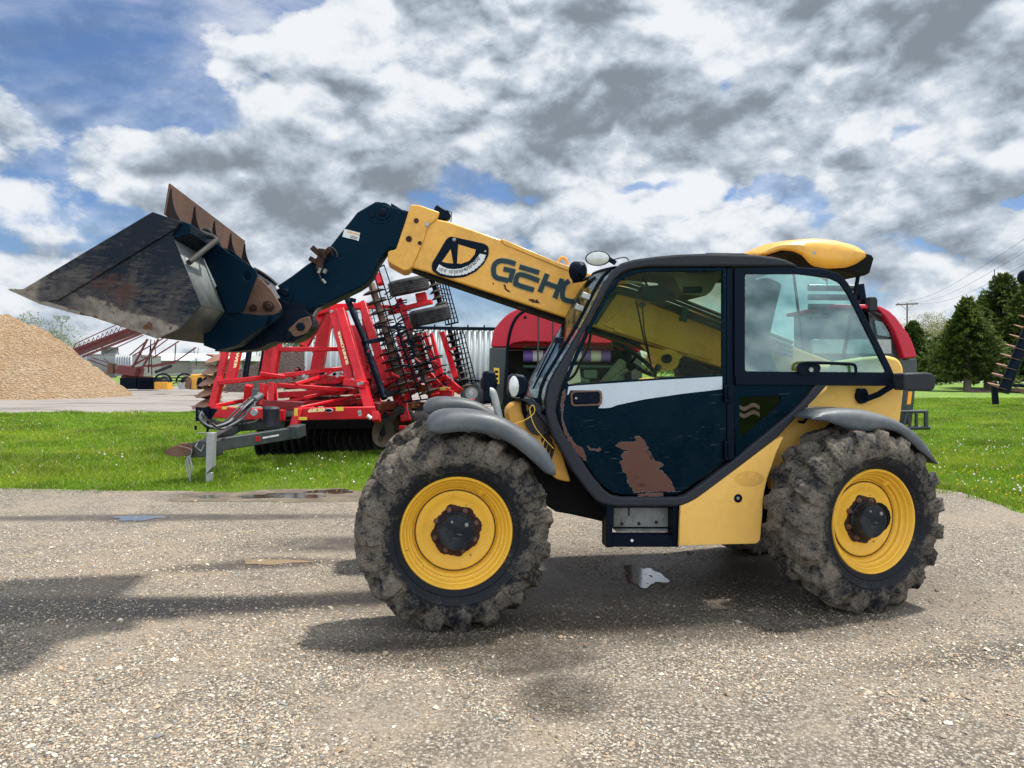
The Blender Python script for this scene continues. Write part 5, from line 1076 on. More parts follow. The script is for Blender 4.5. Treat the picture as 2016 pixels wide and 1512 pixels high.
T.part('gusset', gs, paint('dark_gusset', (0.010, 0.005, 0.006), 0.8, dirt=(0.03, 0.015, 0.012)), parent=bucket)
# back wall cap, mounting cheek plates
cheek = uz([(357, 442), (401, 457), (450, 497), (496, 525), (503, 532), (506, 542), (479, 612), (470, 616), (448.5, 617), (425, 560), (401, 509), (372, 490), (345, 474)], 0.60)
hole = uz(arc2(486.5, 543, 8.5, 9, 0, 360, 24)[:-1], 0.60)
for v in (0.60, 1.40):
    T.part('mounting_cheek', plate([cheek, hole], v, v+0.025, 0.003), M['navy'], parent=bucket)
bs = MB().prism(uz([(338, 470), (357, 442), (401, 457), (398, 475), (366, 488)], 0.3), 0.02, 0.60); T.part('top_box', bs, M['navy'], parent=bucket, bev=0.006)
lat = MB().tube([Q(372, 517, 0.05), Q(420, 478, 0.35), Q(426, 474, 0.4), Q(422, 468, 0.45), Q(395, 458, 0.45)], 0.018, 10); lat.tube(smooth_line([Q(*p, 0.55) for p in ((398, 458), (404, 452), (414, 456), (416, 466))], 3), 0.013, 8)
T.part('latch_bar', lat, M['blackmatt'], parent=bucket)
tri = uz([(506, 546), (514, 549), (535, 572), (552, 600), (554, 608), (549, 616), (538, 620), (482, 624), (475, 620), (490, 585)], 0.78)
T.part('pivot_plate', MB().prism(rnd(tri, 0.01), 0.78, 0.81), M['rustplate'], parent=bucket, bev=0.004)
pp2 = MB(); disc(pp2, 529.5, 602, 0.775, 11, 0.02); disc(pp2, 529.5, 602, 0.755, 6, 0.015); disc(pp2, 499, 606, 0.775, 7, 0.012); T.part('pivot_pin', pp2, M['rust'], parent=bucket)
lb2 = MB().prism(rnd(uz([(432, 634), (445, 626), (480, 624), (550, 618), (556, 608), (554, 622), (545, 630), (508, 652), (448, 654), (434, 648)], 0.70), 0.01), 0.70, 0.77)
lb2.prism(uz([(426, 560), (470, 616), (530, 622), (520, 640), (465, 680), (428, 690), (400, 680), (400, 620)], 0.62), 0.63, 1.38)
T.part('quick_coupler', lb2, M['navy'], bev=0.006)
rp = MB(); disc(rp, 443, 642, 0.68, 7, 0.03, 18); T.part('locking_pin', rp, M['rust']); T.part('ring_clip', MB().tube([Q(451+5*math.cos(a), 631+5*math.sin(a), 0.66) for a in [k/14*6.283 for k in range(14)]], 0.005, 6, closed=True), M['steel'])
T.part('rust_spot', disc(MB(), 477, 636, 0.699, 5, 0.003, 9), M['rust'])
# ================================================================== background machinery
def G(px, py, Y): return Vector(F0.p(px, py, Y))
def gm(Y): return Y/FPX
def seg(mb, a, b, w, Y0=None, Y1=None, h=None, up=(0, 0, 1)):      # bar between photo points at given distances, w in photo px
    A = G(a[0], a[1], a[2]); B = G(b[0], b[1], b[2]); ww = w*gm((a[2]+b[2])/2)
    return mb.beam(A, B, (h or ww), ww, up=Vector((B-A).cross(Vector((0, 1, 0)))).normalized() if True else up)
def tub(mb, pts, rpx, n=8, curve=0):
    P = [G(*p) for p in pts]
    if curve: P = smooth_line(P, curve)
    return mb.tube(P, rpx*gm(pts[0][2]), n)
def pblock(mb, pts, Y0, Y1): return mb.prism(F0.uz(pts, Y0), Y0, Y1)
def blade(mb, c, ax, r, th=0.006, cup=0.04, n=28):                    # concave farm disc
    return mb.lathe([(0.001, 0.0), (r*0.5, cup*0.25), (r*0.85, cup*0.8), (r, cup*1.15), (r, cup*1.15+th), (r*0.85, cup*0.8+th), (r*0.5, cup*0.25+th), (0.001, th)], c, ax, n, caps=False)
H = Grp('disc_harrow', (G(560, 850, 14).x, 14, 0), 'large red folded disc harrow with black rolling baskets parked on the grass behind the telehandler', 'disc harrow')
RED, DR, BK = M['red'], M['darkred'], M['black']
# --- hitch tongue
t = MB(); t.beam(G(412, 878, 11.4), G(592, 850, 12.9), 0.14, 0.19); t.beam(G(592, 846, 12.9), G(575, 852, 12.6), 0.2, 0.2)
H.part('tongue', t, M['tonguegrey'], bev=0.012)
t = MB().beam(G(400, 880, 11.5), G(470, 838, 13.6), 0.12, 0.17); t.beam(G(470, 838, 13.6), G(560, 832, 13.6), 0.10, 0.2); H.part('far_tongue_bar', t, M['tonguegrey'], bev=0.01)
t = MB(); t.prism(rnd(F0.uz([(368, 876), (390, 868), (430, 866), (430, 898), (390, 900), (368, 900)], 11.35), 0.03), 11.3, 11.55); H.part('hitch_block', t, M['tonguegrey'], bev=0.01)
t = MB(); t.prism(rnd(F0.uz([(323, 889), (338, 880), (352, 877), (376, 884), (376, 896), (352, 899), (330, 896)], 11.2), 0.04), 11.18, 11.25)
t.prism(rnd(F0.uz([(340, 880), (360, 872), (380, 876), (380, 884), (352, 884)], 11.3), 0.02), 11.26, 11.42); H.part('hitch_clevis', t, M['rustplate'], bev=0.012)
t = MB()
for k in range(3):
    x0 = 368+k*4; pts = [(x0+2*math.sin(j*1.1+k), 884+j*7, 11.2) for j in range(8+k)]; tub(t, pts, 1.6, 6, 2)
H.part('safety_chain', t, M['galv'], each=True)
# chain links
t = MB().tube([G(*p) for p in ((392, 866, 11.3), (384, 880, 11.2), (396, 888, 11.2), (402, 876, 11.25))], 0.012, 6); H.part('hitch_hook', t, M['steel'])
t = MB().prism(F0.uz([(406, 852), (421, 852), (419, 920), (405, 934), (405, 934)], 11.15), 11.15, 11.27); t.prism(F0.uz([(405, 930), (417, 930), (416, 950), (404, 950)], 11.17), 11.17, 11.25)
J = H.part('parking_jack', t, M['galv'], bev=0.01)
t = MB(); tub(t, [(413, 852, 11.2), (386, 853, 11.2), (385, 846, 11.2)], 1.4, 6); H.part('jack_crank', t, M['steel'], parent=J); t = MB(); tub(t, [(385, 846, 11.2), (385, 838, 11.2)], 2.6, 8); H.part('crank_grip', t, BK, parent=J)
t = MB(); tub(t, [(411, 800, 11.4), (408, 860, 11.4)], 2.5, 8); t.prism(F0.uz([(385, 801), (411, 803), (428, 806), (420, 818), (411, 830), (385, 829)], 11.42), 11.42, 11.44); H.part('hose_holder', t, BK)
hs = MB(); hg_ = MB(); rs = random.Random(3)
for k in range(16):
    o = rs.uniform(-9, 9); q = rs.uniform(-8, 8); Y = 11.5+rs.uniform(-.15, .3)
    pts = [(388+rs.uniform(0, 14), 806+rs.uniform(0, 12), Y-0.1), (402+o, 822+q, Y-.12), (424+o, 838+q, Y), (446+q, 836+o*.5, Y+.2), (468+o, 820+q, Y+.7), (488+o*.6, 798+q, Y+1.1), (508+o*.4, 780+q*.6, Y+1.4)]
    tub(hg_ if k % 3 == 0 else hs, pts, 2.0, 6, 4)
for k in range(7):
    pts = [(390+rs.uniform(0, 10), 808+k*2, 11.4), (410, 824+k, 11.6), (445, 834+rs.uniform(-2, 5), 12.0), (486, 836+rs.uniform(-6, 2), 12.4), (514, 826+rs.uniform(-3, 3), 12.6)]; tub(hs, pts, 1.7, 6, 4)
H.part('hydraulic_hose', hs, M['hose'], each=True); H.part('hydraulic_hose', hg_, M['greyhose'], each=True)
t = MB(); tub(t, [(500, 788, 12.7), (514, 779, 12.9)], 7, 14); t.prism(F0.uz([(496, 765), (507, 765), (505, 784), (494, 786)], 12.9), 12.9, 12.94); H.part('hose_coupler', t, M['greyplastic'], bev=0.01)
t = MB(); t.lathe([(0.055, -0.02), (0.06, 0.02)], G(500, 812, 12.4), (0, 1, 0), 16); t.tube([G(502, 790, 12.4), G(501, 806, 12.4)], 0.008, 6); H.part('hose_tag', t, M['galv'])
t = MB().lathe([(0.12, 0), (0.135, 0.02), (0.135, 0.30), (0.14, 0.31), (0.12, 0.34), (0.05, 0.35)], G(534, 842, 12.6), (0, 0, 1), 24); H.part('manual_canister', t, paint('dark_blue_canister', (0.006, 0.009, 0.022), 0.5))
# --- red frame: (name, from, to, width px, depth m)
BEAMS = [
 ('upright_beam', (449, 660, 14.2), (432, 750, 14.0), 12, .12), ('upright_beam', (434, 745, 14.0), (418, 804, 13.8), 13, .2), ('letter_beam', (474, 655, 14.3), (453, 753, 14.05), 19, .12), ('upright_beam', (463, 690, 14.6), (446, 752, 14.6), 8, .1),
 ('lower_crossbar', (428, 754, 13.9), (700, 723, 15.2), 9, .15), ('base_beam', (418, 801, 13.6), (500, 785, 14.6), 7, .2), ('front_beam', (419, 811, 13.5), (560, 818, 13.4), 22, .15),
 ('centre_upright', (542, 660, 14.6), (528, 745, 14.5), 30, .14), ('centre_upright_rib', (549, 660, 14.5), (536, 742, 14.4), 12, .16),
 ('upper_crossbar', (546, 688, 14.5), (668, 687, 15.0), 9, .16), ('slanted_leg', (640, 606, 15.4), (597, 684, 15.0), 16, .16), ('slanted_leg', (645, 612, 15.9), (612, 800, 15.6), 24, .2),
 ('top_joint', (628, 612, 15.3), (658, 604, 15.2), 18, .3), ('top_beam', (648, 606, 15.3), (716, 603, 16.3), 12, .18), ('letter_beam', (657, 612, 15.0), (691, 756, 14.2), 17, .12), ('main_leg', (672, 612, 14.8), (731, 815, 13.7), 17, .2),
 ('knee_plate', (680, 752, 14.0), (722, 758, 13.9), 14, .2), ('mid_crossbar', (560, 742, 14.2), (512, 736, 14.0), 8, .2),
 ('diagonal_brace', (580, 757, 13.8), (630, 743, 14.4), 7, .1), ('diagonal_brace', (624, 748, 14.6), (690, 748, 14.8), 16, .2), ('diagonal_brace', (548, 758, 13.7), (692, 768, 14.4), 8, .15), ('diagonal_brace', (548, 778, 14.6), (700, 770, 14.9), 12, .2),
 ('diagonal_brace', (560, 792, 13.8), (680, 766, 14.7), 7, .12), ('diagonal_brace', (588, 804, 13.3), (722, 775, 14.9), 6, .12), ('diagonal_brace', (600, 795, 14.4), (722, 790, 14.9), 12, .2), ('cross_tube', (570, 787, 14.8), (700, 787, 15.2), 14, .2),
 ('front_beam', (586, 815, 13.2), (738, 812, 13.6), 24, .18), ('hitch_drop', (590, 806, 13.15), (578, 845, 13.05), 15, .2), ('post', (536, 755, 13.8), (538, 800, 13.7), 12, .2), ('post', (519, 757, 13.9), (518, 800, 13.8), 10, .2), ('post', (490, 758, 13.5), (487, 792, 13.6), 14, .1),
 ('rail', (520, 796, 13.7), (600, 800, 13.7), 18, .2), ('rail', (480, 796, 14.2), (590, 792, 14.4), 10, .2), ('end_socket', (740, 812, 13.55), (741, 830, 13.5), 14, .22), ('side_beam', (735, 800, 14.0), (820, 795, 16.6), 14, .2), ('side_beam', (740, 810, 14.2), (800, 815, 16.0), 10, .2),
 ('wing_beam', (713, 596, 16.2), (748, 706, 15.6), 15, .16), ('wing_beam', (748, 706, 15.6), (764, 760, 15.3), 15, .14), ('wing_beam', (744, 540, 16.6), (750, 560, 16.5), 12, .14), ('wing_beam', (775, 700, 15.9), (800, 790, 15.5), 24, .1), ('wing_beam', (740, 700, 16.2), (768, 780, 16), 24, .1), ('wing_beam', (716, 610, 16.6), (722, 670, 16.4), 10, .1),
 ('top_beam', (716, 603, 16.3), (806, 608, 17.0), 9, .14), ('wheel_arm', (786, 590, 16.6), (809, 654, 16.4), 12, .16), ('wheel_arm', (766, 614, 16.8), (798, 606, 16.6), 14, .1), ('wheel_arm', (793, 608, 16.5), (850, 594, 16.4), 9, .2), ('axle_box', (820, 588, 16.6), (840, 584, 16.6), 18, .25),
 ('wing_beam', (836, 656, 17.0), (866, 750, 16.4), 9, .12), ('wing_beam', (850, 658, 17.0), (872, 745, 16.4), 8, .12), ('wing_beam', (871, 655, 17.2), (898, 745, 16.7), 11, .14), ('wing_beam', (822, 660, 17.1), (842, 740, 16.8), 12, .14), ('wing_beam', (856, 560, 17.6), (858, 585, 17.5), 7, .1),
 ('rear_frame', (838, 745, 16.4), (876, 788, 16.2), 34, .2), ('rear_frame', (845, 776, 16.3), (892, 780, 16.2), 22, .2), ('rear_hitch', (890, 786, 16.1), (933, 787, 16.4), 3, .1), ('rear_frame', (876, 745, 16.6), (905, 770, 16.4), 14, .2), ('lower_frame', (790, 785, 15.2), (800, 830, 15.1), 18, .2),
 ('wing_beam', (752, 690, 16.8), (790, 800, 16.4), 20, .1), ('wing_beam', (786, 660, 17.2), (822, 770, 16.8), 16, .1), ('wing_beam', (700, 640, 17.0), (745, 800, 16.6), 16, .1), ('side_beam', (740, 768, 15.8), (850, 760, 17.0), 20, .2), ('side_beam', (735, 735, 16.5), (800, 730, 17.5), 12, .2), ('side_beam', (560, 760, 15.8), (800, 745, 17.2), 14, .2), ('side_beam', (700, 775, 15.5), (812, 768, 16.5), 18, .2), ('side_beam', (640, 800, 15.6), (840, 800, 16.8), 18, .25),
]
for nm_, a, b2, w, dep in BEAMS:
    q = MB(); seg(q, a, b2, w, h=dep); o = H.part(nm_, q, DR if nm_ in ('side_beam', 'rail', 'cross_tube') else RED, bev=0.012)
# small fittings all over the frame
rs = random.Random(11)
for k in range(120):
    x = rs.choice([rs.uniform(560, 720), rs.uniform(700, 900)]); y = rs.uniform(725, 800) if x < 720 else rs.uniform(680, 800); Y = rs.uniform(14.2, 16.5); q = MB(); p = G(x, y, Y); s_ = rs.uniform(.03, .08)
    if k % 3: q.beam(p, p+Vector((rs.uniform(-.15, .15), rs.uniform(-.1, .1), rs.uniform(-.1, .15))), s_, s_*0.6)
    else: q.lathe([(0.03, -0.02), (0.035, 0.04)], p, (0.3, 1, 0), 10)
    H.part('bracket', q, rs.choice([RED, RED, DR, BK]), bev=0.004)
# bolt heads
bh_ = MB()
for (x, y, Y) in ((709, 816, 13.0), (708, 811, 13.0), (706, 756, 13.8), (712, 754, 13.8), (694, 748, 14), (653, 613, 15), (664, 740, 14.2), (598, 740, 14.2)): bh_.lathe([(0.03, -0.02), (0.032, 0.0)], G(x, y, Y-0.1), (0, 1, 0), 8)
H.part('bolt_head', bh_, M['galv'], each=True)
# black cylinders
for a, b2, w in (((681, 582, 15.0), (719, 672, 14.7), 12), ((718, 674, 14.7), (757, 785, 14.2), 13), ((491, 690, 14.6), (483, 742, 14.4), 11), ((520, 690, 15), (512, 740, 15), 9), ((640, 610, 16.2), (636, 640, 16.2), 8), ((638, 640, 16.2), (622, 725, 16.2), 10)):
    q = MB(); tub(q, [a, b2], w/2, 14); H.part('hydraulic_cylinder', q, BK)
# spring stack beside the slanted leg
q = MB()
for k in range(9): q.lathe([(0.05, -0.012), (0.09, -0.01), (0.09, 0.01), (0.05, 0.012)], G(634-k*1.4, 622+k*9, 16), (0.1, 0, 1), 12)
H.part('spring', q, BK)
q = MB(); seg(q, (700, 592, 14.9), (690, 590, 14.9), 8, h=.1); seg(q, (715, 675, 14.6), (768, 665, 15.4), 8, h=.08); seg(q, (756, 776, 14.2), (800, 768, 15.2), 9, h=.08); H.part('cylinder_bracket', q, BK, bev=0.006)
# disc gangs folded up: shaft with blades across it
def gang(a, b2, rshaft, rb, n, axis_tilt=0.0, mt='discdark', name='disc_gang', dark=False):
    A = G(*a); B = G(*b2); d = (B-A).normalized(); sh = H.part(name, MB().tube([A, B], rshaft*gm(a[2]), 12), M['rustplate'] if not dark else BK)
    vw = (A.lerp(B, .5)-Vector((0, 0, CH))).normalized(); ax = (d-vw*d.dot(vw)*0.82).normalized()
    for k in range(n):
        p = A.lerp(B, (k+0.5)/n); blade(q := MB(), p, ax, rb*gm(a[2]), 0.008, 0.05, 22); H.part('disc_blade', q, M[mt], parent=sh)
gang((731, 560, 15.6), (769, 680, 15.2), 7.0, 22, 6, 0.10)
gang((768, 680, 15.2), (795, 775, 14.9), 7.5, 26, 6, 0.10)
gang((805, 655, 16.2), (846, 775, 15.6), 7, 22, 7, 0.12)
gang((846, 540, 17.0), (868, 600, 16.8), 5, 14, 5, 0.12, dark=True)
gang((885, 650, 17.2), (917, 762, 16.7), 4.5, 13, 9, 0.1, dark=True)
gang((440, 690, 15.5), (405, 812, 15.2), 6, 30, 6, 0.10, mt='disc')
# rolling baskets (black wire cages)
def cage(c00, c10, c11, c01, Y, nx, ny, wpx=1.4, depth=0.35, name='rolling_basket'):
    def P(u, v, d=0.0): x = (c00[0]*(1-u)+c10[0]*u)*(1-v)+(c01[0]*(1-u)+c11[0]*u)*v; y = (c00[1]*(1-u)+c10[1]*u)*(1-v)+(c01[1]*(1-u)+c11[1]*u)*v; return G(x, y, Y+d)
    q = MB()
    for i in range(nx+1):
        dd = depth*math.sin(math.pi*i/nx); q.tube([P(i/nx, 0, -dd/2), P(i/nx, 1, -dd/2)], wpx*gm(Y)*0.9, 5)
        if 0 < i < nx: q.tube([P(i/nx*0.9+.05, 0, dd/2), P(i/nx*0.9+.05, 1, dd/2)], wpx*gm(Y)*0.7, 5)
    for j in range(ny+1):
        ring = [P(i/nx, j/ny, -depth*math.sin(math.pi*i/nx)/2) for i in range(nx+1)]+[P(i/nx, j/ny, depth*math.sin(math.pi*i/nx)/2) for i in range(nx-1, 0, -1)]
        q.tube(ring, wpx*gm(Y)*(1.3 if j in (0, ny) else 0.6), 5, closed=True)
    H.part(name, q, BK)
cage((858, 545), (880, 553), (902, 634), (878, 640), 17.4, 4, 9)
cage((888, 650), (910, 645), (937, 752), (907, 762), 17.0, 4, 11)
cage((722, 535), (756, 522), (848, 785), (792, 792), 14.6, 3, 6, 1.3, 0.3)
cage((744, 640), (800, 650), (822, 720), (770, 720), 15.0, 3, 5, 1.2, 0.3)
cage((700, 600), (730, 596), (770, 780), (735, 784), 16.4, 3, 12, 1.0, 0.3)
cage((800, 655), (835, 650), (880, 775), (848, 780), 16.6, 4, 10, 1.0, 0.35)
tw = MB(); rs = random.Random(5)                       # spring tines between the gangs
for k in range(84):
    f = (k % 42)/41; x = (762 if k < 42 else 800)+f*75+rs.uniform(-22, 22); y = (575 if k < 42 else 640)+f*(200 if k < 42 else 130); Y = 15.4+rs.uniform(0, 1.4); tub(tw, [(x-10, y+5, Y), (x+1, y-2, Y-.1), (x+12, y-4, Y)], 1.4, 5, 3)
H.part('spring_tine', tw, BK, each=True)
# folded-up transport wheels
def wheel2(c, ax, r, w, parent=H, nm='wheel', rimc='red'):
    prof = [(r*0.55, 0.02), (r*0.62, -0.01), (r*0.85, -0.015), (r*0.96, 0.015)]
    for k in range(5): a = 0.03+(w-0.06)*k/5; bq = 0.03+(w-0.06)*(k+1)/5; prof += [(r, a+0.006), (r, bq-0.008), (r*0.965, bq-0.006), (r*0.965, bq+0.002)]
    prof += [(r*0.96, w-0.015), (r*0.85, w+0.015), (r*0.62, w+0.01), (r*0.55, w-0.02)]
    o = parent.part(nm, MB().lathe(prof, c, ax, 44, caps=False), M['tyreclean'], sharp=25)
    parent.part('rim', MB().lathe([(r*0.56, 0.02), (r*0.53, 0.03), (r*0.50, w*.35), (r*0.2, w*.30), (r*.2, w*.1), (0.01, w*.1)], c, ax, 24, caps=False), M[rimc], parent=o)
    parent.part('rim', MB().lathe([(r*0.56, w-0.02), (r*0.5, w*.6), (0.01, w*.6)], c, ax, 24, caps=False), M[rimc], parent=o); return o
a1 = Vector((0.20, 0.11, -0.95)).normalized()
for (x, y, Y) in ((805, 563, 16.4), (847, 621, 16.0)): cc = G(x, y, Y); wheel2(cc-a1*0.15, a1, 0.435, 0.30)
for (x, y, Y) in ((775, 838, 15.3),): wheel2(G(x, y, Y)-Vector((0, 0.1, 0)), (0.75, -0.66, 0), 0.42, 0.28, rimc='rust')
cc = G(822, 832, 15.6); wheel2(Vector((cc.x, cc.y, 0.47)), (0.98, -0.15, 0), 0.44, 0.3)
cc = G(560, 850, 16.5); wheel2(Vector((cc.x, cc.y, 0.42)), (0.98, -0.15, 0), 0.42, 0.3)
# ground gangs: dark discs standing in the grass under the frame
for k in range(17):
    x = 515+k*14.2; Y = 14.3+k*0.06; c_ = G(x, 850, Y); q = MB(); blade(q, (c_.x, Y, 0.31), (0.93, -0.34, 0), 0.31, 0.008, 0.06, 24); H.part('ground_disc', q, M['discblack'])
for k in range(14):
    x = 560+k*14; Y = 15.8+k*0.05; c_ = G(x, 850, Y); q = MB(); blade(q, (c_.x, Y, 0.31), (0.93, 0.34, 0), 0.31, 0.008, 0.06, 24); H.part('ground_disc', q, M['discblack'])
q = MB(); q.tube([G(505, 852, 14.3), G(748, 850, 15.2)], 0.06, 10); q.beam(G(500, 836, 14.4), G(748, 834, 15.0), 0.25, 0.16); q.beam(G(540, 830, 15.8), G(760, 828, 16.4), 0.4, 0.22); H.part('gang_shaft', q, M['chassis'])
q = MB(); p = G(752, 852, 14.0); blade(q, p, (0.75, -0.66, 0.0), 0.26, 0.008, 0.03, 30); H.part('coulter_disc', q, M['discdark'])
q = MB(); q.lathe([(0.05, -0.06), (0.06, 0.04)], p, (0.75, -0.66, 0), 14); q.beam(p, G(760, 812, 14.1), 0.05, 0.08); H.part('coulter_hub', q, M['black'])
q = MB(); seg(q, (769, 838, 14.3), (770, 856, 14.3), 9, h=.1); seg(q, (786, 842, 14.6), (800, 842, 14.6), 8, h=.1); H.part('stub_bracket', q, RED, bev=0.008)
# discs at the left, seen beyond the upright
for k in range(5):
    q = MB(); blade(q, G(432-k*6.5, 697+k*22.5, 15.0), (0.28, 0.30, -0.92), 0.30, 0.008, 0.05, 28); H.part('disc_blade', q, M['disc'])
# writing
def gtext(s_, a, b2, hpx, mt, nm='lettering', Yoff=-0.1, shear=0.0, off_=0.0, flip=False):
    A = G(a[0], a[1], a[2]+Yoff); B = G(b2[0], b2[1], b2[2]+Yoff); e = (B-A); up = Vector((0, -1, 0)).cross(e.normalized()).normalized(); up = up if not flip else -up
    tm_ = text_mb(s_, 1.0, (0, 0, 0), (1, 0, 0), (0, 0, 1)); wd_ = max(v[0] for v in tm_.v); hh = hpx*gm(a[2])/0.70
    tb = MB(); ez_ = e.normalized().cross(up)
    for k_ in range(3): text_mb(s_, hh, A+e.normalized()*(k_*0.009*hh/0.08)+ez_*(k_*0.0015), e, up, 0.004, off_, shear=shear, sx=e.length/(wd_*hh)*0.97, mb=tb)
    return H.part(nm, tb, M[mt])
gtext('SUNFLOWER', (687, 717, 14.33), (669, 650, 14.70), 5.5, 'cream', Yoff=-0.10)
gtext('SUNFLOWER', (477, 640, 14.15), (459, 726, 13.95), 5.5, 'cream', Yoff=-0.12)
gtext('6830', (605, 812, 13.0), (637, 810, 13.03), 7, 'cream', Yoff=-0.02, shear=0.25)
gtext('MASSEY FERGUSON', (517, 864, 12.05), (549, 858, 12.35), 3.2, 'whitedecal', Yoff=-0.02)
q = MB().lathe([(0.075, -0.004), (0.08, 0.01)], (0, 0, 0), (0, 1, 0), 28); cc = G(647, 808, 13.1); q.v = [(cc.x+x*.9, cc.y+y, cc.z+z*0.42) for x, y, z in q.v]; H.part('oval_badge_rim', q, M['whitedecal'])
q = MB().lathe([(0.068, -0.008), (0.07, 0.01)], (0, 0, 0), (0, 1, 0), 28); q.v = [(cc.x+x*.9, cc.y+y, cc.z+z*0.38) for x, y, z in q.v]; H.part('oval_badge', q, BK)
q = MB()
for (x0, y0, x1, y1, Y) in ((579, 804, 586, 819, 12.97), (588, 821, 604, 827, 12.97), (661, 801, 676, 809, 13.08), (437, 800, 446, 806, 13.40), (458, 801, 469, 808, 13.40), (866, 762, 887, 768, 16.05)): q.prism(F0.uz([(x0, y0), (x1, y0), (x1, y1), (x0, y1)], Y), Y, Y+0.01)
H.part('warning_decal', q, M['yellowdecal'], each=True)
q = MB(); p = G(507, 864, 11.98); q.prism([(p.x-.035, p.z-.035), (p.x+.035, p.z-.035), (p.x+.035, p.z+.04), (p.x-.035, p.z+.04)], p.y, p.y+0.01); H.part('maker_badge', q, RED)
q = MB(); tub(q, [(723, 818, 13.2), (731, 824, 13.2)], 4, 10); H.part('side_marker', q, M['lens'])
# beige reddish far mass seen through the frame is a second folded wing
# ================================================================== round balers
def baler(name, label, grp): return None
B1 = Grp('round_baler', (G(1110, 800, 12.6).x, 12.6, 0), 'red round baler with dark sides and purple net wrap rolls, seen through the telehandler cab', 'baler', 'round balers')
out1 = [(966, 683), (971, 655), (975, 645), (983, 635), (992, 625), (1003, 616), (1020, 608), (1045, 604), (1150, 602), (1215, 608), (1240, 625), (1262, 690), (1258, 694), (1240, 676), (1140, 675), (1030, 672), (1008, 676), (1002, 683)]
B1.part('hood_panel', MB().prism(rnd(F0.uz(out1, 12.4), 0.04), 12.4, 12.9), M['balerred'], bev=0.05)
B1.part('roof_panel', MB().prism(rnd(F0.uz([(966, 684), (975, 645), (1003, 616), (1045, 604), (1215, 608), (1262, 690)], 13.0), 0.05), 12.95, 15.4), M['balerred'], bev=0.04)
B1.part('side_panel', MB().prism(rnd(F0.uz([(964, 684), (1000, 684), (994, 740), (990, 800), (966, 800), (963, 720)], 12.35), 0.04), 12.35, 15.0), M['balerdark'], bev=0.03)
B1.part('side_panel', MB().prism(rnd(F0.uz([(1243, 694), (1262, 692), (1268, 800), (1243, 800)], 12.4), 0.03), 12.4, 15.0), M['balerdark'], bev=0.03)
B1.part('pickup_housing', MB().prism(F0.uz([(996, 690), (1245, 690), (1245, 840), (975, 840), (985, 790), (990, 750)], 13.3), 13.3, 14.9), M['blackmatt'])
q = MB(); tub(q, [(998, 745, 12.2), (999, 690, 12.2), (1004, 655, 12.15), (1015, 628, 12.1), (1035, 611, 12.1), (1062, 606, 12.1)], 3.2, 10, 5); tub(q, [(1000, 800, 12.2), (998, 745, 12.2)], 5, 8); B1.part('hose_hoop', q, BK)
q = MB(); tub(q, [(1060, 612, 12.2), (1059, 720, 12.2)], 1.8, 6); tub(q, [(1088, 620, 12.2), (1088, 720, 12.2)], 1.6, 6); B1.part('cable', q, M['hose'], each=True)
for i in range(9):
    x0 = 1030+i*19; q = MB().tube([G(x0, 701, 12.95), G(x0+19, 701, 12.95)], 11.5*gm(12.95), 20)
    B1.part('net_roll', q, flat('purple_net', (0.16, 0.10, 0.42), 0.4) if i % 2 == 0 else flat('white_net', (0.55, 0.56, 0.60), 0.4))
q = MB(); tub(q, [(1030, 684, 12.8), (1240, 684, 12.8)], 2, 8); tub(q, [(1030, 722, 12.8), (1240, 722, 12.8)], 3, 8); B1.part('roll_bar', q, M['pipe'], each=True)
q = MB(); rs = random.Random(21)
for k in range(34):
    p = G(rs.uniform(1000, 1240), rs.uniform(725, 800), 12.9+rs.random()*.3); s_ = rs.uniform(.04, .16); q.box(p.x-s_/2, p.y-.1, p.z-s_/3, p.x+s_/2, p.y+.1, p.z+s_/3)
B1.part('drive_gear', q, M['chassis'], bev=0.01)
q = MB(); q.box(*(G(1160, 738, 12.7)-Vector((.1, .1, .06))), *(G(1160, 738, 12.7)+Vector((.12, .1, .08)))); q.lathe([(0.08, -.1), (.09, .1)], G(1148, 750, 12.7), (1, 0, 0), 14); B1.part('gearbox', q, M['pipe'], bev=0.01)
B1.part('grey_shield', MB().prism(F0.uz([(1118, 722), (1140, 718), (1144, 752), (1118, 757)], 12.3), 12.3, 12.34), M['galv'])
B1.part('safety_sign', MB().prism(F0.uz([(972, 724), (983, 725), (983, 756), (975, 755)], 12.33), 12.325, 12.345), M['yellowdecal'])
q = MB()
for k in range(3): q.prism(F0.uz([(974.5, 729+k*9), (980.5, 729.5+k*9), (980.5, 734.5+k*9), (974.5, 734+k*9)], 12.32), 12.318, 12.324)
B1.part('safety_symbol', q, BK)
q = MB(); tub(q, [(983, 792, 12.4), (1000, 788, 12.4), (1010, 795, 12.4), (1008, 806, 12.4)], 1.8, 6, 3); q.beam(G(985, 815, 12.5), G(1060, 815, 12.5), .1, .1); B1.part('pickup_guard', q, BK)
q = MB(); q.lathe([(0.02, -0.01), (0.025, 0.01)], G(1034, 625, 12.39), (0, 1, 0), 10); B1.part('latch', q, BK)
for x in (985, 1235): cw_ = G(x, 830, 13.6); wheel2(Vector((cw_.x, 13.6, 0.5)), (1, 0, 0), 0.5, 0.35, parent=B1, rimc='galv')
B2 = Grp('round_baler', (G(1700, 820, 11.8).x, 12.4, 0), 'red and black round baler standing behind the rear wheel of the telehandler', 'baler', 'round balers')
red2 = [(1640, 598), (1722, 600), (1736, 604), (1751, 612), (1765, 625), (1778, 643), (1790, 660), (1799, 680), (1806, 703), (1780, 706), (1772, 680), (1760, 650), (1745, 626), (1728, 608), (1640, 606)]
B2.part('tailgate_panel', MB().prism(rnd(F0.uz(red2, 11.6), 0.03), 11.6, 13.6), M['balerred'], bev=0.03)
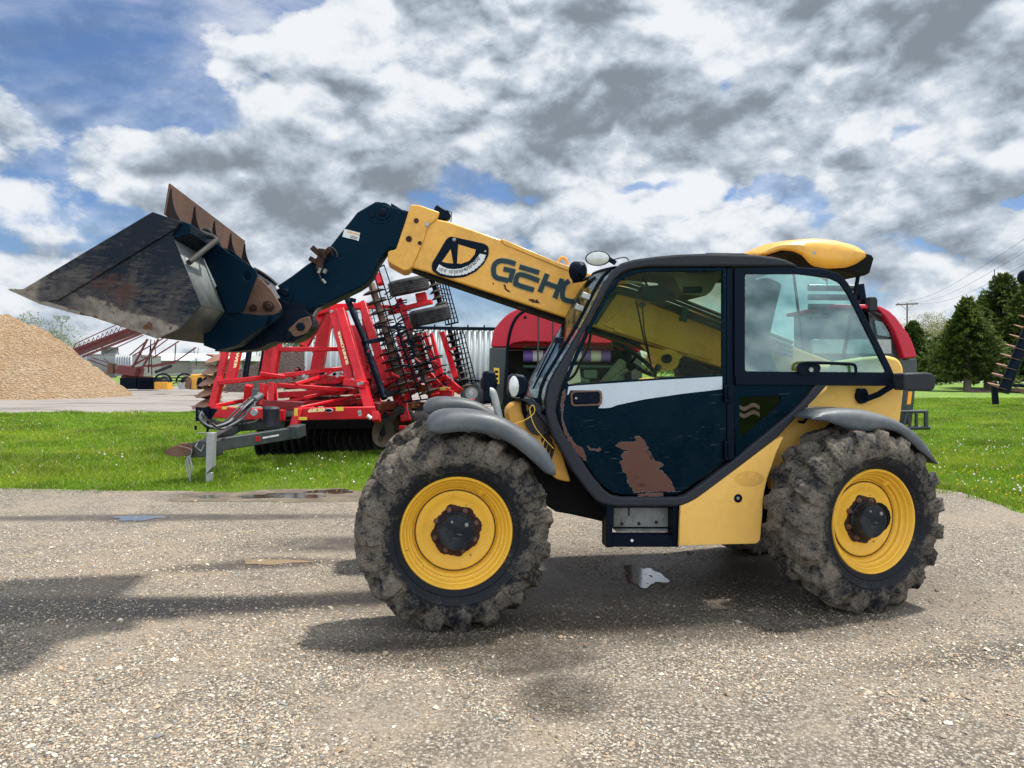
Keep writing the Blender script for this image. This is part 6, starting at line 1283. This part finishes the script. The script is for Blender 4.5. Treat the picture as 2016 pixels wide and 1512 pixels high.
B2.part('tailgate', MB().prism(F0.uz([(1640, 608), (1726, 609), (1744, 628), (1758, 652), (1770, 682), (1779, 706), (1806, 706), (1806, 732), (1796, 835), (1768, 838), (1640, 838)], 11.75), 11.75, 13.4), M['balerdark'], bev=0.02)
B2.part('side_screen', MB().prism(F0.uz([(1722, 630), (1738, 634), (1757, 652), (1757, 664), (1728, 660)], 11.7), 11.7, 11.74), M['glass_rear'])
B2.part('white_cover', MB().prism(rnd(F0.uz([(1600, 668), (1755, 668), (1756, 697), (1600, 697)], 11.65), 0.02), 11.65, 11.74), M['galv'], bev=0.01)
for y, r in ((566, 7), (585, 6), (604, 6), (622, 6)):
    q = MB(); tub(q, [(1592, y, 11.9), (1692, y+1, 11.9)], r, 14); B2.part('roller', q, M['balerdark'])
q = MB(); seg(q, (1690, 560, 11.85), (1702, 640, 11.85), 12, h=.2); seg(q, (1700, 590, 11.85), (1712, 590, 11.8), 4, h=.05); B2.part('roller_bracket', q, BK, bev=0.01)
q = MB().prism(rnd(F0.uz([(1709, 585), (1722, 585), (1725, 592), (1725, 612), (1709, 612)], 11.6), 0.02), 11.55, 11.7); seg(q, (1712, 612, 11.6), (1735, 622, 11.6), 5, h=.05); B2.part('tail_lamp', q, M['pillar'], bev=0.01)
B2.part('reflector', MB().prism(F0.uz([(1789, 771), (1796, 771), (1793, 796), (1786, 796)], 11.58), 11.58, 11.60), M['amber'])
q = MB(); tub(q, [(1762, 811, 11.5), (1826, 810, 11.5)], 3.2, 8); tub(q, [(1762, 843, 11.5), (1830, 842, 11.5)], 4, 8); tub(q, [(1804, 811, 11.5), (1804, 842, 11.5)], 3.5, 8); tub(q, [(1823, 810, 11.5), (1823, 842, 11.5)], 4.5, 8); tub(q, [(1786, 812, 11.5), (1778, 842, 11.5)], 3, 6); tub(q, [(1786, 812, 11.5), (1792, 842, 11.5)], 3, 6)
B2.part('rear_bumper', q, M['balerdark'])
for x in (1650,): cw_ = G(x, 830, 12.8); wheel2(Vector((cw_.x, 12.8, 0.5)), (1, 0, 0), 0.5, 0.35, parent=B2, rimc='galv')
# ================================================================== white corrugated trailer
def corr(px0, px1, ytop, ybot, Y, pitch_px, amp, mb=None):          # corrugated wall at distance Y, ytop may slope
    mb = mb or MB(); A = G(px0, ytop[0], Y[0]); B = G(px1, ytop[1], Y[1]); n = int(abs(px1-px0)/pitch_px*8); d = (B-A); d.z = 0; L = d.length; d.normalize(); nn = Vector((d.y, -d.x, 0)); top = A.z; bz = G(px0, ybot, Y[0]).z
    r0, r1 = [], []
    for i in range(n+1):
        s_ = i/n*L; w_ = math.sin(i/8*2*math.pi); w_ = max(-1, min(1, w_*2.2))*amp; p = A+d*s_+nn*w_; r0.append((p.x, p.y, bz)); r1.append((p.x, p.y, top))
    return mb.sweep([r0, r1])
WT = Grp('grain_trailer', (G(830, 790, 36).x, 36, 0), 'white corrugated grain trailer parked far behind the red harrow', 'trailer')
whp = paint('white_sheet_metal', (0.50, 0.53, 0.54), 0.45, dirt=(0.40, 0.42, 0.42), damt=0.4, dscale=.5, bmp=0.0)
WT.part('trailer_wall', corr(600, 1000, (643, 657), 775, (36.0, 38.5), 11.3, 0.07), whp, solid=0.02, sharp=70)
A_w, B_w = G(600, 643, 36.2), G(1000, 657, 38.7)
q = MB(); q.add([(A_w.x, A_w.y, 1.0), (B_w.x, B_w.y, 1.0), (B_w.x, B_w.y, A_w.z-0.05), (A_w.x, A_w.y, A_w.z-0.05), (A_w.x, A_w.y+2.4, 1.0), (B_w.x, B_w.y+2.4, 1.0), (B_w.x, B_w.y+2.4, A_w.z-0.05), (A_w.x, A_w.y+2.4, A_w.z-0.05)], [(0, 1, 2, 3), (7, 6, 5, 4), (0, 4, 5, 1), (3, 2, 6, 7), (1, 5, 6, 2), (0, 3, 7, 4)])
WT.part('trailer_body', q, whp)
q = MB(); q.beam((A_w.x, A_w.y-0.25, A_w.z), (B_w.x, B_w.y-0.25, A_w.z), 0.12, 0.16); WT.part('top_rail', q, M['black'])
q = MB(); q.beam((A_w.x, A_w.y-0.25, 1.0), (B_w.x, B_w.y-0.25, 1.0), 0.3, 0.3); WT.part('chassis_rail', q, M['black'])
for k in range(12):
    q = MB(); p = Vector((A_w.x, A_w.y, A_w.z)).lerp(Vector((B_w.x, B_w.y, A_w.z)), (k+.5)/12); q.tube([p+Vector((0, -.3, 0)), p+Vector((0.03, -.3, .18))], 0.04, 6); WT.part('tarp_hook', q, M['black'])
for (x, Y) in ((928, 36.5), (950, 36.8), (640, 35.4)): p = G(x, 770, Y); wheel2(Vector((p.x, Y, 0.55)), (0.1, 1, 0), 0.55, 0.5, parent=WT, rimc='galv')
# ================================================================== wood chip pile
def pile(name, cx, cy, rx, ry, h, mat, label, cat, seed, n=70, pw=1.0, noise=0.10):
    rs = random.Random(seed); rows = []
    for j in range(n+1):
        row = []
        for i in range(n+1):
            u = i/n*2-1; v = j/n*2-1; r = math.sqrt(u*u+v*v); x = cx+u*rx; y = cy+v*ry
            hh = h*max(0, 1.005-math.sqrt(r*r+0.026))**pw; hh += (wob(x*1.4, y*1.3)+wob(x*4, y*4, .4))*h*noise*min(1, (1-r)*3)*(r < 1)
            row.append((x-cx, y-cy, (max(hh, 0)-0.03) if r < 1.0 else -0.06))
        rows.append(row)
    o = single(name, MB().sweep(rows), mat, label, cat); o.location = (cx, cy, 0); return o
def chip_mat(name, c0, c1_, c2_, sc, dark):
    m, b, out = newmat(name); t = nd('ShaderNodeTexCoord'); mp = nd('ShaderNodeMapping'); Lk.new(t.outputs['Object'], mp.inputs[0]); mp.inputs['Scale'].default_value = (1, 1, 2.2)
    v = nd('ShaderNodeTexVoronoi'); Lk.new(mp.outputs[0], v.inputs['Vector']); v.inputs['Scale'].default_value = sc; s_ = nd('ShaderNodeSeparateColor'); Lk.new(v.outputs['Color'], s_.inputs[0])
    big = mnoise(t.outputs['Object'], 0.35, 6, 0.65, 0.8); n2 = mnoise(t.outputs['Object'], sc*1.3, 5, 0.8)
    c = mixc(s_.outputs[0], C4(c0), C4(c1_)); c = mixc(mrange(big, 0.4, 0.65), c, mixc(s_.outputs[1], C4(c1_), C4(c2_))); c = mixc(mth('MULTIPLY', mrange(n2, 0.52, 0.66), 0.6), c, C4(dark))
    Lk.new(c, b.inputs['Base Color']); b.inputs['Roughness'].default_value = 0.85; Lk.new(bump(mth('ADD', v.outputs['Distance'], n2), 1.0, 0.25, bump(big, 0.5, 0.6)), b.inputs['Normal']); return m
pile('wood_chip_pile', -31.5, 47.5, 7.6, 6.6, 6.0, chip_mat('wood_chips', (0.60, 0.41, 0.23), (0.42, 0.26, 0.14), (0.66, 0.50, 0.32), 7.0, (0.13, 0.07, 0.04)), 'big heap of orange brown wood chips on the gravel lot', 'pile', 1, 110, 0.95, 0.035)
pile('mulch_pile', G(600, 760, 60).x, 60, 7.5, 4, 4.0, chip_mat('dark_mulch', (0.06, 0.038, 0.03), (0.10, 0.06, 0.05), (0.045, 0.03, 0.03), 6.0, (0.02, 0.015, 0.012)), 'dark brown mulch heap seen through the red harrow frame', 'pile', 2, 60, 0.8, 0.06)
pile('sand_pile', G(600, 760, 44).x, 46, 4.6, 3, 0.9, chip_mat('pale_sand', (0.40, 0.34, 0.24), (0.36, 0.30, 0.22), (0.44, 0.38, 0.28), 6.0, (0.3, 0.25, 0.18)), 'low pale sand heap behind the harrow frame', 'pile', 3, 40, 0.8, 0.03)
# ================================================================== yard light
LP = Grp('yard_light', (G(121, 720, 90).x, 90, 0), 'tall grey yard light pole with two white floodlights behind the wood chip heap', 'light pole')
q = MB(); q.tube([(G(121, 720, 90).x, 90, 0), G(121, 634, 90)], 0.12, 8); q.beam(G(113, 634, 90), G(130, 634, 90), .12, .12); LP.part('pole', q, M['galv'])
for x0, x1 in ((107, 118), (126, 136)):
    q = MB().prism(F0.uz([(x0, 620), (x1, 622), (x1-1, 629), (x0+2, 628)] if x0 < 110 else [(x0-2, 621), (x1, 622), (x1-1, 629), (x0, 629)], 90), 89.7, 90.2); q.tube([G((x0+x1)/2, 628, 90), G((x0+x1)/2, 634, 90)], .06, 6); LP.part('floodlight', q, M['galv'])
# ================================================================== conveyor
CV = Grp('stacking_conveyor', (G(250, 770, 62).x, 62, 0), 'dark red lattice stacking conveyor beside the wood chip heap', 'conveyor'); MR = M['maroon']
def cv(nm, a, b2, w, Y=62, Y2=None, mt=MR, h=None): q = MB(); seg(q, (a[0], a[1], Y), (b2[0], b2[1], Y2 or Y), w, h=h); CV.part(nm, q, mt)
cv('belt_frame', (146, 695), (330, 625), 11, h=1.2); cv('belt_frame_lip', (150, 688), (262, 644), 2, Y=61.2); cv('belt_frame_edge', (163, 702), (320, 640), 4, Y=61.3)
cv('handrail', (150, 676), (232, 638), 1.5, Y=61.2); cv('handrail', (150, 676), (142, 689), 1.5, Y=61.2)
for k in range(10):
    x = 152+k*9; y = 689-k*4.0; cv('lattice_bar', (x, y), (x+5, y-13+(k*0.2)), 1.1, Y=61.2); cv('lattice_bar', (x+5, y-13), (x+9, y-4), 0.9, Y=61.2)
for a, b2, w in (((213, 692), (282, 660), 1.6), ((232, 688), (231, 684), 2), ((231, 685), (233, 698), 1.6), ((252, 742), (290, 668), 3.4), ((270, 742), (312, 668), 3.4), ((255, 700), (292, 668), 2), ((262, 700), (332, 660), 2), ((300, 705), (352, 672), 2.2), ((290, 722), (350, 710), 3), ((340, 716), (386, 684), 2.4), ((300, 722), (342, 714), 3.4), ((346, 678), (344, 712), 1.8), ((304, 670), (307, 705), 1.4), ((275, 690), (280, 705), 1.4), ((240, 742), (300, 744), 6), ((258, 722), (296, 700), 3), ((278, 703), (294, 703), 2), ((255, 727), (300, 718), 3), ((175, 708), (232, 730), 1.8), ((180, 704), (226, 718), 1.4), ((205, 705), (222, 722), 1), ((246, 733), (250, 742), 8), ((330, 668), (300, 690), 1.8)):
    cv('truss_bar', a, b2, w)
cv('hopper', (240, 727), (275, 733), 16, h=1.5); cv('chute', (306, 733), (338, 720), 5, mt=M['pillar']); cv('mast', (292, 734), (297, 668), 1.5, mt=M['black']); cv('mast', (299, 740), (297, 680), 1.2, mt=M['black']); cv('motor', (221, 716), (222, 736), 10, mt=M['rustplate'], h=.8)
q = MB()
for x0, x1, y0, y1, c_ in ((236, 268, 744, 766, 0), (270, 302, 743, 767, 0)): pblock(q, [(x0, y0), (x1, y0), (x1, y1), (x0, y1)], 61, 62.5)
for k in range(4): pblock(q, [(272, 748+k*5), (302, 747+k*5), (302, 749+k*5), (272, 750+k*5)], 60.8, 61)
CV.part('track_base', q, M['black'])
q = MB(); tub(q, [(381, 684, 62), (384, 702, 62), (387, 720, 62)], 0.5, 4); tub(q, [(391, 684, 62), (388, 702, 62), (387, 720, 62)], 0.5, 4); CV.part('hanging_cable', q, M['hose'])
# container behind it
SCN = Grp('shipping_container', (G(210, 750, 75).x, 75, 0), 'weathered grey shipping container behind the dark red conveyor', 'container')
cg = paint('grey_container_paint', (0.20, 0.22, 0.225), 0.6, dirt=(0.16, 0.12, 0.09), damt=0.5, dscale=.4)
cg2 = paint('pale_container_doors', (0.40, 0.42, 0.43), 0.6, dirt=(0.3, 0.28, 0.26), damt=0.4, dscale=.8)
q = MB(); q.prism(F0.uz([(228, 698), (262, 698), (262, 740), (228, 740)], 75), 75, 81); SCN.part('container_body', q, cg)
SCN.part('container_end', corr(228, 261, (698, 698), 740, (74.9, 74.9), 4.8, 0.12), cg2, solid=0.03, sharp=70)
SCN.part('container_side', corr(172, 228, (699, 698), 742, (84, 75), 3.0, 0.08), cg, solid=0.03, sharp=70)
q = MB(); q.beam(G(172, 699, 84), G(228, 698, 75), .15, .15); SCN.part('top_rail', q, M['rustplate'])
single('chimney_block', MB().prism(F0.uz([(199, 683), (213, 683), (213, 700), (199, 700)], 90), 90, 92), M['greyplastic'], 'small grey block standing above the container roof', 'block')
# warehouse
WH = Grp('warehouse', (G(340, 740, 150).x, 150, 0), 'long low beige warehouse with a white metal roof beyond the conveyor', 'warehouse')
wl_ = paint('beige_wall_sheet', (0.20, 0.18, 0.165), 0.8, dirt=(0.16, 0.15, 0.14), damt=.3, dscale=.1, bmp=0); rw_ = paint('white_roof_sheet', (0.62, 0.64, 0.66), 0.5, dirt=(0.5, 0.5, 0.5), damt=.2, dscale=.2, bmp=0)
WH.part('wall', MB().prism(F0.uz([(262, 709), (440, 709), (440, 740), (262, 740)], 150), 150, 175), wl_)
WH.part('wall', MB().prism(F0.uz([(376, 712), (470, 709), (470, 739), (376, 739)], 148), 148, 149.8), wl_)
q = MB(); A = G(255, 710, 149.5); B = G(470, 710, 149.5); ztop = G(300, 701, 160).z
q.add([(A.x, 149.5, A.z), (B.x, 149.5, A.z), (B.x, 162, ztop+.6), (A.x, 162, ztop+.6), (B.x, 176, A.z), (A.x, 176, A.z)], [(0, 1, 2, 3), (3, 2, 4, 5), (0, 3, 5), (1, 4, 2)]); WH.part('roof', q, rw_)
q = MB(); A = G(374, 711, 147.5); B = G(472, 711, 147.5); q.add([(A.x, 147.5, A.z), (B.x, 147.5, A.z), (B.x, 156, A.z+1.6), (A.x, 156, A.z+1.6)], [(0, 1, 2, 3)]); WH.part('roof', q, rw_, solid=.1)
for i, (x0, x1, y0, y1, Y, lab) in enumerate(((379, 403, 727, 737, 95, 'row of pale concrete blocks'), (403, 430, 727, 737, 95.5, 'second row of pale concrete blocks'), (331, 352, 735.5, 738, 96, 'low pale slab'), (353, 378, 736, 738, 96, 'longer low pale slab'))):
    single('concrete_block', MB().prism(F0.uz([(x0, y0), (x1, y0), (x1, y1), (x0, y1)], Y), Y, Y+2), M['galv'], lab+' in front of the warehouse wall', 'concrete block', base=None)
# yard attachments
A1_ = Grp('loader_attachment', (G(316, 767, 52).x, 52, 0), 'small yellow loader attachment frame on the lot beside the conveyor base', 'attachment')
q = MB(); pblock(q, [(304, 752), (322, 752), (322, 766), (304, 766)], 52, 52.6); A1_.part('frame', q, M['yellow']); q = MB(); pblock(q, [(321, 754), (329, 753), (330, 767), (322, 767)], 51.8, 52.6); A1_.part('end_plate', q, M['yellow'])
q = MB(); pblock(q, [(312, 750), (326, 748), (334, 760), (318, 764)], 52.8, 53.4); A1_.part('rotor', q, M['black'])
TR_ = Grp('wagon_chassis', (G(345, 755, 58).x, 58, 0), 'bare farm wagon chassis with dark fenders behind the yellow attachment', 'wagon')
for x in (322, 365): p = G(x, 748, 58); wheel2(Vector((p.x, 58, 0.75)), (0.2, 1, 0), 0.42, .3, parent=TR_, rimc='galv'); TR_.part('mudguard', MB().tube([(p.x+0.65*math.cos(a), 57.9, .75+.6*math.sin(a)) for a in [k/10*math.pi for k in range(11)]], .07, 6), M['black'])
q = MB(); seg(q, (325, 750, 58), (375, 749, 58), 2, h=.3); seg(q, (338, 756, 57.5), (358, 750, 58), 1.5, h=.1); TR_.part('frame_rail', q, M['black'])
DB = Grp('drum_attachment', (G(390, 766, 50).x, 50, 0), 'yellow drum attachment with dark worn scallops lying on the lot', 'attachment')
q = MB(); pd = F0.uz([(371, 742), (376, 737), (395, 736), (410, 740), (412, 750), (411, 764), (404, 767), (372, 767), (366, 757)], 50); q.prism(rnd(pd, .1), 50, 51.2); DB.part('drum', q, M['yellow'], bev=.08)
for x in (371, 393, 404):
    q = MB(); q.prism(rnd(F0.uz([(x-3, 744), (x+3, 742), (x+5, 752), (x+4, 766), (x-4, 766), (x-6, 756)], 49.9), .1), 49.85, 50.1); DB.part('worn_patch', q, M['rustplate'] if x == 371 else M['black'])
q = MB(); pblock(q, [(348, 755), (362, 753), (366, 766), (352, 767)], 49.9, 50.1); single('steel_panel', q, M['galv'], 'flat grey steel panel leaning by the yellow drum', 'panel')
# ================================================================== second disc implement at the right edge
D2 = Grp('disc_implement', (G(1990, 790, 34).x, 34, 0), 'folded black implement with brown disc blades parked on the lawn near the spruces', 'disc harrow')
A = G(1975, 772, 34); B = G(2062, 560, 34); q = MB().tube([A, B], 0.24, 14); sh = D2.part('gang_beam', q, BK)
for k in range(9):
    p = G(1966+k*8.6, 763-k*19.2, 34.2); q = MB(); blade(q, p+Vector((-0.02, 0, 0)), (0.24, -0.26, 0.93), 0.46, .014, .05, 30); D2.part('disc_blade', q, M['disc'])
q = MB(); seg(q, (1957, 752, 35), (1960, 796, 35), 9, h=.2); seg(q, (1966, 768, 35), (2030, 772, 35), 8, h=.2); seg(q, (1990, 758, 35.5), (2040, 762, 35.5), 6, h=.2); seg(q, (2034, 560, 35.6), (2034, 799, 35.6), 20, h=.3); D2.part('frame', q, BK, bev=.01)
q = MB(); q.lathe([(.3, -.1), (.36, 0), (.36, .2), (.3, .3)], G(2024, 546, 34), (0, 1, 0), 24); D2.part('roller_end', q, BK)
q = MB()
for k in range(4): tub(q, [(1985+k*6, 770, 34), (2000+k*4, 764+k*3, 34), (2020, 770+k*2, 34)], 1.5, 6, 3)
D2.part('linkage', q, M['rustplate'], each=True)
# ================================================================== utility pole and wires
UP = Grp('utility_pole', (G(1786, 740, 120).x, 120, 0), 'wooden utility pole with a crossarm beyond the lawn', 'utility pole')
q = MB().tube([(G(1786, 740, 120).x, 120, 0), G(1786, 597, 120)], [.17, .12], 8); UP.part('pole', q, M['brown_wood'])
q = MB().beam(G(1764, 600, 120), G(1807, 598, 120), .18, .22); UP.part('crossarm', q, M['brown_wood'])
q = MB(); q.beam(G(1774, 601, 120), G(1786, 611, 120), .06, .06); q.beam(G(1798, 600, 120), G(1786, 611, 120), .06, .06); UP.part('brace', q, M['galv'])
for x in (1768, 1785, 1803): q = MB(); q.lathe([(.08, 0), (.12, .1), (.06, .25)], G(x, 598.5, 120), (0, 0, 1), 8); UP.part('insulator', q, M['galv'])
for i, (x0, y0, x1, y1, Y1) in enumerate(((1768, 597, 2040, 455, 45), (1785, 597, 2040, 482, 46), (1803, 597, 2040, 508, 48))):
    A = G(x0, y0, 120); B = G(x1, y1, Y1); P = [A.lerp(B, t/14)-Vector((0, 0, 1.0*math.sin(math.pi*t/14))) for t in range(15)]
    single('power_line', MB().tube(P, 0.012, 4), M['hose'], ('highest of the three thin power lines above the spruces', 'middle one of the three thin power lines above the spruces', 'lowest of the three thin power lines above the spruces')[i], 'power line', 'power lines above the spruces')
UP2 = Grp('antenna_mast', (G(1958, 740, 66).x, 66, 0), 'thin bare mast sticking up behind the spruce tops', 'mast'); UP2.part('pole', MB().tube([(G(1958, 740, 66).x, 66, 0), G(1958, 530, 66)], .035, 6), M['hose'])
# ================================================================== trees
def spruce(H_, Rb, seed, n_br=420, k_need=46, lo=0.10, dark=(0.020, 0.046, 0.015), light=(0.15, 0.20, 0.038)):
    r = np.random.default_rng(seed); V = []; C_ = []; tr = []
    for i in range(n_br):
        t = lo+(1-lo)*(i/n_br)**0.9; z = H_*t; az = i*2.39996+r.normal(0, .25); L = Rb*(1-t)**0.78*(0.72+0.45*r.random())+0.15; L *= 0.70+0.45*(math.sin(az*2+seed+z*.8)*.5+.5)
        if r.random() < 0.12: L *= 1.35
        k = max(8, int(k_need*(0.35+L/Rb))); s = r.random(k)**0.65*L
        droop = -0.10-0.25*(1-t); up_ = 0.5*(s/L)**2*L*0.35
        cx = np.cos(az)*s+r.normal(0, .05, k)*L*0.35*(.35+s/L); cy = np.sin(az)*s+r.normal(0, .05, k)*L*0.35*(.35+s/L); cz = z+s*droop+up_+r.normal(0, .03, k)*L*.5
        spr = (0.09+0.17*r.random(k))*(H_/9)**.5
        da = az+r.normal(0, .9, k); dx, dy = np.cos(da), np.sin(da); dz = r.normal(0.05, .45, k)
        P = np.stack([cx, cy, cz], 1); D = np.stack([dx, dy, dz], 1)*spr[:, None]*1.7; Wd = np.stack([-dy, dx, r.normal(0, .5, k)], 1)*spr[:, None]*0.42
        V.append(np.stack([P-Wd*.8, P+Wd*.8, P+D+Wd*.1], 1).reshape(-1, 3)); V.append(np.stack([P-D*.3, P+D*.5-Wd*1.3, P+D*.7+np.array([0, 0, .5])*spr[:, None]], 1).reshape(-1, 3))
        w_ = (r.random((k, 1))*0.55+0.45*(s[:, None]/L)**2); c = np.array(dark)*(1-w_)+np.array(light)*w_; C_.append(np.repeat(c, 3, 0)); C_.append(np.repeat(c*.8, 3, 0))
    V = np.concatenate(V); C_ = np.concatenate(C_); return V, np.arange(len(V)).reshape(-1, 3), C_
def tree(name, x, Y, V, F, C_, label, trunk_r, trunk_h, mat='needle', grp=None, rz=0, sc=(1, 1, 1), limbs=()):
    e = bpy.data.objects.new(name, None); COL.objects.link(e); e.location = (x, Y, 0); e.rotation_euler = (0, 0, rz); e.scale = sc; e['label'] = label; e['category'] = 'tree'
    if grp: e['group'] = grp
    c = np_mesh('crown', V, F, M[mat], C_); c.parent = e
    q = MB().tube([(0, 0, -.1), (0.02, 0, trunk_h*.3), (0, 0.03, trunk_h)], [trunk_r*1.25, trunk_r, trunk_r*.25], 9)
    for (a, b_, r_) in limbs: q.tube([a, b_], [r_, r_*.4], 5)
    o = bpy.data.objects.new('trunk', to_mesh('trunk', q, M['brown_wood'])); COL.objects.link(o); o.parent = e; return e
SP = [(1904, 60, 7.2, 3.9, 1, 'spruce with the bare trunk showing, nearest the utility pole'), (1976, 66, 9.8, 4.9, 2, 'tallest dense spruce behind the brown disc blades'), (1943, 70, 8.4, 4.3, 3, 'darker spruce wedged between the tallest one and its neighbour'),
      (2034, 62, 9.2, 4.4, 4, 'spruce cut by the picture edge above the disc implement'), (1797, 84, 6.9, 3.6, 5, 'small rounded conifer behind the red baler'), (1822, 90, 5.2, 4.2, 6, 'low bushy conifer beside the small rounded one')]
for (px, Y, h_, rb_, sd, lab) in SP:
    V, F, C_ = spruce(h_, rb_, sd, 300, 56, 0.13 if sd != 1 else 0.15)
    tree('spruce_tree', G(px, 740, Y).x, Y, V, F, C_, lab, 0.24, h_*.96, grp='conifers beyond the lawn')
def broad(H_, W_, seed, n=9000, cols=((.05, .09, .02), (.12, .16, .035)), gaps=0.5, s0=.14):
    r = np.random.default_rng(seed); nb = 26; cen = np.stack([r.normal(0, .33, nb)*W_, r.normal(0, .33, nb)*W_, H_*(.35+.55*r.random(nb))], 1); rad = (0.16+.12*r.random(nb))*W_
    i = r.integers(0, nb, n); d = r.normal(0, 1, (n, 3)); d /= np.linalg.norm(d, axis=1)[:, None]; P = cen[i]+d*rad[i][:, None]*(0.55+.5*r.random((n, 1)))**gaps; P[:, 2] = np.clip(P[:, 2], .3, None)
    a = r.normal(0, 1, (n, 3))*s0; b_ = r.normal(0, 1, (n, 3))*s0; V = np.stack([P, P+a, P+b_], 1).reshape(-1, 3); w_ = r.random((n, 1)); c = np.array(cols[0])*(1-w_)+np.array(cols[1])*w_; return V, np.arange(3*n).reshape(-1, 3), np.repeat(c, 3, 0)
for (px, Y, h_, w_, sd, cols, lab) in ((1835, 190, 15, 16, 21, ((.14, .14, .04), (.26, .25, .08)), 'pale yellow-green spring tree far beyond the lawn'), (1875, 200, 13, 16, 22, ((.12, .13, .04), (.24, .23, .07)), 'second pale spring tree half hidden by a spruce'), (1760, 210, 9, 16, 27, ((.10, .12, .04), (.2, .2, .07)), 'pale tree far behind the baler'),
      (58, 80, 7.6, 5, 23, ((.10, .13, .05), (.2, .23, .09)), 'sparse young tree peeking over the wood chip heap'), (98, 100, 6.9, 7, 24, ((.12, .15, .06), (.24, .26, .11)), 'thin pale tree beside the yard light'),
      (610, 95, 6.0, 9, 25, ((.02, .06, .02), (.05, .11, .035)), 'dark green leafy tree seen through the harrow frame'), (1345, 60, 3.0, 4.5, 28, ((.08, .14, .03), (.16, .24, .05)), 'light green bush seen under the boom through the door glass')):
    V, F, C_ = broad(h_, w_, sd, (16000 if w_ > 8 else 5000), cols, s0=.05+w_*.006); tree('leafy_tree', G(px, 740, Y).x, Y, V, F, C_, lab, .15+w_*.01, h_*.75, 'leaf', limbs=[((0, 0, h_*.3), (w_*.2*math.cos(k), w_*.2*math.sin(k), h_*.7), .06) for k in range(5)])
# mulch bed under the spruces
q = MB(); q.add([(x, y, 0.012) for x, y in edge_poly([(G(1880, 740, 58).x, 56), (G(2100, 740, 56).x, 54), (G(2150, 740, 66).x, 66), (G(1885, 740, 66).x, 66)], .5, .3)], [tuple(range(len(edge_poly([(G(1880, 740, 58).x, 56), (G(2100, 740, 56).x, 54), (G(2150, 740, 66).x, 66), (G(1885, 740, 66).x, 66)], .5, .3))))]); struct(single('mulch_bed', q, paint('mulch_bed', (.09, .06, .045), .9)))
# far treeline
r_ = np.random.default_rng(77); n = 26000; X = r_.uniform(-420, 420, n); hh = 3.2+1.6*np.sin(X*.021)+1.2*np.sin(X*.07+1)+.8*np.sin(X*.23)+.5*np.sin(X*.6); P = np.stack([X, 330+r_.uniform(-6, 6, n), r_.random(n)*np.maximum(hh, 1.2)], 1)
V = np.stack([P, P+r_.normal(0, 1, (n, 3))*.9, P+r_.normal(0, 1, (n, 3))*.9], 1).reshape(-1, 3); w_ = r_.random((n, 1)); c = np.array((.05, .075, .03))*(1-w_)+np.array((.11, .14, .05))*w_
struct(np_mesh('treeline', V, np.arange(3*n).reshape(-1, 3), M['leaf'], np.repeat(c, 3, 0)), 'stuff')
